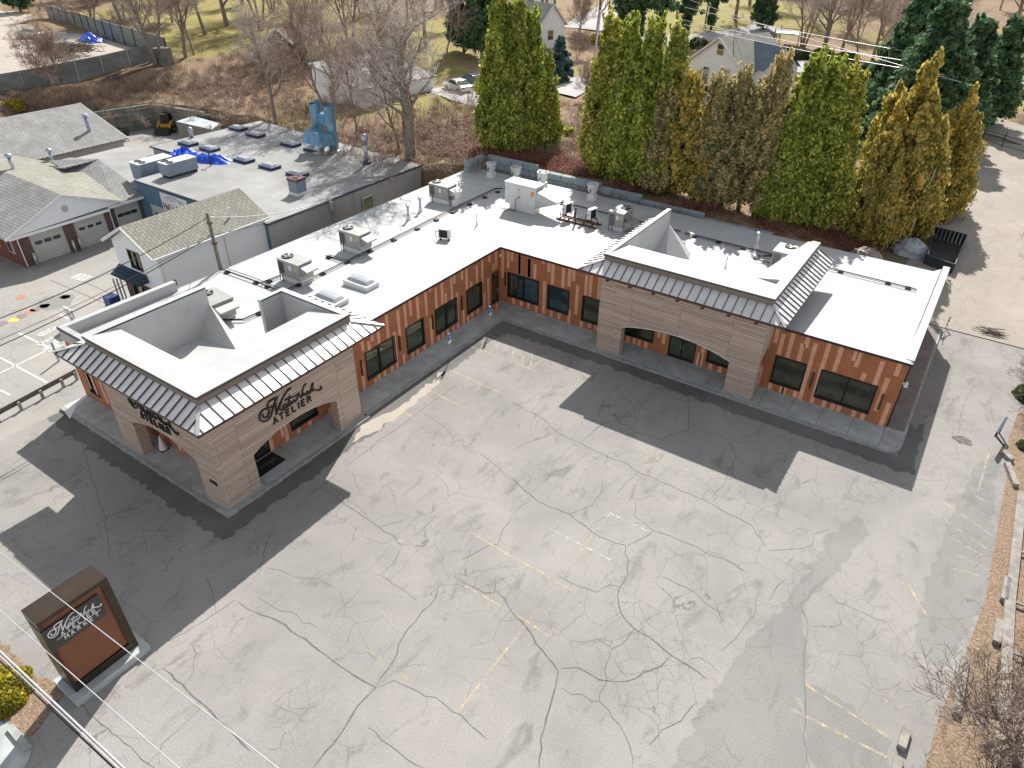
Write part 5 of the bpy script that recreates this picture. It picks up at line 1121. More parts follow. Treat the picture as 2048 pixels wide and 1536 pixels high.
def bigac(x, y, z, lb, L=3.6, Wd=1.6, Hh=1.5):
    t = thing('packaged_ac_unit', lb, 'rooftop unit', (x, y, z), 'blue-grey AC units by the tarps')
    b = MB(); b.box(x-Wd/2,y-L/2,z+.25,x+Wd/2,y+L/2,z+.25+Hh); c_ = b.build('cabinet', mat('ac_slate', (.24,.29,.36), (.20,.25,.31), scale=1, rough=.5) if 'ac_slate' not in bpy.data.materials else bpy.data.materials['ac_slate'], t)
    b = MB(); b.box(x-Wd/2-.03,y-L/2-.03,z+.25+Hh,x+Wd/2+.03,y+L/2+.03,z+.31+Hh); b.build('lid', M_white, c_)
    for k in (-.35,.4): b = MB(); b.lathe((x+k,y-L*.33,z+.31+Hh),[(0,.02),(.3,.02),(.34,.05),(.34,0)],16); b.build('fan_guard', M_black, c_)
    b = MB(); b.box(x-Wd/2+.1,y-L/2+.1,z-.02,x+Wd/2-.1,y-L/2+.25,z+.25); b.build('rail', M_dark, t); b = MB(); b.box(x-Wd/2+.1,y+L/2-.25,z-.02,x+Wd/2-.1,y+L/2-.1,z+.25); b.build('rail', M_dark, t)
bigac(-38.9,-3.9,3.7,'larger blue-grey AC unit with two top fans near the tarps'); bigac(-35.4,-3.3,zr,'smaller blue-grey AC unit right of its twin, by the tarps', 3.2, 1.4, 1.1)
M_tarp = mat('blue_tarp', (.01,.05,.55), (.02,.16,.75), scale=2, rough=.35, bmp=.6, bscale=3)
def tarp(c, rx, ry, hh, lb, rot=0):
    b = MB(); n = 12
    G_ = [[(c[0]+(i/n-.5)*2*rx*math.cos(rot)-(j/n-.5)*2*ry*math.sin(rot), c[1]+(i/n-.5)*2*rx*math.sin(rot)+(j/n-.5)*2*ry*math.cos(rot), c[2]+hh*max(0,1-(2*i/n-1)**2)*max(0,1-(2*j/n-1)**2)*random.uniform(.5,1.3)+random.uniform(0,.12)) for j in range(n+1)] for i in range(n+1)]
    for i in range(n):
        for j in range(n): b.poly([G_[i][j],G_[i+1][j],G_[i+1][j+1],G_[i][j+1]])
    return tag(b.build('tarpaulin', M_tarp), lb, 'tarp')
tarp((-40.2,.2,3.9), 1.5, 2.2, 1.3, 'crumpled blue tarp beside the larger AC unit'); tarp((-36.6,1.0,zr-.1), 2.4, 1.0, .7, 'blue tarp strung toward the thin dark mast', .3); tarp((-42.6,-.9,3.75), .8, 1.4, .7, 'small blue tarp heap on the low annex roof')
t = thing('roof_mast', 'thin dark mast with crossbar on the auto shop roof by the tarp', 'mast', (-35.2,.2,zr)); b = MB(); b.tube([(-35.2,.0,zr),(-35.2,.0,zr+1.5)], .07, 6); b.bar((-35.6,0,zr+1.3),(-34.8,0.1,zr+1.3),.08); b.build('mast', M_black, t)

# garage with brick piers
t = thing('garage_building', 'white-gabled garage with brick piers, roll-up doors and grey shingles at the left edge', 'garage', (-41,-13,0))
xf = -37
b, P = wall('x', xf, -18.5, -10.3, 0, 2.75, [(-17.45,-14.55,-.0,2.63),(-13.62,-10.75,-.0,2.68)], 1, .2)
b.build('brick_pier_wall', M_dbr, t)
b, P = wall('x', xf-.35, -10.3, -6.95, 0, 3.0, [(-9.6,-7.15,0,2.6)], 1, .2); b.poly([(xf-.35,-10.3,0),(xf,-10.3,0),(xf,-10.3,3),(xf-.35,-10.3,3)]); b.build('brick_pier_wall', M_dbr, t)
b = MB(); b.poly([(xf,-18.5,0),(-58,-18.5,0),(-58,-18.5,2.9),(xf,-18.5,2.9)]); b.build('red_brick_wall', M_red, t)
for a, c, zt_, oval, xx in ((-17.45,-14.55,2.63,1,xf-.12),(-13.62,-10.75,2.68,0,xf-.12),(-9.6,-7.15,2.6,1,xf-.47)):
    b = MB(); b.box(xx-.05,a,0,xx,c,zt_)
    for k in range(1,5): b.box(xx,a,zt_*k/5-.012,xx+.008,c,zt_*k/5+.012)
    d_ = b.build('roller_door', M_panel, t)
    for k in range(3):
        yc = a+(c-a)*(.22+.27*k); b = MB()
        if oval: b.prism([(xx+.004, yc+.32*math.copysign(abs(math.cos(s_))**.5,math.cos(s_)), 1.72+.17*math.copysign(abs(math.sin(s_))**.5,math.sin(s_))) for s_ in [q*math.pi/8 for q in range(16)]], (.02,0,0))
        else: b.box(xx+.004,yc-.26,1.62,xx+.02,yc+.26,1.86)
        b.build('door_window', mat('smoked_glass', (.05,.05,.045), rough=.15) if 'smoked_glass' not in bpy.data.materials else bpy.data.materials['smoked_glass'], d_)
b = MB(); b.poly([(xf+.45,-19.1,2.95),(xf+.45,-8.9,3.2),(xf+.45,-13.98,5.15)]); b.box(xf-.3,-19.1,2.72,xf+.5,-10.35,2.95); b.box(xf-.6,-10.35,2.9,xf+.45,-6.9,3.12); g_ = b.build('gable_front', M_side, t)
b = MB(); b.lathe((xf+.46,-14.1,3.9), [(0,0)]*2, 4); b.prism([(xf+.455,-14.05+.3*math.cos(k*math.pi/8),4.05+.3*math.sin(k*math.pi/8)) for k in range(16)], (.03,0,0)); b.build('round_vent', M_cap, g_)
b = MB(); b.hexa([(xf+.6,-19.4,2.85),(xf+.6,-13.98,5.15),(-62,-13.98,5.6),(-62,-19.4,2.85)], [(xf+.6,-19.4,2.97),(xf+.6,-13.98,5.29),(-62,-13.98,5.74),(-62,-19.4,2.97)]); b.build('roof_slope', M_sh1, t)
b = MB(); b.hexa([(xf+.6,-13.98,5.14),(xf+.6,-8.9,3.1),(-44,-7.5,4.4),(-62,-13.98,5.6)], [(xf+.6,-13.98,5.28),(xf+.6,-8.9,3.24),(-44,-7.5,4.54),(-62,-13.98,5.74)]); b.build('roof_slope', M_sh2, t)
b = MB(); b.hexa([(xf+.35,-9.6,3.1),(xf+.35,-6.6,3.1),(-43.5,-6.6,5.2),(-47,-9.6,5.2)], [(xf+.35,-9.6,3.24),(xf+.35,-6.6,3.24),(-43.5,-6.6,5.34),(-47,-9.6,5.34)]); b.build('roof_slope', M_sh1, t)
b = MB(); b.hexa([(-43.5,-6.6,5.2),(-43.5,-9.9,5.2),(-52,-9.9,3.6),(-52,-5.4,3.6)], [(-43.5,-6.6,5.34),(-43.5,-9.9,5.34),(-52,-9.9,3.74),(-52,-5.4,3.74)]); b.build('roof_slope', M_sh1, t)
b = MB(); b.bar((xf+.62,-19.45,2.9),(xf+.62,-13.98,5.22),.05,.2); b.bar((xf+.62,-13.98,5.22),(xf+.62,-8.85,3.17),.05,.2); b.build('barge_board', M_white, t)
for y in (-18.4,-10.25): b = MB(); b.tube([(xf+.1,y,2.8),(xf+.1,y,.1)], .05, 6); b.build('downpipe', M_white, t)
for k, x in enumerate((-38.6,-41.2)): 
    b = MB(); b.box(x-.5,-18.55,1.0,x+.5,-18.49,2.5); w_ = b.build('sash_window', M_white, t); b = MB(); b.box(x-.38,-18.57,1.1,x+.38,-18.551,2.4); b.build('pane', M_glass, w_)
for x, y, hh in ((-47,-12.9,1.3),(-48.7,-8.6,.5)): b = MB(); b.tube([(x,y,4.2),(x,y,5.2+hh)], .16, 10); b.lathe((x,y,5.2+hh), [(.32,-.05),(.3,.2),(0,.28)], 12); b.build('flue', M_galv, t, smooth=True)
for x, y, lb in [(-36.55,-17.75,'pale bollard at the left side of the first garage door'),(-36.6,-14.35,'pale bollard right of the first garage door'),(-36.7,-13.75,'pale bollard left of the second garage door')]:
    tt = thing('bollard', lb, 'bollard', (x,y,0), 'bollards at the garage doors'); b = MB(); b.tube([(x,y,0),(x,y,1.15)], .1, 10); b.lathe((x,y,1.15),[(.1,0),(.06,.06),(0,.08)],10); b.build('post', M_cap, tt, smooth=True)
# long shed
def gable(name, lb, cat, pL, pR, depth, zg, ze, zp, wallm, roofm, ov=.35, wins=(), away=None, group=None):
    """gabled building: pL,pR = bottom corners of the gable wall seen; it runs back from there"""
    pL, pR = Vector((pL[0],pL[1],0)), Vector((pR[0],pR[1],0)); e = (pR-pL).normalized(); wd = (pR-pL).length; n = Vector((-e.y,e.x,0)) if away is None else Vector((*away,0)).normalized()
    Q = lambda a, d, z: pL+e*a+n*d+Vector((0,0,z)); t = thing(name, lb, cat, ((pL+pR)/2+n*depth/2+Vector((0,0,zg)))[:], group)
    b = MB(); b.poly([Q(0,0,zg-1),Q(wd,0,zg-1),Q(wd,0,ze),Q(wd/2,0,zp),Q(0,0,ze)]); b.poly([Q(0,depth,zg-1),Q(wd,depth,zg-1),Q(wd,depth,ze),Q(wd/2,depth,zp),Q(0,depth,ze)])
    b.poly([Q(0,0,zg-1),Q(0,depth,zg-1),Q(0,depth,ze),Q(0,0,ze)]); b.poly([Q(wd,0,zg-1),Q(wd,depth,zg-1),Q(wd,depth,ze),Q(wd,0,ze)]); b.build('wall', wallm, t)
    b = MB(); sl_ = (zp-ze)/(wd/2)
    b.hexa([Q(-ov,-ov,ze-ov*sl_),Q(wd/2,-ov,zp),Q(wd/2,depth+ov,zp),Q(-ov,depth+ov,ze-ov*sl_)], [Q(-ov,-ov,ze-ov*sl_+.14),Q(wd/2,-ov,zp+.14),Q(wd/2,depth+ov,zp+.14),Q(-ov,depth+ov,ze-ov*sl_+.14)])
    b.hexa([Q(wd/2,-ov,zp),Q(wd+ov,-ov,ze-ov*sl_),Q(wd+ov,depth+ov,ze-ov*sl_),Q(wd/2,depth+ov,zp)], [Q(wd/2,-ov,zp+.14),Q(wd+ov,-ov,ze-ov*sl_+.14),Q(wd+ov,depth+ov,ze-ov*sl_+.14),Q(wd/2,depth+ov,zp+.14)])
    r_ = b.build('roof', roofm, t)
    b = MB(); b.bar(Q(-ov,-ov-.03,ze-ov*sl_+.03),Q(wd/2,-ov-.03,zp+.05),.06,.24); b.bar(Q(wd/2,-ov-.03,zp+.05),Q(wd+ov,-ov-.03,ze-ov*sl_+.03),.06,.24); b.build('barge_board', M_white, r_)
    for a, z0_, ww, hh in wins:
        b = MB(); b.hexa([Q(a-.1,-.05,z0_-.1),Q(a+ww+.1,-.05,z0_-.1),Q(a+ww+.1,.02,z0_-.1),Q(a-.1,.02,z0_-.1)], [Q(a-.1,-.05,z0_+hh+.1),Q(a+ww+.1,-.05,z0_+hh+.1),Q(a+ww+.1,.02,z0_+hh+.1),Q(a-.1,.02,z0_+hh+.1)]); f_ = b.build('window', M_white, t)
        for k in range(2): b = MB(); zz0 = z0_+k*(hh/2+.02); b.hexa([Q(a,-.07,zz0),Q(a+ww,-.07,zz0),Q(a+ww,-.052,zz0),Q(a,-.052,zz0)], [Q(a,-.07,zz0+hh/2-.05),Q(a+ww,-.07,zz0+hh/2-.05),Q(a+ww,-.052,zz0+hh/2-.05),Q(a,-.052,zz0+hh/2-.05)]); b.build('pane', M_glass, f_)
    return t, Q, wd
t, Q, wd = gable('long_shed', 'long low outbuilding with a big pale grey shingle roof at the far left', 'outbuilding', (-57,3.2), (-74,3.2), 40, 0, 3.1, 5.7, M_gwall, M_sh1, .5, away=(0,-1))
b = MB(); b.tube([(-59.5,1.0,3.5),(-59.5,1.0,5.6)], .2, 10); b.lathe((-59.5,1,5.6),[(.32,-.05),(.3,.3),(0,.35)],12); b.build('flue', mat('purple_cap_flue', (.32,.30,.55), (.5,.52,.5), scale=1, rough=.4), t, smooth=True)

# masonry and concrete walls
M_blk = mat('concrete_blocks_blue_grey', (.33,.39,.41), (.26,.31,.33), scale=.9, rough=.9, bmp=.3, dirt=.3)
def blockwall(name, lb, pts, tops, zb, m_, bw=1.5, bh=.6, th=.6, cat='retaining wall'):
    b = MB()
    for (p, q), zt_ in zip(zip(pts, pts[1:]), tops):
        p, q = Vector((*p,0)), Vector((*q,0)); L = (q-p).length; e = (q-p)/L; n = Vector((-e.y,e.x,0)); nr = int((zt_-zb)/bh); nb_ = max(1, round(L/bw))
        for r_ in range(nr+1):
            z0 = zt_-bh*(r_+1); 
            if z0 < zb-.5: break
            off = .5*(r_ % 2)
            ks = [0]+[(k+off)/nb_ for k in range(0 if off else 1, nb_)]+[1]
            for a, c in zip(ks, ks[1:]):
                if c-a < .01: continue
                A, B = p+e*(a*L+.035), p+e*(c*L-.035); j = random.uniform(-.015,.015)
                b.hexa([A+n*j+Vector((0,0,z0+.045)), B+n*j+Vector((0,0,z0+.045)), B+n*th+Vector((0,0,z0+.045)), A+n*th+Vector((0,0,z0+.045))], [A+n*j+Vector((0,0,z0+bh)), B+n*j+Vector((0,0,z0+bh)), B+n*th+Vector((0,0,z0+bh)), A+n*th+Vector((0,0,z0+bh))])
    return tag(b.build(name, m_), lb, cat)
blockwall('retaining_wall', 'stepped blue-grey block retaining wall behind the right wing', [(-13.3,16.6),(-7.4,16.6),(-.4,16.6),(3.8,16.6),(9.8,16.6),(15.8,16.6),(22.0,16.6)], [5.4,5.0,4.7,4.3,3.9,3.4], 3.0, M_blk)
blockwall('retaining_wall', 'short return of blue-grey blocks at the rear left corner of the roof', [(-13.4,13.7),(-13.4,16.6)], [5.4], 3.6, M_blk)
M_blk2 = mat('old_concrete_blocks', (.25,.25,.22), (.15,.16,.145), scale=.7, rough=.95, bmp=.3, dirt=.6)
blockwall('retaining_wall', 'tall old concrete block wall at the back of the yard beyond the long shed', [(-70.2,15.6),(-73.2,3.4)], [3.1], 0, M_blk2, 2.2, .62)
blockwall('retaining_wall', 'old concrete block wall running behind the grey container', [(-60,17.0),(-70.2,15.6)], [3.1], 0, M_blk2, 2.2, .62)
def panelwall(lb, P, hh, postm, name='concrete_panel_wall', sp=4.2, zs=None):
    t = thing(name, lb, 'wall', P[0])
    for p, q in zip(P, P[1:]):
        p, q = Vector(p), Vector(q); L = (q-p).length; n_ = max(1, round(L/sp))
        for k in range(n_):
            a, c = p.lerp(q, k/n_), p.lerp(q, (k+1)/n_); b = MB(); b.hexa([a+Vector((0,-.08,-1)), c+Vector((0,-.08,-1)), c+Vector((0,.08,-1)), a+Vector((0,.08,-1))], [a+Vector((0,-.08,hh)), c+Vector((0,-.08,hh)), c+Vector((0,.08,hh)), a+Vector((0,.08,hh))]); b.build('panel', M_pw, t)
            b = MB(); b.bar(a+Vector((.1,-.12,-.8)), a+Vector((.1,-.12,hh+.05)), .14, .14); b.build('panel_post', postm, t)
    return t
M_pw = mat('stained_concrete_panel', (.25,.27,.25), (.17,.19,.18), scale=.5, rough=.9, dirt=.5, sc=(1,1,2.5))
PA = [hill(-60,205), hill(0,190), hill(105,171), hill(210,148), hill(312,122)]
panelwall('long grey concrete panel wall below the upper parking area', PA, 2.5, M_cap)
zpl = PA[3].z+.9
PB = [at(338,116,zpl-.6), at(298,104,zpl), at(230,84,zpl), at(170,64,zpl), at(100,42,zpl)]
panelwall('far grey concrete panel wall with dark posts behind the upper parking area', PB, 3.0, M_black)
b = MB(); b.poly([PA[0]+Vector((-.3,.5,1.3)), PA[1]+Vector((-.3,.5,1.3)), PA[2]+Vector((-.3,.5,1.3)), PA[3]+Vector((-.3,.5,1.3)), PA[4]+Vector((-.3,.3,1.3)), at(298,106,zpl+.3), at(170,66,zpl+.3), at(60,30,zpl+.3), at(-80,0,zpl+.3), at(-200,60,zpl+.3)]); b.build('upper_parking_area', M_dust, kind='structure')
t = thing('concrete_pier', 'mossy square concrete pier at the end of the panel wall', 'pier', tuple(hill(330,125))); p = hill(330,128); b = MB(); b.box(p.x-1,p.y-1,p.z-1,p.x+1,p.y+1,p.z+2.3); b.build('block', M_blk2, t)

# container, skid steer, trailer
t = thing('storage_container', 'pale-topped ribbed grey storage container with a small notice by the skid steer', 'container', (-58,13.6,0))
p = [at(352,243,2.6), at(424,259,2.6), at(440,247,2.6), at(386,232,2.6)]
b = MB(); b.hexa([(v.x,v.y,.1) for v in p], [(v.x,v.y,2.6) for v in p]); bd = b.build('body', mat('ribbed_tan_steel', (.30,.285,.265), (.25,.24,.22), scale=3, rough=.6), t)
b = MB(); b.poly([(v.x,v.y,2.61) for v in p]); b.build('roof_panel', mat('pale_blue_roof', (.42,.48,.53), (.52,.55,.56), scale=.8, rough=.5), t)
b = MB()
for k in range(26): a = p[0].lerp(p[1], (k+.5)/26); b.box(a.x-.05,a.y-.06,.15,a.x+.05,a.y+.02,2.55)
b.build('ribs', bpy.data.materials['ribbed_tan_steel'], bd)
a = p[0].lerp(p[1], .42); b = MB(); b.box(a.x-.45,a.y-.12,1.5,a.x+.45,a.y-.08,2.2); b.build('notice', mat('pink_notice', (.6,.4,.42), rough=.6), bd)
t = thing('skid_steer', 'yellow skid steer loader with a black cab in the back yard', 'loader')
M_cat = mat('loader_yellow', (.72,.36,.03), (.6,.3,.02), scale=2, rough=.5)
b = MB(); b.box(-1.1,-.55,.35,1.0,.55,1.0); b.build('chassis', M_cat, t)
b = MB(); b.box(-.5,-.5,1.0,.6,.5,2.05); b.build('cab', M_black, t)
for s_ in (-1,1):
    b = MB(); b.bar((-1.2,s_*.72,1.5),(.6,s_*.72,1.2),.14,.22); b.bar((.6,s_*.72,1.2),(1.5,s_*.72,.5),.14,.2); b.bar((-1.2,s_*.72,1.5),(-1.1,s_*.72,.6),.14,.2); b.build('lift_arm', M_cat, t)
    for x in (-.65,.55): b = MB(); b.tube([(x,s_*.58,.4),(x,s_*.92,.4)], .4, 16); w_ = b.build('wheel', M_dark, t); b = MB(); b.tube([(x,s_*.921,.4),(x,s_*.93,.4)], .18, 10); b.build('rim', M_cat, w_)
b = MB(); b.prism([(1.4,-.9,.1),(2.2,-.9,.1),(1.5,-.9,.8)], (0,1.8,0)); b.build('bucket', M_black, t)
t.location = at(340,262,0); t.rotation_euler = (0,0,R(-60)); t.scale = (1.15,1.15,1.15)
t = thing('utility_trailer', 'dark slatted utility trailer parked at the corner of the long shed', 'trailer')
b = MB(); b.box(-1.3,-.8,.55,1.3,.8,.65); b.build('deck', M_black, t)
b = MB()
for z in (.8,1.1,1.4): 
    for s_ in (-1,1): b.bar((-1.3,s_*.78,z),(1.3,s_*.78,z),.04,.16); b.bar((s_*1.3,-.8,z),(s_*1.3,.8,z),.04,.16)
for x in (-1.3,0,1.3):
    for s_ in (-1,1): b.bar((x,s_*.8,.5),(x,s_*.8,1.6),.07)
b.build('side_rails', M_black, t)
for s_ in (-1,1): b = MB(); b.tube([(0,s_*.85,.36),(0,s_*1.05,.36)], .36, 16); w_ = b.build('wheel', M_dark, t); b = MB(); b.tube([(0,s_*1.052,.36),(0,s_*1.06,.36)], .17, 10); b.build('rim', M_cap, w_)
t.location = at(236,281,0); t.rotation_euler = (0,0,R(20))

# cars
def car(lb, c, loc, rz_, s=1.0, grp=None):
    t = thing('parked_car', lb, 'car', (0,0,0), grp)
    prof = [(-2.25,.35),(-2.28,.75),(-2.1,.95),(-1.45,1.0),(-.75,1.42),(.55,1.44),(1.25,1.02),(2.05,.9),(2.28,.68),(2.25,.35)]
    m_ = mat('car_paint_'+lb.split()[0], c, rough=.25, metal=.3, spec=.7)
    b = MB(); L = [(x,-.86+(.14 if z > 1.1 else 0),z) for x,z in prof]; Rr = [(x,.86-(.14 if z > 1.1 else 0),z) for x,z in prof]
    n = len(prof); b.v = L+Rr; b.f = [tuple(range(n)), tuple(range(2*n-1,n-1,-1))]+[(i,(i+1)%n,n+(i+1)%n,n+i) for i in range(n)]; b.m = [0]*len(b.f); b.build('body', m_, t, smooth=False, bevel=.06)
    for s_ in (-1,1): b = MB(); b.poly([(-1.3,s_*.845,1.0),(-.72,s_*.735,1.36),(.5,s_*.735,1.38),(1.1,s_*.845,1.03)] if True else []); b.v = [(x,y+s_*.012,z) for x,y,z in b.v]; b.build('side_window', M_glass, t)
    b = MB(); b.poly([(1.22,-.78,1.06),(1.22,.78,1.06),(.62,.66,1.42),(.62,-.66,1.42)]); b.v = [(x+.03,y,z+.02) for x,y,z in b.v]; b.build('windscreen', M_glass, t)
    b = MB(); b.poly([(-1.42,-.78,1.04),(-1.42,.78,1.04),(-.82,.66,1.41),(-.82,-.66,1.41)]); b.v = [(x-.03,y,z+.02) for x,y,z in b.v]; b.build('rear_window', M_glass, t)
    for x in (-1.4,1.4):
        for s_ in (-1,1): b = MB(); b.tube([(x,s_*.68,.33),(x,s_*.9,.33)], .34, 18); w_ = b.build('wheel', M_dark, t); b = MB(); b.tube([(x,s_*.902,.33),(x,s_*.915,.33)], .2, 12); b.build('rim', M_cap, w_)
    for s_ in (-1,1): b = MB(); b.box(-2.3,s_*.62-.18,.68,-2.26,s_*.62+.18,.86); b.build('tail_light', mat('tail_red', (.5,.02,.02), rough=.3) if 'tail_red' not in bpy.data.materials else bpy.data.materials['tail_red'], t); b = MB(); b.box(2.22,s_*.6-.2,.6,2.29,s_*.6+.2,.75); b.build('headlight', M_cap, t)
    t.location = loc; t.rotation_euler = (0,0,rz_); t.scale = (s,s,s); return t
pc = hill(916,183); p2 = hill(948,172)
car('white sedan parked on the lawn left of the tall arborvitae', (.7,.7,.7), pc+Vector((0,0,.02)), R(160), 1.05)
car('blue car parked just behind the white sedan', (.04,.12,.3), p2+Vector((0,0,.02)), R(160), 1.05)
car('silver car parked on the upper lot at the far top left', (.6,.62,.65), at(66,76,zpl+.33), R(200), 1.1)
car('small pale car in the drive beside the white house, between the conifer tops', (.55,.58,.62), hill(1575,158)+Vector((0,0,.1)), R(70), .9)
t = thing('brush_heap', 'long dark heap of brush on the upper lot by the far wall', 'brush pile', tuple(at(140,97,zpl+.3))); b = MB()
for k in range(420): c = at(random.gauss(140,24), random.gauss(95,5), zpl+.3+random.random()*1.4); d = Vector((random.gauss(0,1),random.gauss(0,1),random.gauss(0,.3)))*.7; b.bar(c-d, c+d, .07)
b.build('twigs', M_bark, t)
tarp(tuple(at(182,82,zpl+.4)), 2.4, 1.4, 1.2, 'purple-blue tarp over a load beside the brush heap on the upper lot')

# white house with the dark blue cross gable
gz = h(-8,74)
pL, pR = at(1383,117,gz+5.2), at(1488,141,gz+5.2)
best = min((( (at(1437,75,z).to_2d()-((pL+pR)/2).to_2d()).length, z) for z in np.arange(gz+5.5, gz+14, .1)))[1]
t, Q, wd = gable('white_house', 'white clapboard house with a pale roof and dark blue cross gable behind the conifers', 'house', pL, pR, 8.6, gz, gz+5.2, best, M_side, M_sh2, .4, wins=[(2.6,gz+2.4,1.0,2.2),(6.2,gz+3.3,1.1,1.6),(4.6,gz+6.4,1.1,1.3)])
hz = best-.5; ex = 1.5
b = MB(); b.poly([Q(wd/2-.3,5.2,hz),Q(wd+ex+.3,5.2,hz),Q(wd+ex+.3,1.7,gz+5.2),Q(wd+.2,1.7,gz+5.2)]); b.poly([Q(wd/2-.3,5.2,hz),Q(wd+ex+.3,5.2,hz),Q(wd+ex+.3,8.7,gz+5.2),Q(wd+.2,8.7,gz+5.2)]); b.build('cross_gable_roof', M_sh3, t)
b = MB(); b.poly([Q(wd+ex,2.0,gz-1),Q(wd+ex,8.4,gz-1),Q(wd+ex,8.4,gz+5.3),Q(wd+ex,5.2,hz-.1),Q(wd+ex,2.0,gz+5.3)]); b.poly([Q(wd,2.0,gz-1),Q(wd+ex,2.0,gz-1),Q(wd+ex,2.0,gz+5.3),Q(wd,2.0,gz+5.3)]); b.build('cross_gable_wall', M_side, t)
b = MB(); b.hexa([Q(.2,-2.6,gz+1.2),Q(4.0,-2.6,gz+1.2),Q(4.0,-.01,gz+1.2),Q(.2,-.01,gz+1.2)], [Q(.9,-2.0,gz+1.4),Q(3.6,-2.0,gz+1.4),Q(4.0,-.02,gz+2.3),Q(.2,-.02,gz+2.3)]); b.build('porch_roof', M_sh3, t)
b = MB(); b.tube([Q(wd/2+.9,1.5,best-.8),Q(wd/2+.9,1.5,best+.9)], .07, 6); b.build('vent_pipe', M_cap, t)
# other houses behind
gz = h(-60,130); pL, pR = at(1096,122-14,gz), at(1135,96,gz)
gable('blue_white_house', 'pale blue-grey house with a skylit roof at the top behind the blue spruce', 'house', at(1078,88,gz+1), at(1128,82,gz+1), 13, gz, gz+4.0, gz+7.0, M_side, M_sh1, .4, wins=[(2,gz+1.5,1.2,1.5)])
gable('blue_white_house_wing', 'tall gabled front of the pale house cut by the top edge', 'house', at(1062,46,gz+1), at(1106,36,gz+1), 10, gz, gz+5.0, gz+9.5, M_side, M_sh3, .4, wins=[(4,gz+4.2,1.2,1.8),(6,gz+4.2,1.2,1.8)])
gz = h(18,125); gable('grey_roof_house', 'small grey-roofed white house glimpsed between bare trees at upper right', 'house', at(1775,130,gz), at(1815,136,gz), 13, gz, gz+3.4, gz+6.0, M_side, M_sh1, .4)
t = thing('white_garage', 'pale single-slope garage with a broad grey roof behind the big bare tree', 'garage', tuple(hill(690,205)))
A, B = hill(632,202), hill(726,217); zg = min(A.z, B.z); A.z = B.z = 0; e = (B-A).normalized(); n = Vector((-e.y,e.x,0)); L = (B-A).length; dp = 11.5
q = lambda a, d, z: A+e*a+n*d+Vector((0,0,z))
b = MB(); b.poly([q(0,0,zg-1),q(L,0,zg-1),q(L,0,zg+3.0),q(0,0,zg+4.4)]); b.poly([q(L,0,zg-1),q(L,dp,zg-1),q(L,dp,zg+3.0),q(L,0,zg+3.0)]); b.poly([q(0,0,zg-1),q(0,dp,zg-1),q(0,dp,zg+4.4),q(0,0,zg+4.4)]); b.poly([q(0,dp,zg-1),q(L,dp,zg-1),q(L,dp,zg+3),q(0,dp,zg+4.4)]); b.build('wall', M_side, t)
b = MB(); b.hexa([q(-.4,-.4,zg+4.5),q(L+.4,-.4,zg+2.95),q(L+.4,dp+.4,zg+2.95),q(-.4,dp+.4,zg+4.5)], [q(-.4,-.4,zg+4.65),q(L+.4,-.4,zg+3.1),q(L+.4,dp+.4,zg+3.1),q(-.4,dp+.4,zg+4.65)]); b.build('roof', M_sh1, t)
b = MB(); b.hexa([q(L*.35,-.05,zg+1),q(L*.45,-.05,zg+1),q(L*.45,-.01,zg+1),q(L*.35,-.01,zg+1)],[q(L*.35,-.05,zg+2.4),q(L*.45,-.05,zg+2.4),q(L*.45,-.01,zg+2.4),q(L*.35,-.01,zg+2.4)]); b.build('window', M_frame, t)
t, Q, wd = gable('brown_shed', 'small brown shed half hidden in bare branches at the upper left', 'shed', hill(540,138), hill(592,140), 5, h(-75,50), h(-75,50)+2.4, h(-75,50)+4.2, mat('brown_boards', (.12,.07,.055), rough=.9), mat('rusty_brown_roof', (.25,.15,.12), (.18,.11,.09), scale=2, rough=.9), .3)
gz = h(0,105); t = thing('raised_deck', 'small raised wooden deck with rails behind the white house', 'deck', tuple(at(1580,62,gz+2))); c = at(1580,66,gz+2)
b = MB(); b.box(c.x-2.5,c.y-2,gz+1.9,c.x+2.5,c.y+2,gz+2.1); b.build('deck_floor', mat('pale_blue_deck', (.4,.45,.5), rough=.6), t); b = MB()
for x in (-2.4,2.4):
    for y in (-1.9,1.9): b.bar((c.x+x,c.y+y,gz-1),(c.x+x,c.y+y,gz+3),.15)
b.bar((c.x-2.4,c.y-1.9,gz+3),(c.x+2.4,c.y-1.9,gz+3),.12); b.bar((c.x+2.4,c.y-1.9,gz+3),(c.x+2.4,c.y+1.9,gz+3),.12); b.build('deck_frame', mat('deck_brown', (.2,.11,.07), rough=.8), t)

# gate at the end of the drive
t = thing('metal_fence', 'low black metal picket fence across the end of the drive', 'fence', (29,75,0))
b = MB(); P = [Vector((24.5,79.2,0)), Vector((29.5,75.6,0)), Vector((36,71.5,0)), Vector((42,68.5,0))]
for p, q_ in zip(P, P[1:]):
    for z in (.25,1.5): b.bar(p+Vector((0,0,z)), q_+Vector((0,0,z)), .06)
    n_ = int((q_-p).length/.2)
    for k in range(n_): a = p.lerp(q_, k/n_); b.bar(a+Vector((0,0,.2)), a+Vector((0,0,1.55)), .025)
b.build('pickets', M_black, t)
for p in P+[P[0].lerp(P[1],.5),P[1].lerp(P[2],.5)]: b = MB(); b.bar(p, p+Vector((0,0,1.95)), .12); b.build('fence_post', M_black, t)
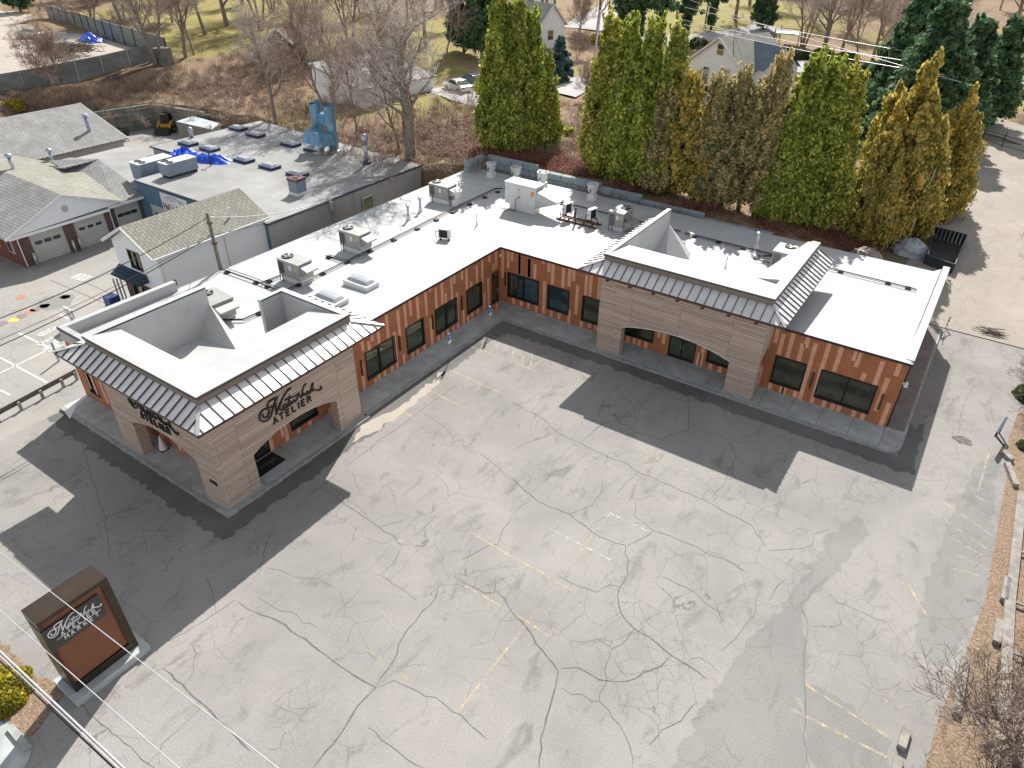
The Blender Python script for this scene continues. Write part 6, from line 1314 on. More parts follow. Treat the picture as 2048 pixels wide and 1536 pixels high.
# far roads and drives
def drape(name, px, m_, dz=.12, step=2.0):
    P = [hill(*p) for p in px]; b = MB(); Q2 = P
    b.poly([(p.x,p.y,h(p.x,p.y)+dz) for p in Q2]); return b.build(name, m_, kind='structure')
def ribbon(name, pts, w_, m_, dz=.14):
    P = [hill(*p) for p in pts]; b = MB(); prev = None; F_ = []
    for p, q_ in zip(P, P[1:]):
        n_ = max(1, int((q_-p).to_2d().length/1.5)); F_ += [p.lerp(q_, k/n_) for k in range(n_)]
    F_.append(P[-1])
    for k, p in enumerate(F_):
        d = (F_[min(k+1,len(F_)-1)]-F_[max(k-1,0)]); d.z = 0; d.normalize(); sd = Vector((-d.y,d.x,0)); row = [(*(p+sd*w_*s_).to_2d(), h(*(p+sd*w_*s_).to_2d())+dz+.1*(1-abs(s_)*2)) for s_ in (-.5,-.17,.17,.5)]
        if prev: 
            for i in range(3): b.poly([prev[i],prev[i+1],row[i+1],row[i]])
        prev = row
    return b.build(name, m_, kind='structure')
M_road = m_asphalt('far_road', (.40,.385,.38), (.46,.44,.43), cracks=False)
ribbon('driveway', [(1120,190),(1165,165),(1215,140),(1260,115)], 4.5, M_road)
ribbon('driveway', [(880,178),(935,195),(1000,215),(1060,200)], 5, M_road)
ribbon('driveway', [(1545,150),(1600,128),(1660,130)], 9, M_road)
ribbon('road', [(1170,60),(1230,15),(1270,-20)], 9, M_road)
ribbon('road', [(2120,300),(2048,272),(1960,245),(1900,225)], 8, M_drive, .16)
ribbon('road', [(2100,170),(2020,158),(1960,150)], 6, M_road)
ribbon('road', [(1240,90),(1420,75),(1540,55)], 7, M_road)
# utility pole and cables
t = thing('utility_pole', 'weathered wooden utility pole between the left wing and the white shop', 'utility pole', (-14.75,-14.2,0))
b = MB(); b.tube([(-14.75,-14.2,0),(-14.75,-14.2,8.5)], [.17,.12], 10); b.build('pole', mat('pole_wood', (.17,.14,.11), (.24,.21,.17), scale=5, rough=.9), t, smooth=True)
b = MB(); b.box(-14.95,-14.3,7.7,-14.55,-14.1,7.85); b.box(-14.9,-14.35,6.2,-14.6,-14.05,6.35); b.build('bracket', M_rust, t)
def cable(lb, a, c, r, m_=None, sag=.3, grp='overhead cables', mid=None):
    a, c = Vector(a), Vector(c); P = []
    for k in range(25): f = k/24; p = a.lerp(c, f); p.z -= sag*4*f*(1-f); P.append(p)
    b = MB(); b.tube(P, r, 5); return tag(b.build('overhead_cable', m_ or M_black, smooth=True), lb, 'cable', grp)
M_wire = mat('pale_cable', (.55,.53,.56), rough=.4, metal=.4)
def far(a, c, k=.35): a, c = Vector(a), Vector(c); return c+(c-a)*k
top = Vector((-14.75,-14.2,8.2)); midp = Vector((-14.75,-14.2,6.9))
e1 = at(0,626,7.6); cable('topmost dark cable sweeping from the left edge to the utility pole top', far(top,e1,.2), top, .03, sag=.5)
e2 = at(0,683,6.2); cable('lower dark cable from the left edge to the middle of the utility pole', far(midp,e2,.2), midp, .03, sag=.4)
e3 = at(0,673,6.4); cable('thin grey cable just above the lower one on the left', far(midp,e3,.2), midp+Vector((0,0,.12)), .016, sag=.35)
cable('pale service cable from the pole top to the corner of the auto shop', top, (-18.3,-.2,4.7), .03, M_wire, .5)
cable('dark service cable from the pole to the right along the shop wall', midp, (-18.2,1.4,4.6), .02, sag=.35)
cable('short pale drop cable from the pole down to the white shop eave', top, (-19.0,-12.8,5.1), .022, M_wire, .35)
def street(lb, p0, p1, z, r, m_): a, c = at(*p0, z), at(*p1, z); cable(lb, far(c,a,.5), far(a,c,.5), r, m_, .0, 'street cables above the pylon sign')
street('white street cable passing over the pylon sign lettering', (0,1105), (512,1502), 9.5, .013, M_wire)
street('white street cable crossing below the pylon sign', (0,1221), (357,1536), 9.5, .013, M_wire)
street('thick pale street cable at the lower left corner', (0,1303), (247,1536), 8.8, .032, M_wire)
street('dark street cable wound beside the thick pale one', (0,1322), (228,1536), 8.7, .024, M_dark)
street('second thin pale street cable beside the thick one', (0,1312), (236,1536), 9.0, .016, M_wire)
t = thing('utility_pole', 'slim pale utility pole beyond the gap between the two conifer groups', 'utility pole', tuple(hill(1184,150))); p = hill(1184,158); b = MB(); zt_ = ztop(p.x+.6, p.y, 22); b.tube([p, (p.x+.6,p.y,zt_)], [.22,.16], 8); b.build('pole', M_cap, t, smooth=True)
for k, (ya, yb, za) in enumerate([(10,125,0),(45,120,0),(55,135,0),(20,100,0)]):
    a, c = at(1440,ya+8,13), at(1760,yb-10,13); cable(['highest','second','third','lowest'][k]+' of the white cables strung beyond the white house', far(c,a,.3), far(a,c,.3), .035, M_wire, .3, 'cables beyond the white house')
for x, y, hh, lb in [(110,1020,0,''),]: pass
t = thing('street_posts', 'cluster of short grey steel posts and blue box beside the white shop', 'posts', tuple(at(240,600,0)))
for px_, py_, hh in ((240,600,1.9),(247,600,1.9),(253,596,1.9)): p = at(px_,py_,0); b = MB(); b.tube([(p.x,p.y,0),(p.x,p.y,hh)], .07, 8); b.build('post', M_galv, t)
p = at(228,612,0); b = MB(); b.box(p.x-.5,p.y-.4,.0,p.x+.5,p.y+.4,.9); b.build('blue_box', mat('navy_box', (.03,.06,.22), rough=.5), t)
for px_, py_, lb, grp in ((150,655,'upright white and navy sign post behind the street parapet',None),(118,722,'lone slate bollard post near the left end of the metal skirt roof',None)):
    p = at(px_,py_,0); t = thing('street_post', lb, 'post', tuple(p)); b = MB(); b.tube([p, (p.x,p.y,1.5)], .09, 8); b.build('post', M_galv, t)
    if px_ == 150: b = MB(); b.box(p.x-.6,p.y-.05,.9,p.x+.5,p.y+.05,1.6); b.build('panel', M_white, t)
# ------------------------------------------------------------------ conifers
M_arb = m_leaf('arborvitae_leaves', [(.08,.13,.02),(.18,.25,.035),(.33,.38,.06),(.58,.55,.12)], sc=.8)
M_arb2 = m_leaf('arborvitae_olive', [(.09,.13,.022),(.20,.245,.04),(.36,.37,.065),(.62,.54,.13)], sc=.8)
M_jun = m_leaf('juniper_olive', [(.14,.14,.06),(.28,.26,.10),(.43,.37,.15),(.58,.46,.2)], sc=.9)
M_gold = m_leaf('juniper_gold', [(.14,.15,.04),(.31,.29,.06),(.49,.40,.09),(.66,.47,.13)], sc=.8)
M_dkg = m_leaf('dark_hemlock', [(.03,.07,.035),(.06,.13,.055),(.11,.19,.085),(.18,.26,.12)], sc=.7)
M_blu = m_leaf('blue_spruce_needles', [(.03,.09,.075),(.06,.13,.11),(.12,.2,.17)], sc=.9)
M_rho = m_leaf('broadleaf_evergreen', [(.03,.05,.02),(.07,.10,.035),(.14,.17,.07)], sc=1)
M_bkc = mat('conifer_bark', (.12,.085,.06), (.07,.05,.038), scale=6, rough=.95, bmp=.3)
def crown_pts(Hh, Rr, prof, K, nper, cs, vert=1.5, inner=.5, top_bias=1.0):
    P, Nn = [], []; ph = rng.uniform(0, 6)
    t = rng.uniform(0, 1, K*4); keep = rng.uniform(0, 1, K*4) < (prof(t)/prof(t).max())**.8; t = t[keep][:K]
    for ti in t:
        a = rng.uniform(0, 2*math.pi); r = Rr*prof(np.array([ti]))[0]*rng.uniform(inner, 1)*(1+.17*math.sin(3*a+6*ti+ph)+.12*math.sin(7*a-9*ti+2*ph))
        c = np.array([r*math.cos(a), r*math.sin(a), ti*Hh]); s = cs*rng.uniform(.6,1.35)*(1-.45*ti)
        g = rng.normal(size=(nper,3)); g /= np.linalg.norm(g,axis=1)[:,None]; g *= rng.uniform(.35,1,nper)[:,None]
        q = c+g*[s,s,s*vert]; P.append(q); o = np.array([math.cos(a),math.sin(a),.5]); Nn.append(np.tile(o,(nper,1))+g*.7)
    return np.concatenate(P), np.concatenate(Nn)
def conifer_mesh(name, Hh, Rr, prof, K, nper, cs, leaf, m_, base=.06, vert=1.5, inner=.5, asp=1.6, spikes=0):
    t = thing(name, '-', 'tree')
    b = MB(); b.tube([(0,0,-.4),(.05,0,Hh*.4),(0,.05,Hh*.97)], [Rr*.07+.08,Rr*.05+.05,.02], 7)
    for k in range(26):
        z = Hh*(.06+.8*k/26); a = k*2.4; L = Rr*prof(np.array([z/Hh]))[0]*.75; b.tube([(0,0,z),(L*math.cos(a)*.6,L*math.sin(a)*.6,z+L*.2),(L*math.cos(a),L*math.sin(a),z+L*.5)], [.05,.03,.012], 4, caps=False)
    b.build('trunk', M_bkc, t)
    P, Nn = crown_pts(Hh, Rr, prof, K, nper, cs, vert, inner); P[:,2] += Hh*base
    P[:,2] = np.minimum(P[:,2], Hh*1.0+rng.uniform(-.3,.15,len(P)))
    if spikes:
        for k in range(spikes):
            ti = rng.uniform(.35,.98); a = rng.uniform(0,6.28); r = Rr*prof(np.array([ti]))[0]*rng.uniform(.4,1); n_ = 60; f = rng.uniform(0,1,n_); o = np.array([math.cos(a)*.35,math.sin(a)*.35,1.0]); q = np.array([r*math.cos(a),r*math.sin(a),ti*Hh])+f[:,None]*o*rng.uniform(.8,1.6)+rng.normal(size=(n_,3))*(.16*(1-f)+.03)[:,None]
            P = np.concatenate([P,q]); Nn = np.concatenate([Nn,np.tile([math.cos(a),math.sin(a),.6],(n_,1))])
    leaves(P, Nn, leaf, 'crown', m_, t, .8, asp=asp); return t
arbp = lambda t: (1-t)**.78*(.55+.45*np.clip(t/.14,0,1))+.03
junp = lambda t: (1-t)**.8*(.45+.55*np.clip(t/.22,0,1))*(1+.18*np.sin(t*17))+.05
hemp = lambda t: (1-t)**.85*(.6+.4*np.clip(t/.1,0,1))+.02
def merge_crown(t, parts):
    for (dx, dy, hs, rs, K) in parts:
        P, Nn = crown_pts(10*hs, 3.0*rs, lambda q: (1-q)**.7*(.55+.45*np.clip(q/.25,0,1))+.05, K, 80, .62, 1.35, .45)
        P = P+np.array([dx, dy, .5]); leaves(P, Nn, .09, 'crown', M_gold if rs > .6 else M_jun, t, .8)
        b = MB(); b.tube([(0,0,0),(dx*.7,dy*.7,2.0),(dx,dy,9*hs)], [.22,.16,.03], 6); b.build('trunk', M_bkc, t)
    return t
PROTO = {'arb': [conifer_mesh('arborvitae', 12, 2.4, arbp, 380, 80, .6, .092, m_, spikes=60, inner=.62) for m_ in (M_arb, M_arb2, M_arb)],
         'jun': [conifer_mesh('juniper', 10, 1.9, junp, 130, 75, .42, .085, m_, .1, 1.9, .25, spikes=120) for m_ in (M_jun, M_gold)],
         'gold': [merge_crown(thing('juniper', '-', 'tree'), [(0,0,1.0,1.0,190),(1.9,.6,.82,.8,120),(-1.7,-.7,.74,.85,120),(.4,-2.0,.66,.8,110),(-.6,1.9,.86,.7,100),(2.6,-1.5,.5,.7,80)])],
         'hem': [conifer_mesh('hemlock', 16, 4.6, hemp, 330, 75, 1.0, .17, M_dkg, .1, .8, .3, spikes=50)],
         'spr': [conifer_mesh('blue_spruce', 8, 2.0, hemp, 170, 55, .5, .12, M_blu, .03, 1.0, .5)],
         'pin': [conifer_mesh('pine', 18, 4.0, lambda t: np.where(t<.3,.12,(1-t)**.5*.9)+.05, 150, 70, 1.0, .18, M_dkg, .05, .8, .2)]}
SZ = {'arb': (12,2.4), 'jun': (10,1.9), 'gold': (10,4.0), 'hem': (16,4.6), 'spr': (8,2.0), 'pin': (18,4.0)}
used = set()
def plant(kind, v, tx, ty, by, rad, lb, grp, hh=None):
    bx = tx+(1000-tx)*(by-ty)/(2750-ty); p = hill(bx, by); Hh = hh or (ztop(p.x, p.y, ty)-p.z)
    src = PROTO[kind][v % len(PROTO[kind])]; H0, R0 = SZ[kind]; sc = (rad/R0, rad/R0, Hh/H0)
    if id(src) not in used: used.add(id(src)); o = src; o.location = p; o.scale = sc; o['label'] = lb
    else: o = copy_tree(src, label=lb, loc=p, sc=sc)
    o.rotation_euler = (0,0,random.uniform(0,6.28)); o['group'] = grp; return o
ga = 'tall arborvitaes behind the building'; gj = 'junipers in the screen behind the right wing'
for k, (tx,ty,by,r,lb) in enumerate([(1000,-8,300,2.5,'leftmost and tallest arborvitae, its tip cut by the top edge'),(1036,6,303,2.4,'second tall arborvitae from the left, overlapping the leftmost one'),(1066,28,298,2.4,'third arborvitae of the left group, right side against the blue spruce'),(1096,112,292,1.9,'short arborvitae at the right foot of the left group'),
    (1228,40,345,2.6,'leftmost arborvitae of the right group, next to the slim pale pole'),(1266,46,358,2.4,'second arborvitae of the right group'),(1313,52,368,2.6,'third arborvitae of the right group, straight above the tower parapet'),(1362,62,380,2.4,'rightmost tall arborvitae of the right group, left of the white house'),
    (1640,118,440,2.7,'left peak of the broad arborvitae clump right of the white house'),(1678,130,448,2.8,'middle peak of the broad arborvitae clump right of the white house'),(1716,145,455,2.6,'right peak of the broad arborvitae clump, beside the golden juniper'),(1602,190,440,2.2,'lower arborvitae at the left of the broad clump')]):
    plant('arb', k, tx, ty, by, r, lb, ga)
for k, (tx,ty,by,r,lb,v) in enumerate([(1386,160,398,2.0,'golden-orange juniper right of the tall arborvitaes, in front of the house corner',1),(1340,200,392,2.0,'brownish juniper low in front of the right arborvitae group',0),(1444,168,408,2.2,'brown-olive juniper directly below the white house gable',0),(1490,155,414,1.6,'thin olive juniper spire in front of the house side',0),(1525,180,422,2.0,'olive juniper right of the thin spire',0),(1572,128,430,1.7,'slender tall juniper rising over the house drive',0),(1415,230,404,1.8,'short golden juniper between taller brown ones',1),(1560,230,432,2.2,'bushy juniper filling the gap left of the broad arborvitae clump',0),(1470,250,415,2.0,'low grey-olive juniper in the middle of the screen',0)]):
    plant('jun', v, tx, ty, by, r, lb, gj)
plant('gold', 0, 1872, 130, 462, 4.3, 'big golden-orange juniper overhanging the drive', gj); plant('gold', 0, 1945, 190, 428, 3.8, 'lower golden juniper on the drive side of the biggest one', gj); plant('gold', 0, 1808, 205, 470, 2.9, 'golden juniper on the left of the biggest one', gj)
ge = 'evergreens beyond the screen'
for k, (kd,tx,ty,by,r,lb,hh) in enumerate([('hem',1935,-60,345,5.6,'largest dark hemlock at the upper right, behind the golden juniper',17),('hem',2000,-40,292,5.2,'dark hemlock right of the largest one, over the grass',15),('hem',1915,105,386,4.2,'dark hemlock left of the largest one, behind the golden juniper',12),('hem',1800,90,300,3.6,'loose green hemlock above the broad arborvitae clump',11),('hem',1885,-90,300,5.4,'tall dark hemlock between the largest one and the tangled bare trees',18),('hem',2045,20,250,4.6,'dark hemlock at the right edge over the lawn',14),
    ('hem',962,-40,118,3.6,'dark evergreen left of the tallest arborvitae at the top edge',17),('hem',925,-20,105,3.2,'dark evergreen at the top edge above the parked white sedan',15),('pin',1335,-80,95,3.6,'dark-trunked pine at the top edge left of the white house',19),('pin',1290,-60,85,3.8,'pine at the top edge above the right arborvitae group',18),('pin',1250,-20,78,3.2,'small pine at the top edge above the leftmost right-group arborvitae',14),('pin',1385,-40,88,3.4,'pine with loose crown just left of the white house roof',16),('pin',1440,-60,60,3.4,'pine at the top edge above the white house roof',16),
    ('hem',1540,-20,60,3.0,'dark evergreen at the top edge right of the white house',12),('hem',20,-40,25,3.5,'dark evergreen in the extreme top left corner',14)]):
    plant(kd, k, tx, ty, by, r, lb, ge, hh)
plant('spr', 0, 1122, 68, 163, 2.1, 'dense blue-green spruce in the gap between the conifer groups', ge)

# ------------------------------------------------------------------ bare deciduous trees
def m_twig(name, c1, c2):
    m, nt, b = _base(name); b.inputs['Roughness'].default_value = .9; b.inputs['Specular IOR Level'].default_value = .1
    g = nt.nodes.new('ShaderNodeNewGeometry'); c = ramp(nt, g.outputs['Random Per Island'], [(0, c1), (1, c2)]); nt.links.new(c, b.inputs['Base Color']); return m
M_twig = m_twig('twig_grey', (.32,.27,.235), (.66,.58,.52)); M_twr = m_twig('twig_reddish', (.26,.18,.15), (.50,.38,.32)); M_trk = mat('grey_bark', (.32,.27,.22), (.17,.14,.115), scale=4, rough=.95, bmp=.4)
def bare_tree(name, Hh, spread, trunks=1, seed=1, twm=None, forkh=.3, lean=0, tr=.022, dens=1.0, levels=4, rm=1.0):
    rnd = random.Random(seed); t = thing(name, '-', 'tree'); tb = MB(); segs = []
    def branch(p, d, L, r, lv):
        n = 5 if lv == 0 else 4 if lv < 3 else 2; P = [p]; dd = d.copy(); R_ = [r]
        for i in range(n):
            dd = (dd+Vector((rnd.gauss(0,1),rnd.gauss(0,1),rnd.gauss(0,.7)))*(.08 if lv == 0 else .2)+Vector((0,0,.10 if lv else .04))).normalized(); P.append(P[-1]+dd*L/n); R_.append(r*(1-(i+1)/n*(.72 if lv else .62)))
        if lv <= 1: tb.tube(P, R_, 7 if lv == 0 else 5, caps=False)
        else: 
            for a, c, ra, rc in zip(P, P[1:], R_, R_[1:]): segs.append((*a, *c, max(ra,.015*rm), max(rc,.011*rm)))
        if lv >= levels: return
        nb_ = [int(9*dens)+3, 7, 6, 5][lv]
        for k in range(nb_):
            f = (forkh+(1-forkh)*((k+.5)/nb_)**.9) if lv == 0 else .18+.8*(k+.5)/nb_
            i = min(int(f*n), n-1); q = P[i].lerp(P[i+1], f*n-i); ax = (P[i+1]-P[i]).normalized(); a = rnd.uniform(0,6.28) if lv else k*2.4+rnd.uniform(-.4,.4)
            u = ax.cross(Vector((0,0,1)) if abs(ax.z) < .9 else Vector((1,0,0))).normalized(); v = ax.cross(u); th = rnd.uniform(.55,.95)*(spread if lv == 0 else 1)*(1.1-.4*f if lv == 0 else 1)
            nd = (ax*math.cos(th)+(u*math.cos(a)+v*math.sin(a))*math.sin(th)).normalized()
            branch(q, nd, L*rnd.uniform(.42,.62)*(1.12-.5*f if lv == 0 else 1), R_[i]*rnd.uniform(.42,.6), lv+1)
    for k in range(trunks):
        a = k*6.28/max(trunks,1)+seed; l_ = (.22 if trunks > 1 else lean)
        branch(Vector((math.cos(a)*.2*(trunks>1),math.sin(a)*.2*(trunks>1),-.5)), Vector((math.cos(a)*l_,math.sin(a)*l_,1)).normalized(), Hh*rnd.uniform(.8,1)*.86, Hh*tr/(1+.25*(trunks-1)), 0)
    tk = tb.build('trunk', M_trk, t, smooth=True)
    S = np.array(segs); A, B = S[:,0:3], S[:,3:6]; d = B-A; d /= np.linalg.norm(d,axis=1)[:,None]+1e-9; ref = np.where(np.abs(d[:,2:3])<.9, [[0,0,1.]], [[1.,0,0]]); u = np.cross(d, ref); u /= np.linalg.norm(u,axis=1)[:,None]; v = np.cross(d, u); Q = []
    for k in range(3):
        a0, a1 = k*2.094, (k+1)*2.094; o0 = u*math.cos(a0)+v*math.sin(a0); o1 = u*math.cos(a1)+v*math.sin(a1)
        Q.append(np.stack([A+o0*S[:,6:7], A+o1*S[:,6:7], B+o1*S[:,7:8], B+o0*S[:,7:8]], 1))
    V_ = np.stack(Q, 1).reshape(-1,3); mesh_np('crown', V_, 4, twm or M_twig, t); return t
BT = [bare_tree('bare_tree', 14, 1.0, 1, 3), bare_tree('bare_tree', 15, .85, 3, 8, M_twig, .28), bare_tree('bare_tree', 12, .8, 1, 15, M_twr, .25, .1, .014), bare_tree('bare_tree', 15, 1.15, 1, 21, M_twig, .3, 0, .03, 1.3), bare_tree('bare_tree', 8, 1.1, 2, 33, M_twr, .15, 0, .018), bare_tree('bare_tree', 5, 1.25, 1, 41, m_twig('twig_brown', (.12,.09,.075), (.30,.24,.2)), .28, .3, .022, .7, 4, .45)]
BH = [14, 15, 12, 15, 8, 5]; bused = set()
def btree(v, px_, py_, hh, lb, grp='bare trees on the slope and beyond', rot=None, w_=1.0, name=None, p=None):
    p = p or hill(px_, py_); s_ = hh/BH[v]; src = BT[v]
    if v not in bused: bused.add(v); o = src; o.location = p; o.scale = (s_*w_,s_*w_,s_); o['label'] = lb
    else: o = copy_tree(src, label=lb, loc=p, sc=(s_*w_,s_*w_,s_))
    o.rotation_euler = (0,0,rot if rot is not None else random.uniform(0,6.28)); o['group'] = grp; return o
for a in [(3,822,316,17,'big ivy-clad bare tree with the widest crown, beside the rear corner of the auto shop','bare trees on the slope and beyond',1.2,1.25),(2,800,306,12,'slim bare tree pressed against the left of the big ivy-clad one'),(0,552,248,14,'grey-barked bare tree at the back edge of the auto shop roof'),(2,650,232,13,'left of two thin bare trees in front of the pale garage'),(0,669,238,13,'right of two thin bare trees in front of the pale garage'),(2,716,294,10,'slim bare tree rising between the blue ducts and the big tree'),
    (1,314,130,17,'thick multi-stemmed bare tree at the end of the concrete panel wall'),(0,371,116,16,'tall leaning bare tree right of the multi-stemmed one'),(2,388,110,14,'thin bare tree just right of the leaning one'),(4,112,172,7.5,'small spreading bare tree in front of the long panel wall'),(2,128,168,6,'short broken-topped bare tree beside the small spreading one'),
    (0,585,84,17,'dark-trunked bare tree at the top edge above the brown shed'),(1,522,60,18,'bare tree at the top edge left of the brown shed'),(3,455,52,16,'bare tree at the top between the yellow lawn and the brown shed'),(0,410,70,15,'bare tree standing on the yellow lawn edge'),(2,640,95,14,'thin bare tree behind the pale garage roof, left end'),(1,700,92,16,'bare tree behind the middle of the pale garage'),(3,765,85,16,'bare tree behind the right end of the pale garage'),(0,850,95,16,'bare tree left of the dark evergreens at the top'),(2,893,120,12,'thin bare tree above the parked sedan'),(0,905,60,15,'bare tree behind the dark evergreens'),
    (1,245,45,14,'bare tree beyond the far panel wall, right part'),(4,190,50,10,'low bare tree beyond the far panel wall, middle'),(0,130,30,13,'bare tree beyond the far panel wall, left part'),(1,300,30,15,'bare tree at the top beyond the yellow lawn'),(4,345,45,9,'small bare tree on the yellow lawn'),
    (0,1195,66,16,'thick-trunked bare tree by the slim pale pole at the top'),(4,1160,66,7,'small dark bare tree right of the blue-white house'),(3,1470,40,15,'bare tree behind the white house roof'),(1,1605,95,16,'bare tree behind the raised deck, left one'),(3,1645,112,17,'large leaning bare tree above the broad arborvitae clump'),(0,1683,100,15,'bare tree right of the large leaning one'),(2,1712,128,13,'thin bare tree near the grey-roofed house'),(0,1745,120,15,'bare tree just left of the grey-roofed house'),(1,1815,172,15,'tangled bare tree above the golden junipers'),(3,1790,60,16,'bare tree at the top behind the grey-roofed house'),(0,1860,60,15,'bare tree at the top left of the big hemlock'),(2,1410,50,14,'thin bare tree at the top left of the white house'),(3,2052,222,15,'thick trunk at the far right edge beyond the drive fence'),
    (4,1155,118,4.5,'reddish round bare shrub behind the blue spruce'),(4,1178,205,5,'thin scrubby sapling in the gap between conifer groups'),(1,1545,20,16,'bare tree at the very top right of the white house'),(0,1110,10,15,'bare tree at the top above the blue-white house'),(4,1770,330,6,'bare scrub between the broad clump and golden juniper'),(2,965,240,5,'scrubby sapling left of the leftmost arborvitae')]:
    btree(*a)
# reddish brown ivy round the big tree
p = hill(822,316); n_ = 2200; f = rng.uniform(0,1,n_)**.8; a = rng.uniform(0,6.28,n_); P = np.stack([p.x+np.cos(a)*(.3+.35*rng.random(n_)*np.sin(f*3.1)), p.y+np.sin(a)*(.3+.35*rng.random(n_)*np.sin(f*3.1)), p.z+f*6.5], 1)
t = thing('ivy', 'reddish brown ivy wrapped round the big tree trunk', 'ivy', tuple(p)); leaves(P, np.stack([np.cos(a),np.sin(a),a*0+.2],1), .11, 'leaves', m_leaf('dead_ivy', [(.24,.12,.07),(.40,.22,.12),(.24,.22,.08)], sc=1.5), t)
# right-hand trees and shrubs by the lot
gr = 'bare shrubs and trees along the right edge'
btree(5, 0,0, 6.4, 'dark forked bare tree at the lower right, reaching over the lot', gr, R(150), 1.25, p=at(1961,1482,0))
btree(5, 0,0, 5.2, 'lichen-pale bare tree in the bottom right corner', gr, R(20), 1.4, p=at(2044,1535,0))
btree(5, 0,0, 4.6, 'bare shrub leaning over the drive near the right end of the building', gr, R(200), 1.5, p=at(2085,690,0))
btree(5, 0,0, 3.4, 'low bare shrub at the right edge above the steel barrier', gr, R(80), 1.5, p=at(2062,800,0))
btree(5, 0,0, 4.4, 'bare shrub at the right edge beside the upper drive', gr, R(310), 1.4, p=at(2095,560,0))
# denser woods along the top of the view
WL_ = ['farthest left tree of the wood, behind the brush heap','bare tree beyond the middle of the far panel wall','bare tree crossing the top edge left of the yellow lawn','broad bare tree at the left end of the yellow lawn','bare tree at the top of the yellow lawn','thin bare tree at the top edge above the leaning pair','broad bare tree at the top just left of the brown shed','bare tree right behind the brown shed roof','bare tree above the gap between brown shed and pale garage','broad bare tree at the top above the left end of the pale garage','spindly bare tree directly behind the pale garage ridge','slender bare tree above the ridge of the pale garage','broad bare tree above the right end of the pale garage','bare tree just left of the dark evergreens at the top edge','broad bare tree at the top edge right of the blue-white house','slender bare tree by the far road at the top','bare tree on the top edge straight above the white house','broad bare tree behind the white house ridge','slender bare tree at the top above the raised deck','bare tree just right of the raised deck','broad bare tree behind the leaning tree at upper right','slender bare tree beside the grey-roofed house on its left','broad bare tree above the grey-roofed house','bare tree rooted at the left wall of the grey-roofed house','broad bare tree right of the grey-roofed house at the top','slender bare tree between the grey-roofed house and the hemlocks','spindly bare tree low beside the tangled one','broad bare tree over the far right lawn','slender bare tree at the right edge above the road','bare tree on the top edge right of the tall hemlocks']
wood = [(150,-5,3),(215,5,0),(275,-15,1),(330,5,3),(385,15,0),(430,-10,2),(485,10,3),(545,25,1),(610,30,0),(655,5,3),(720,35,2),(780,20,1),(830,45,3),(870,20,0),(1140,-20,3),(1215,-25,1),(1450,-25,0),(1500,10,3),(1575,-10,1),(1625,40,0),(1665,15,3),(1700,60,1),(1735,20,3),(1765,70,0),(1825,20,3),(1850,110,1),(1780,165,2),(2030,60,3),(2080,130,1),(2000,20,0)]
for k, (x, y, v) in enumerate(wood):
    btree(v, x, y, [15,17,13,18,9][v]*random.uniform(.85,1.1), WL_[k], 'bare trees of the wood along the top edge')

# ------------------------------------------------------------------ undergrowth
def brambles(name, C, nst, hh, sp, m_, kind='stuff'):
    n = len(C); C = np.repeat(C, nst, 0); k = len(C); a = rng.uniform(0,6.28,k); l = rng.uniform(.4,1,k)*np.repeat(hh,nst); o = rng.uniform(.2,1,k)*sp
    B0 = C+np.stack([rng.normal(0,.25,k),rng.normal(0,.25,k),np.zeros(k)-.05],1); M1 = B0+np.stack([np.cos(a)*o*.5,np.sin(a)*o*.5,l*.75],1); T1 = M1+np.stack([np.cos(a)*o*.7+rng.normal(0,.15,k),np.sin(a)*o*.7+rng.normal(0,.15,k),l*.25*rng.uniform(-1,1,k)],1)
    s_ = np.stack([-np.sin(a),np.cos(a),np.zeros(k)],1)*rng.uniform(.009,.02,k)[:,None]; z = np.zeros((k,3))+[0,0,.016]
    V_ = np.concatenate([np.stack([B0-s_,B0+s_,M1+s_,M1-s_],1), np.stack([M1-s_,M1+s_,T1+s_*.4,T1-s_*.4],1), np.stack([B0-z,B0+z,M1+z,M1-z],1)]).reshape(-1,3)
    return mesh_np(name, V_, 4, m_, None, kind)
def scatter(pxs, n, spread):
    out = []
    for (x, y, w_) in pxs:
        for _ in range(int(n*w_)): 
            p = hill(x+random.gauss(0,spread[0]), y+random.gauss(0,spread[1])); out.append((p.x,p.y,p.z))
    return np.array(out)
M_brm = m_twig('bramble_tan', (.24,.16,.12), (.55,.43,.34)); M_brr = m_twig('bramble_red', (.20,.075,.05), (.38,.19,.14))
C1 = scatter([(600,240,1),(700,290,1),(760,300,1.3),(860,280,1.4),(900,300,1.4),(930,230,1),(840,250,.8),(640,230,.7),(470,180,1),(430,170,.8),(400,200,1),(500,215,1),(350,180,.7),(150,200,.8),(250,190,.8),(60,215,.9),(20,210,.6),(560,190,.8),(1140,250,.6),(1135,300,.7),(560,120,.6),(480,110,.6),(700,120,.5),(150,30,.8),(60,20,.6),(230,40,.5),(1700,200,.3),(1480,60,.4),(1330,100,.4)], 95, (38,20))
g_ = brambles('undergrowth', C1, 20, np.full(len(C1),1.15)*rng.uniform(.5,1.5,len(C1)), .9, M_brm)
C2 = scatter([(900,300,1),(930,300,1),(1000,305,1),(1060,320,1),(1110,325,1.2),(1150,345,1),(1250,375,1),(1400,415,1),(1550,445,1.2),(1650,465,1.2),(1750,480,1.2),(1800,470,1),(1700,490,1),(1850,440,.6)], 70, (26,9))
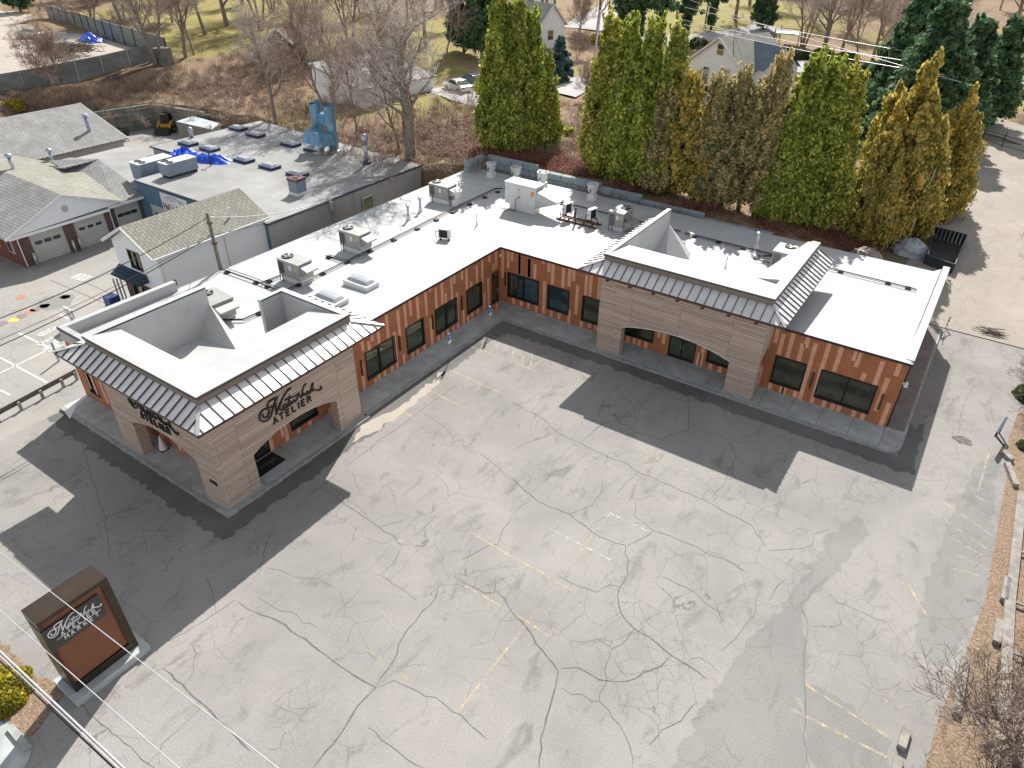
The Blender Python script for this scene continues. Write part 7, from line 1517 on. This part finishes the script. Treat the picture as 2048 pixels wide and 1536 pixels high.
brambles('undergrowth', C2, 20, np.full(len(C2),.8), .7, M_brr)
C3 = []
for k in range(430):
    y = random.uniform(-30, 22); x = np.interp(y, [-30,-22,-15,-6,3,9,20], [36.4,35.6,35.9,36.3,36.5,37.8,39.8])+abs(random.gauss(0,1.5))*1.1+(.0 if y < -14 or y > 6 else .9); C3.append((x,y,.0))
C3 = np.array(C3); brambles('roadside_undergrowth', C3, 16, np.where(C3[:,1]<-12,.95,.65)*rng.uniform(.5,1.3,len(C3)), .8, M_brm)
for px_, py_, r, hh, lb in [(2040,790,1.0,.8,'low green leafy shrub at the right edge above the barrier'),(2038,890,.7,.3,'mossy green mound right of the steel barrier')]:
    c = at(px_,py_,0); leafball('shrub', (c.x+.6,c.y,0), r, 2600, M_rho, lb, 'shrub', .06, hh)
for px_, py_, r, lb, m_ in [(1990,200,2.6,'glossy rhododendron beside the drive fence at the upper right',M_rho),(1590,118,2.4,'dark evergreen hedge mass below the raised deck',M_rho),(1640,122,2.6,'dark evergreen hedge below the large leaning tree',M_rho),(1690,126,2.4,'dark evergreen hedge right of the leaning tree',M_rho),(1745,150,2.8,'leafy evergreen bush left of the tangled bare tree',M_rho),(1190,86,1.8,'bright yellow shrub by the slim pale pole',M_yew),(1395,95,2.2,'evergreen bush left of the white house',M_rho),(30,218,1.5,'yellow-green bush on the bank behind the long shed',M_yew),(1075,255,1.0,'low green plant at the foot of the left conifer group',M_arb),(1135,268,.9,'small round evergreen at the left foot of the right conifer group',M_arb)]:
    c = hill(px_,py_); leafball('evergreen_bush', tuple(c), r, 3800, m_, lb, 'shrub', .13)
# fallen logs by the panel wall
for k, (a, c) in enumerate([((215,158),(300,128)),((235,160),(310,134)),((205,165),(290,140))]):
    p, q = hill(*a), hill(*c); b = MB(); b.tube([p+Vector((0,0,.2)), q+Vector((0,0,.25))], [.16,.1], 7); tag(b.build('fallen_log', M_bark, smooth=True), ['uppermost','longest','lowest'][k]+' fallen log lying below the concrete panel wall', 'log', 'fallen logs on the bank')
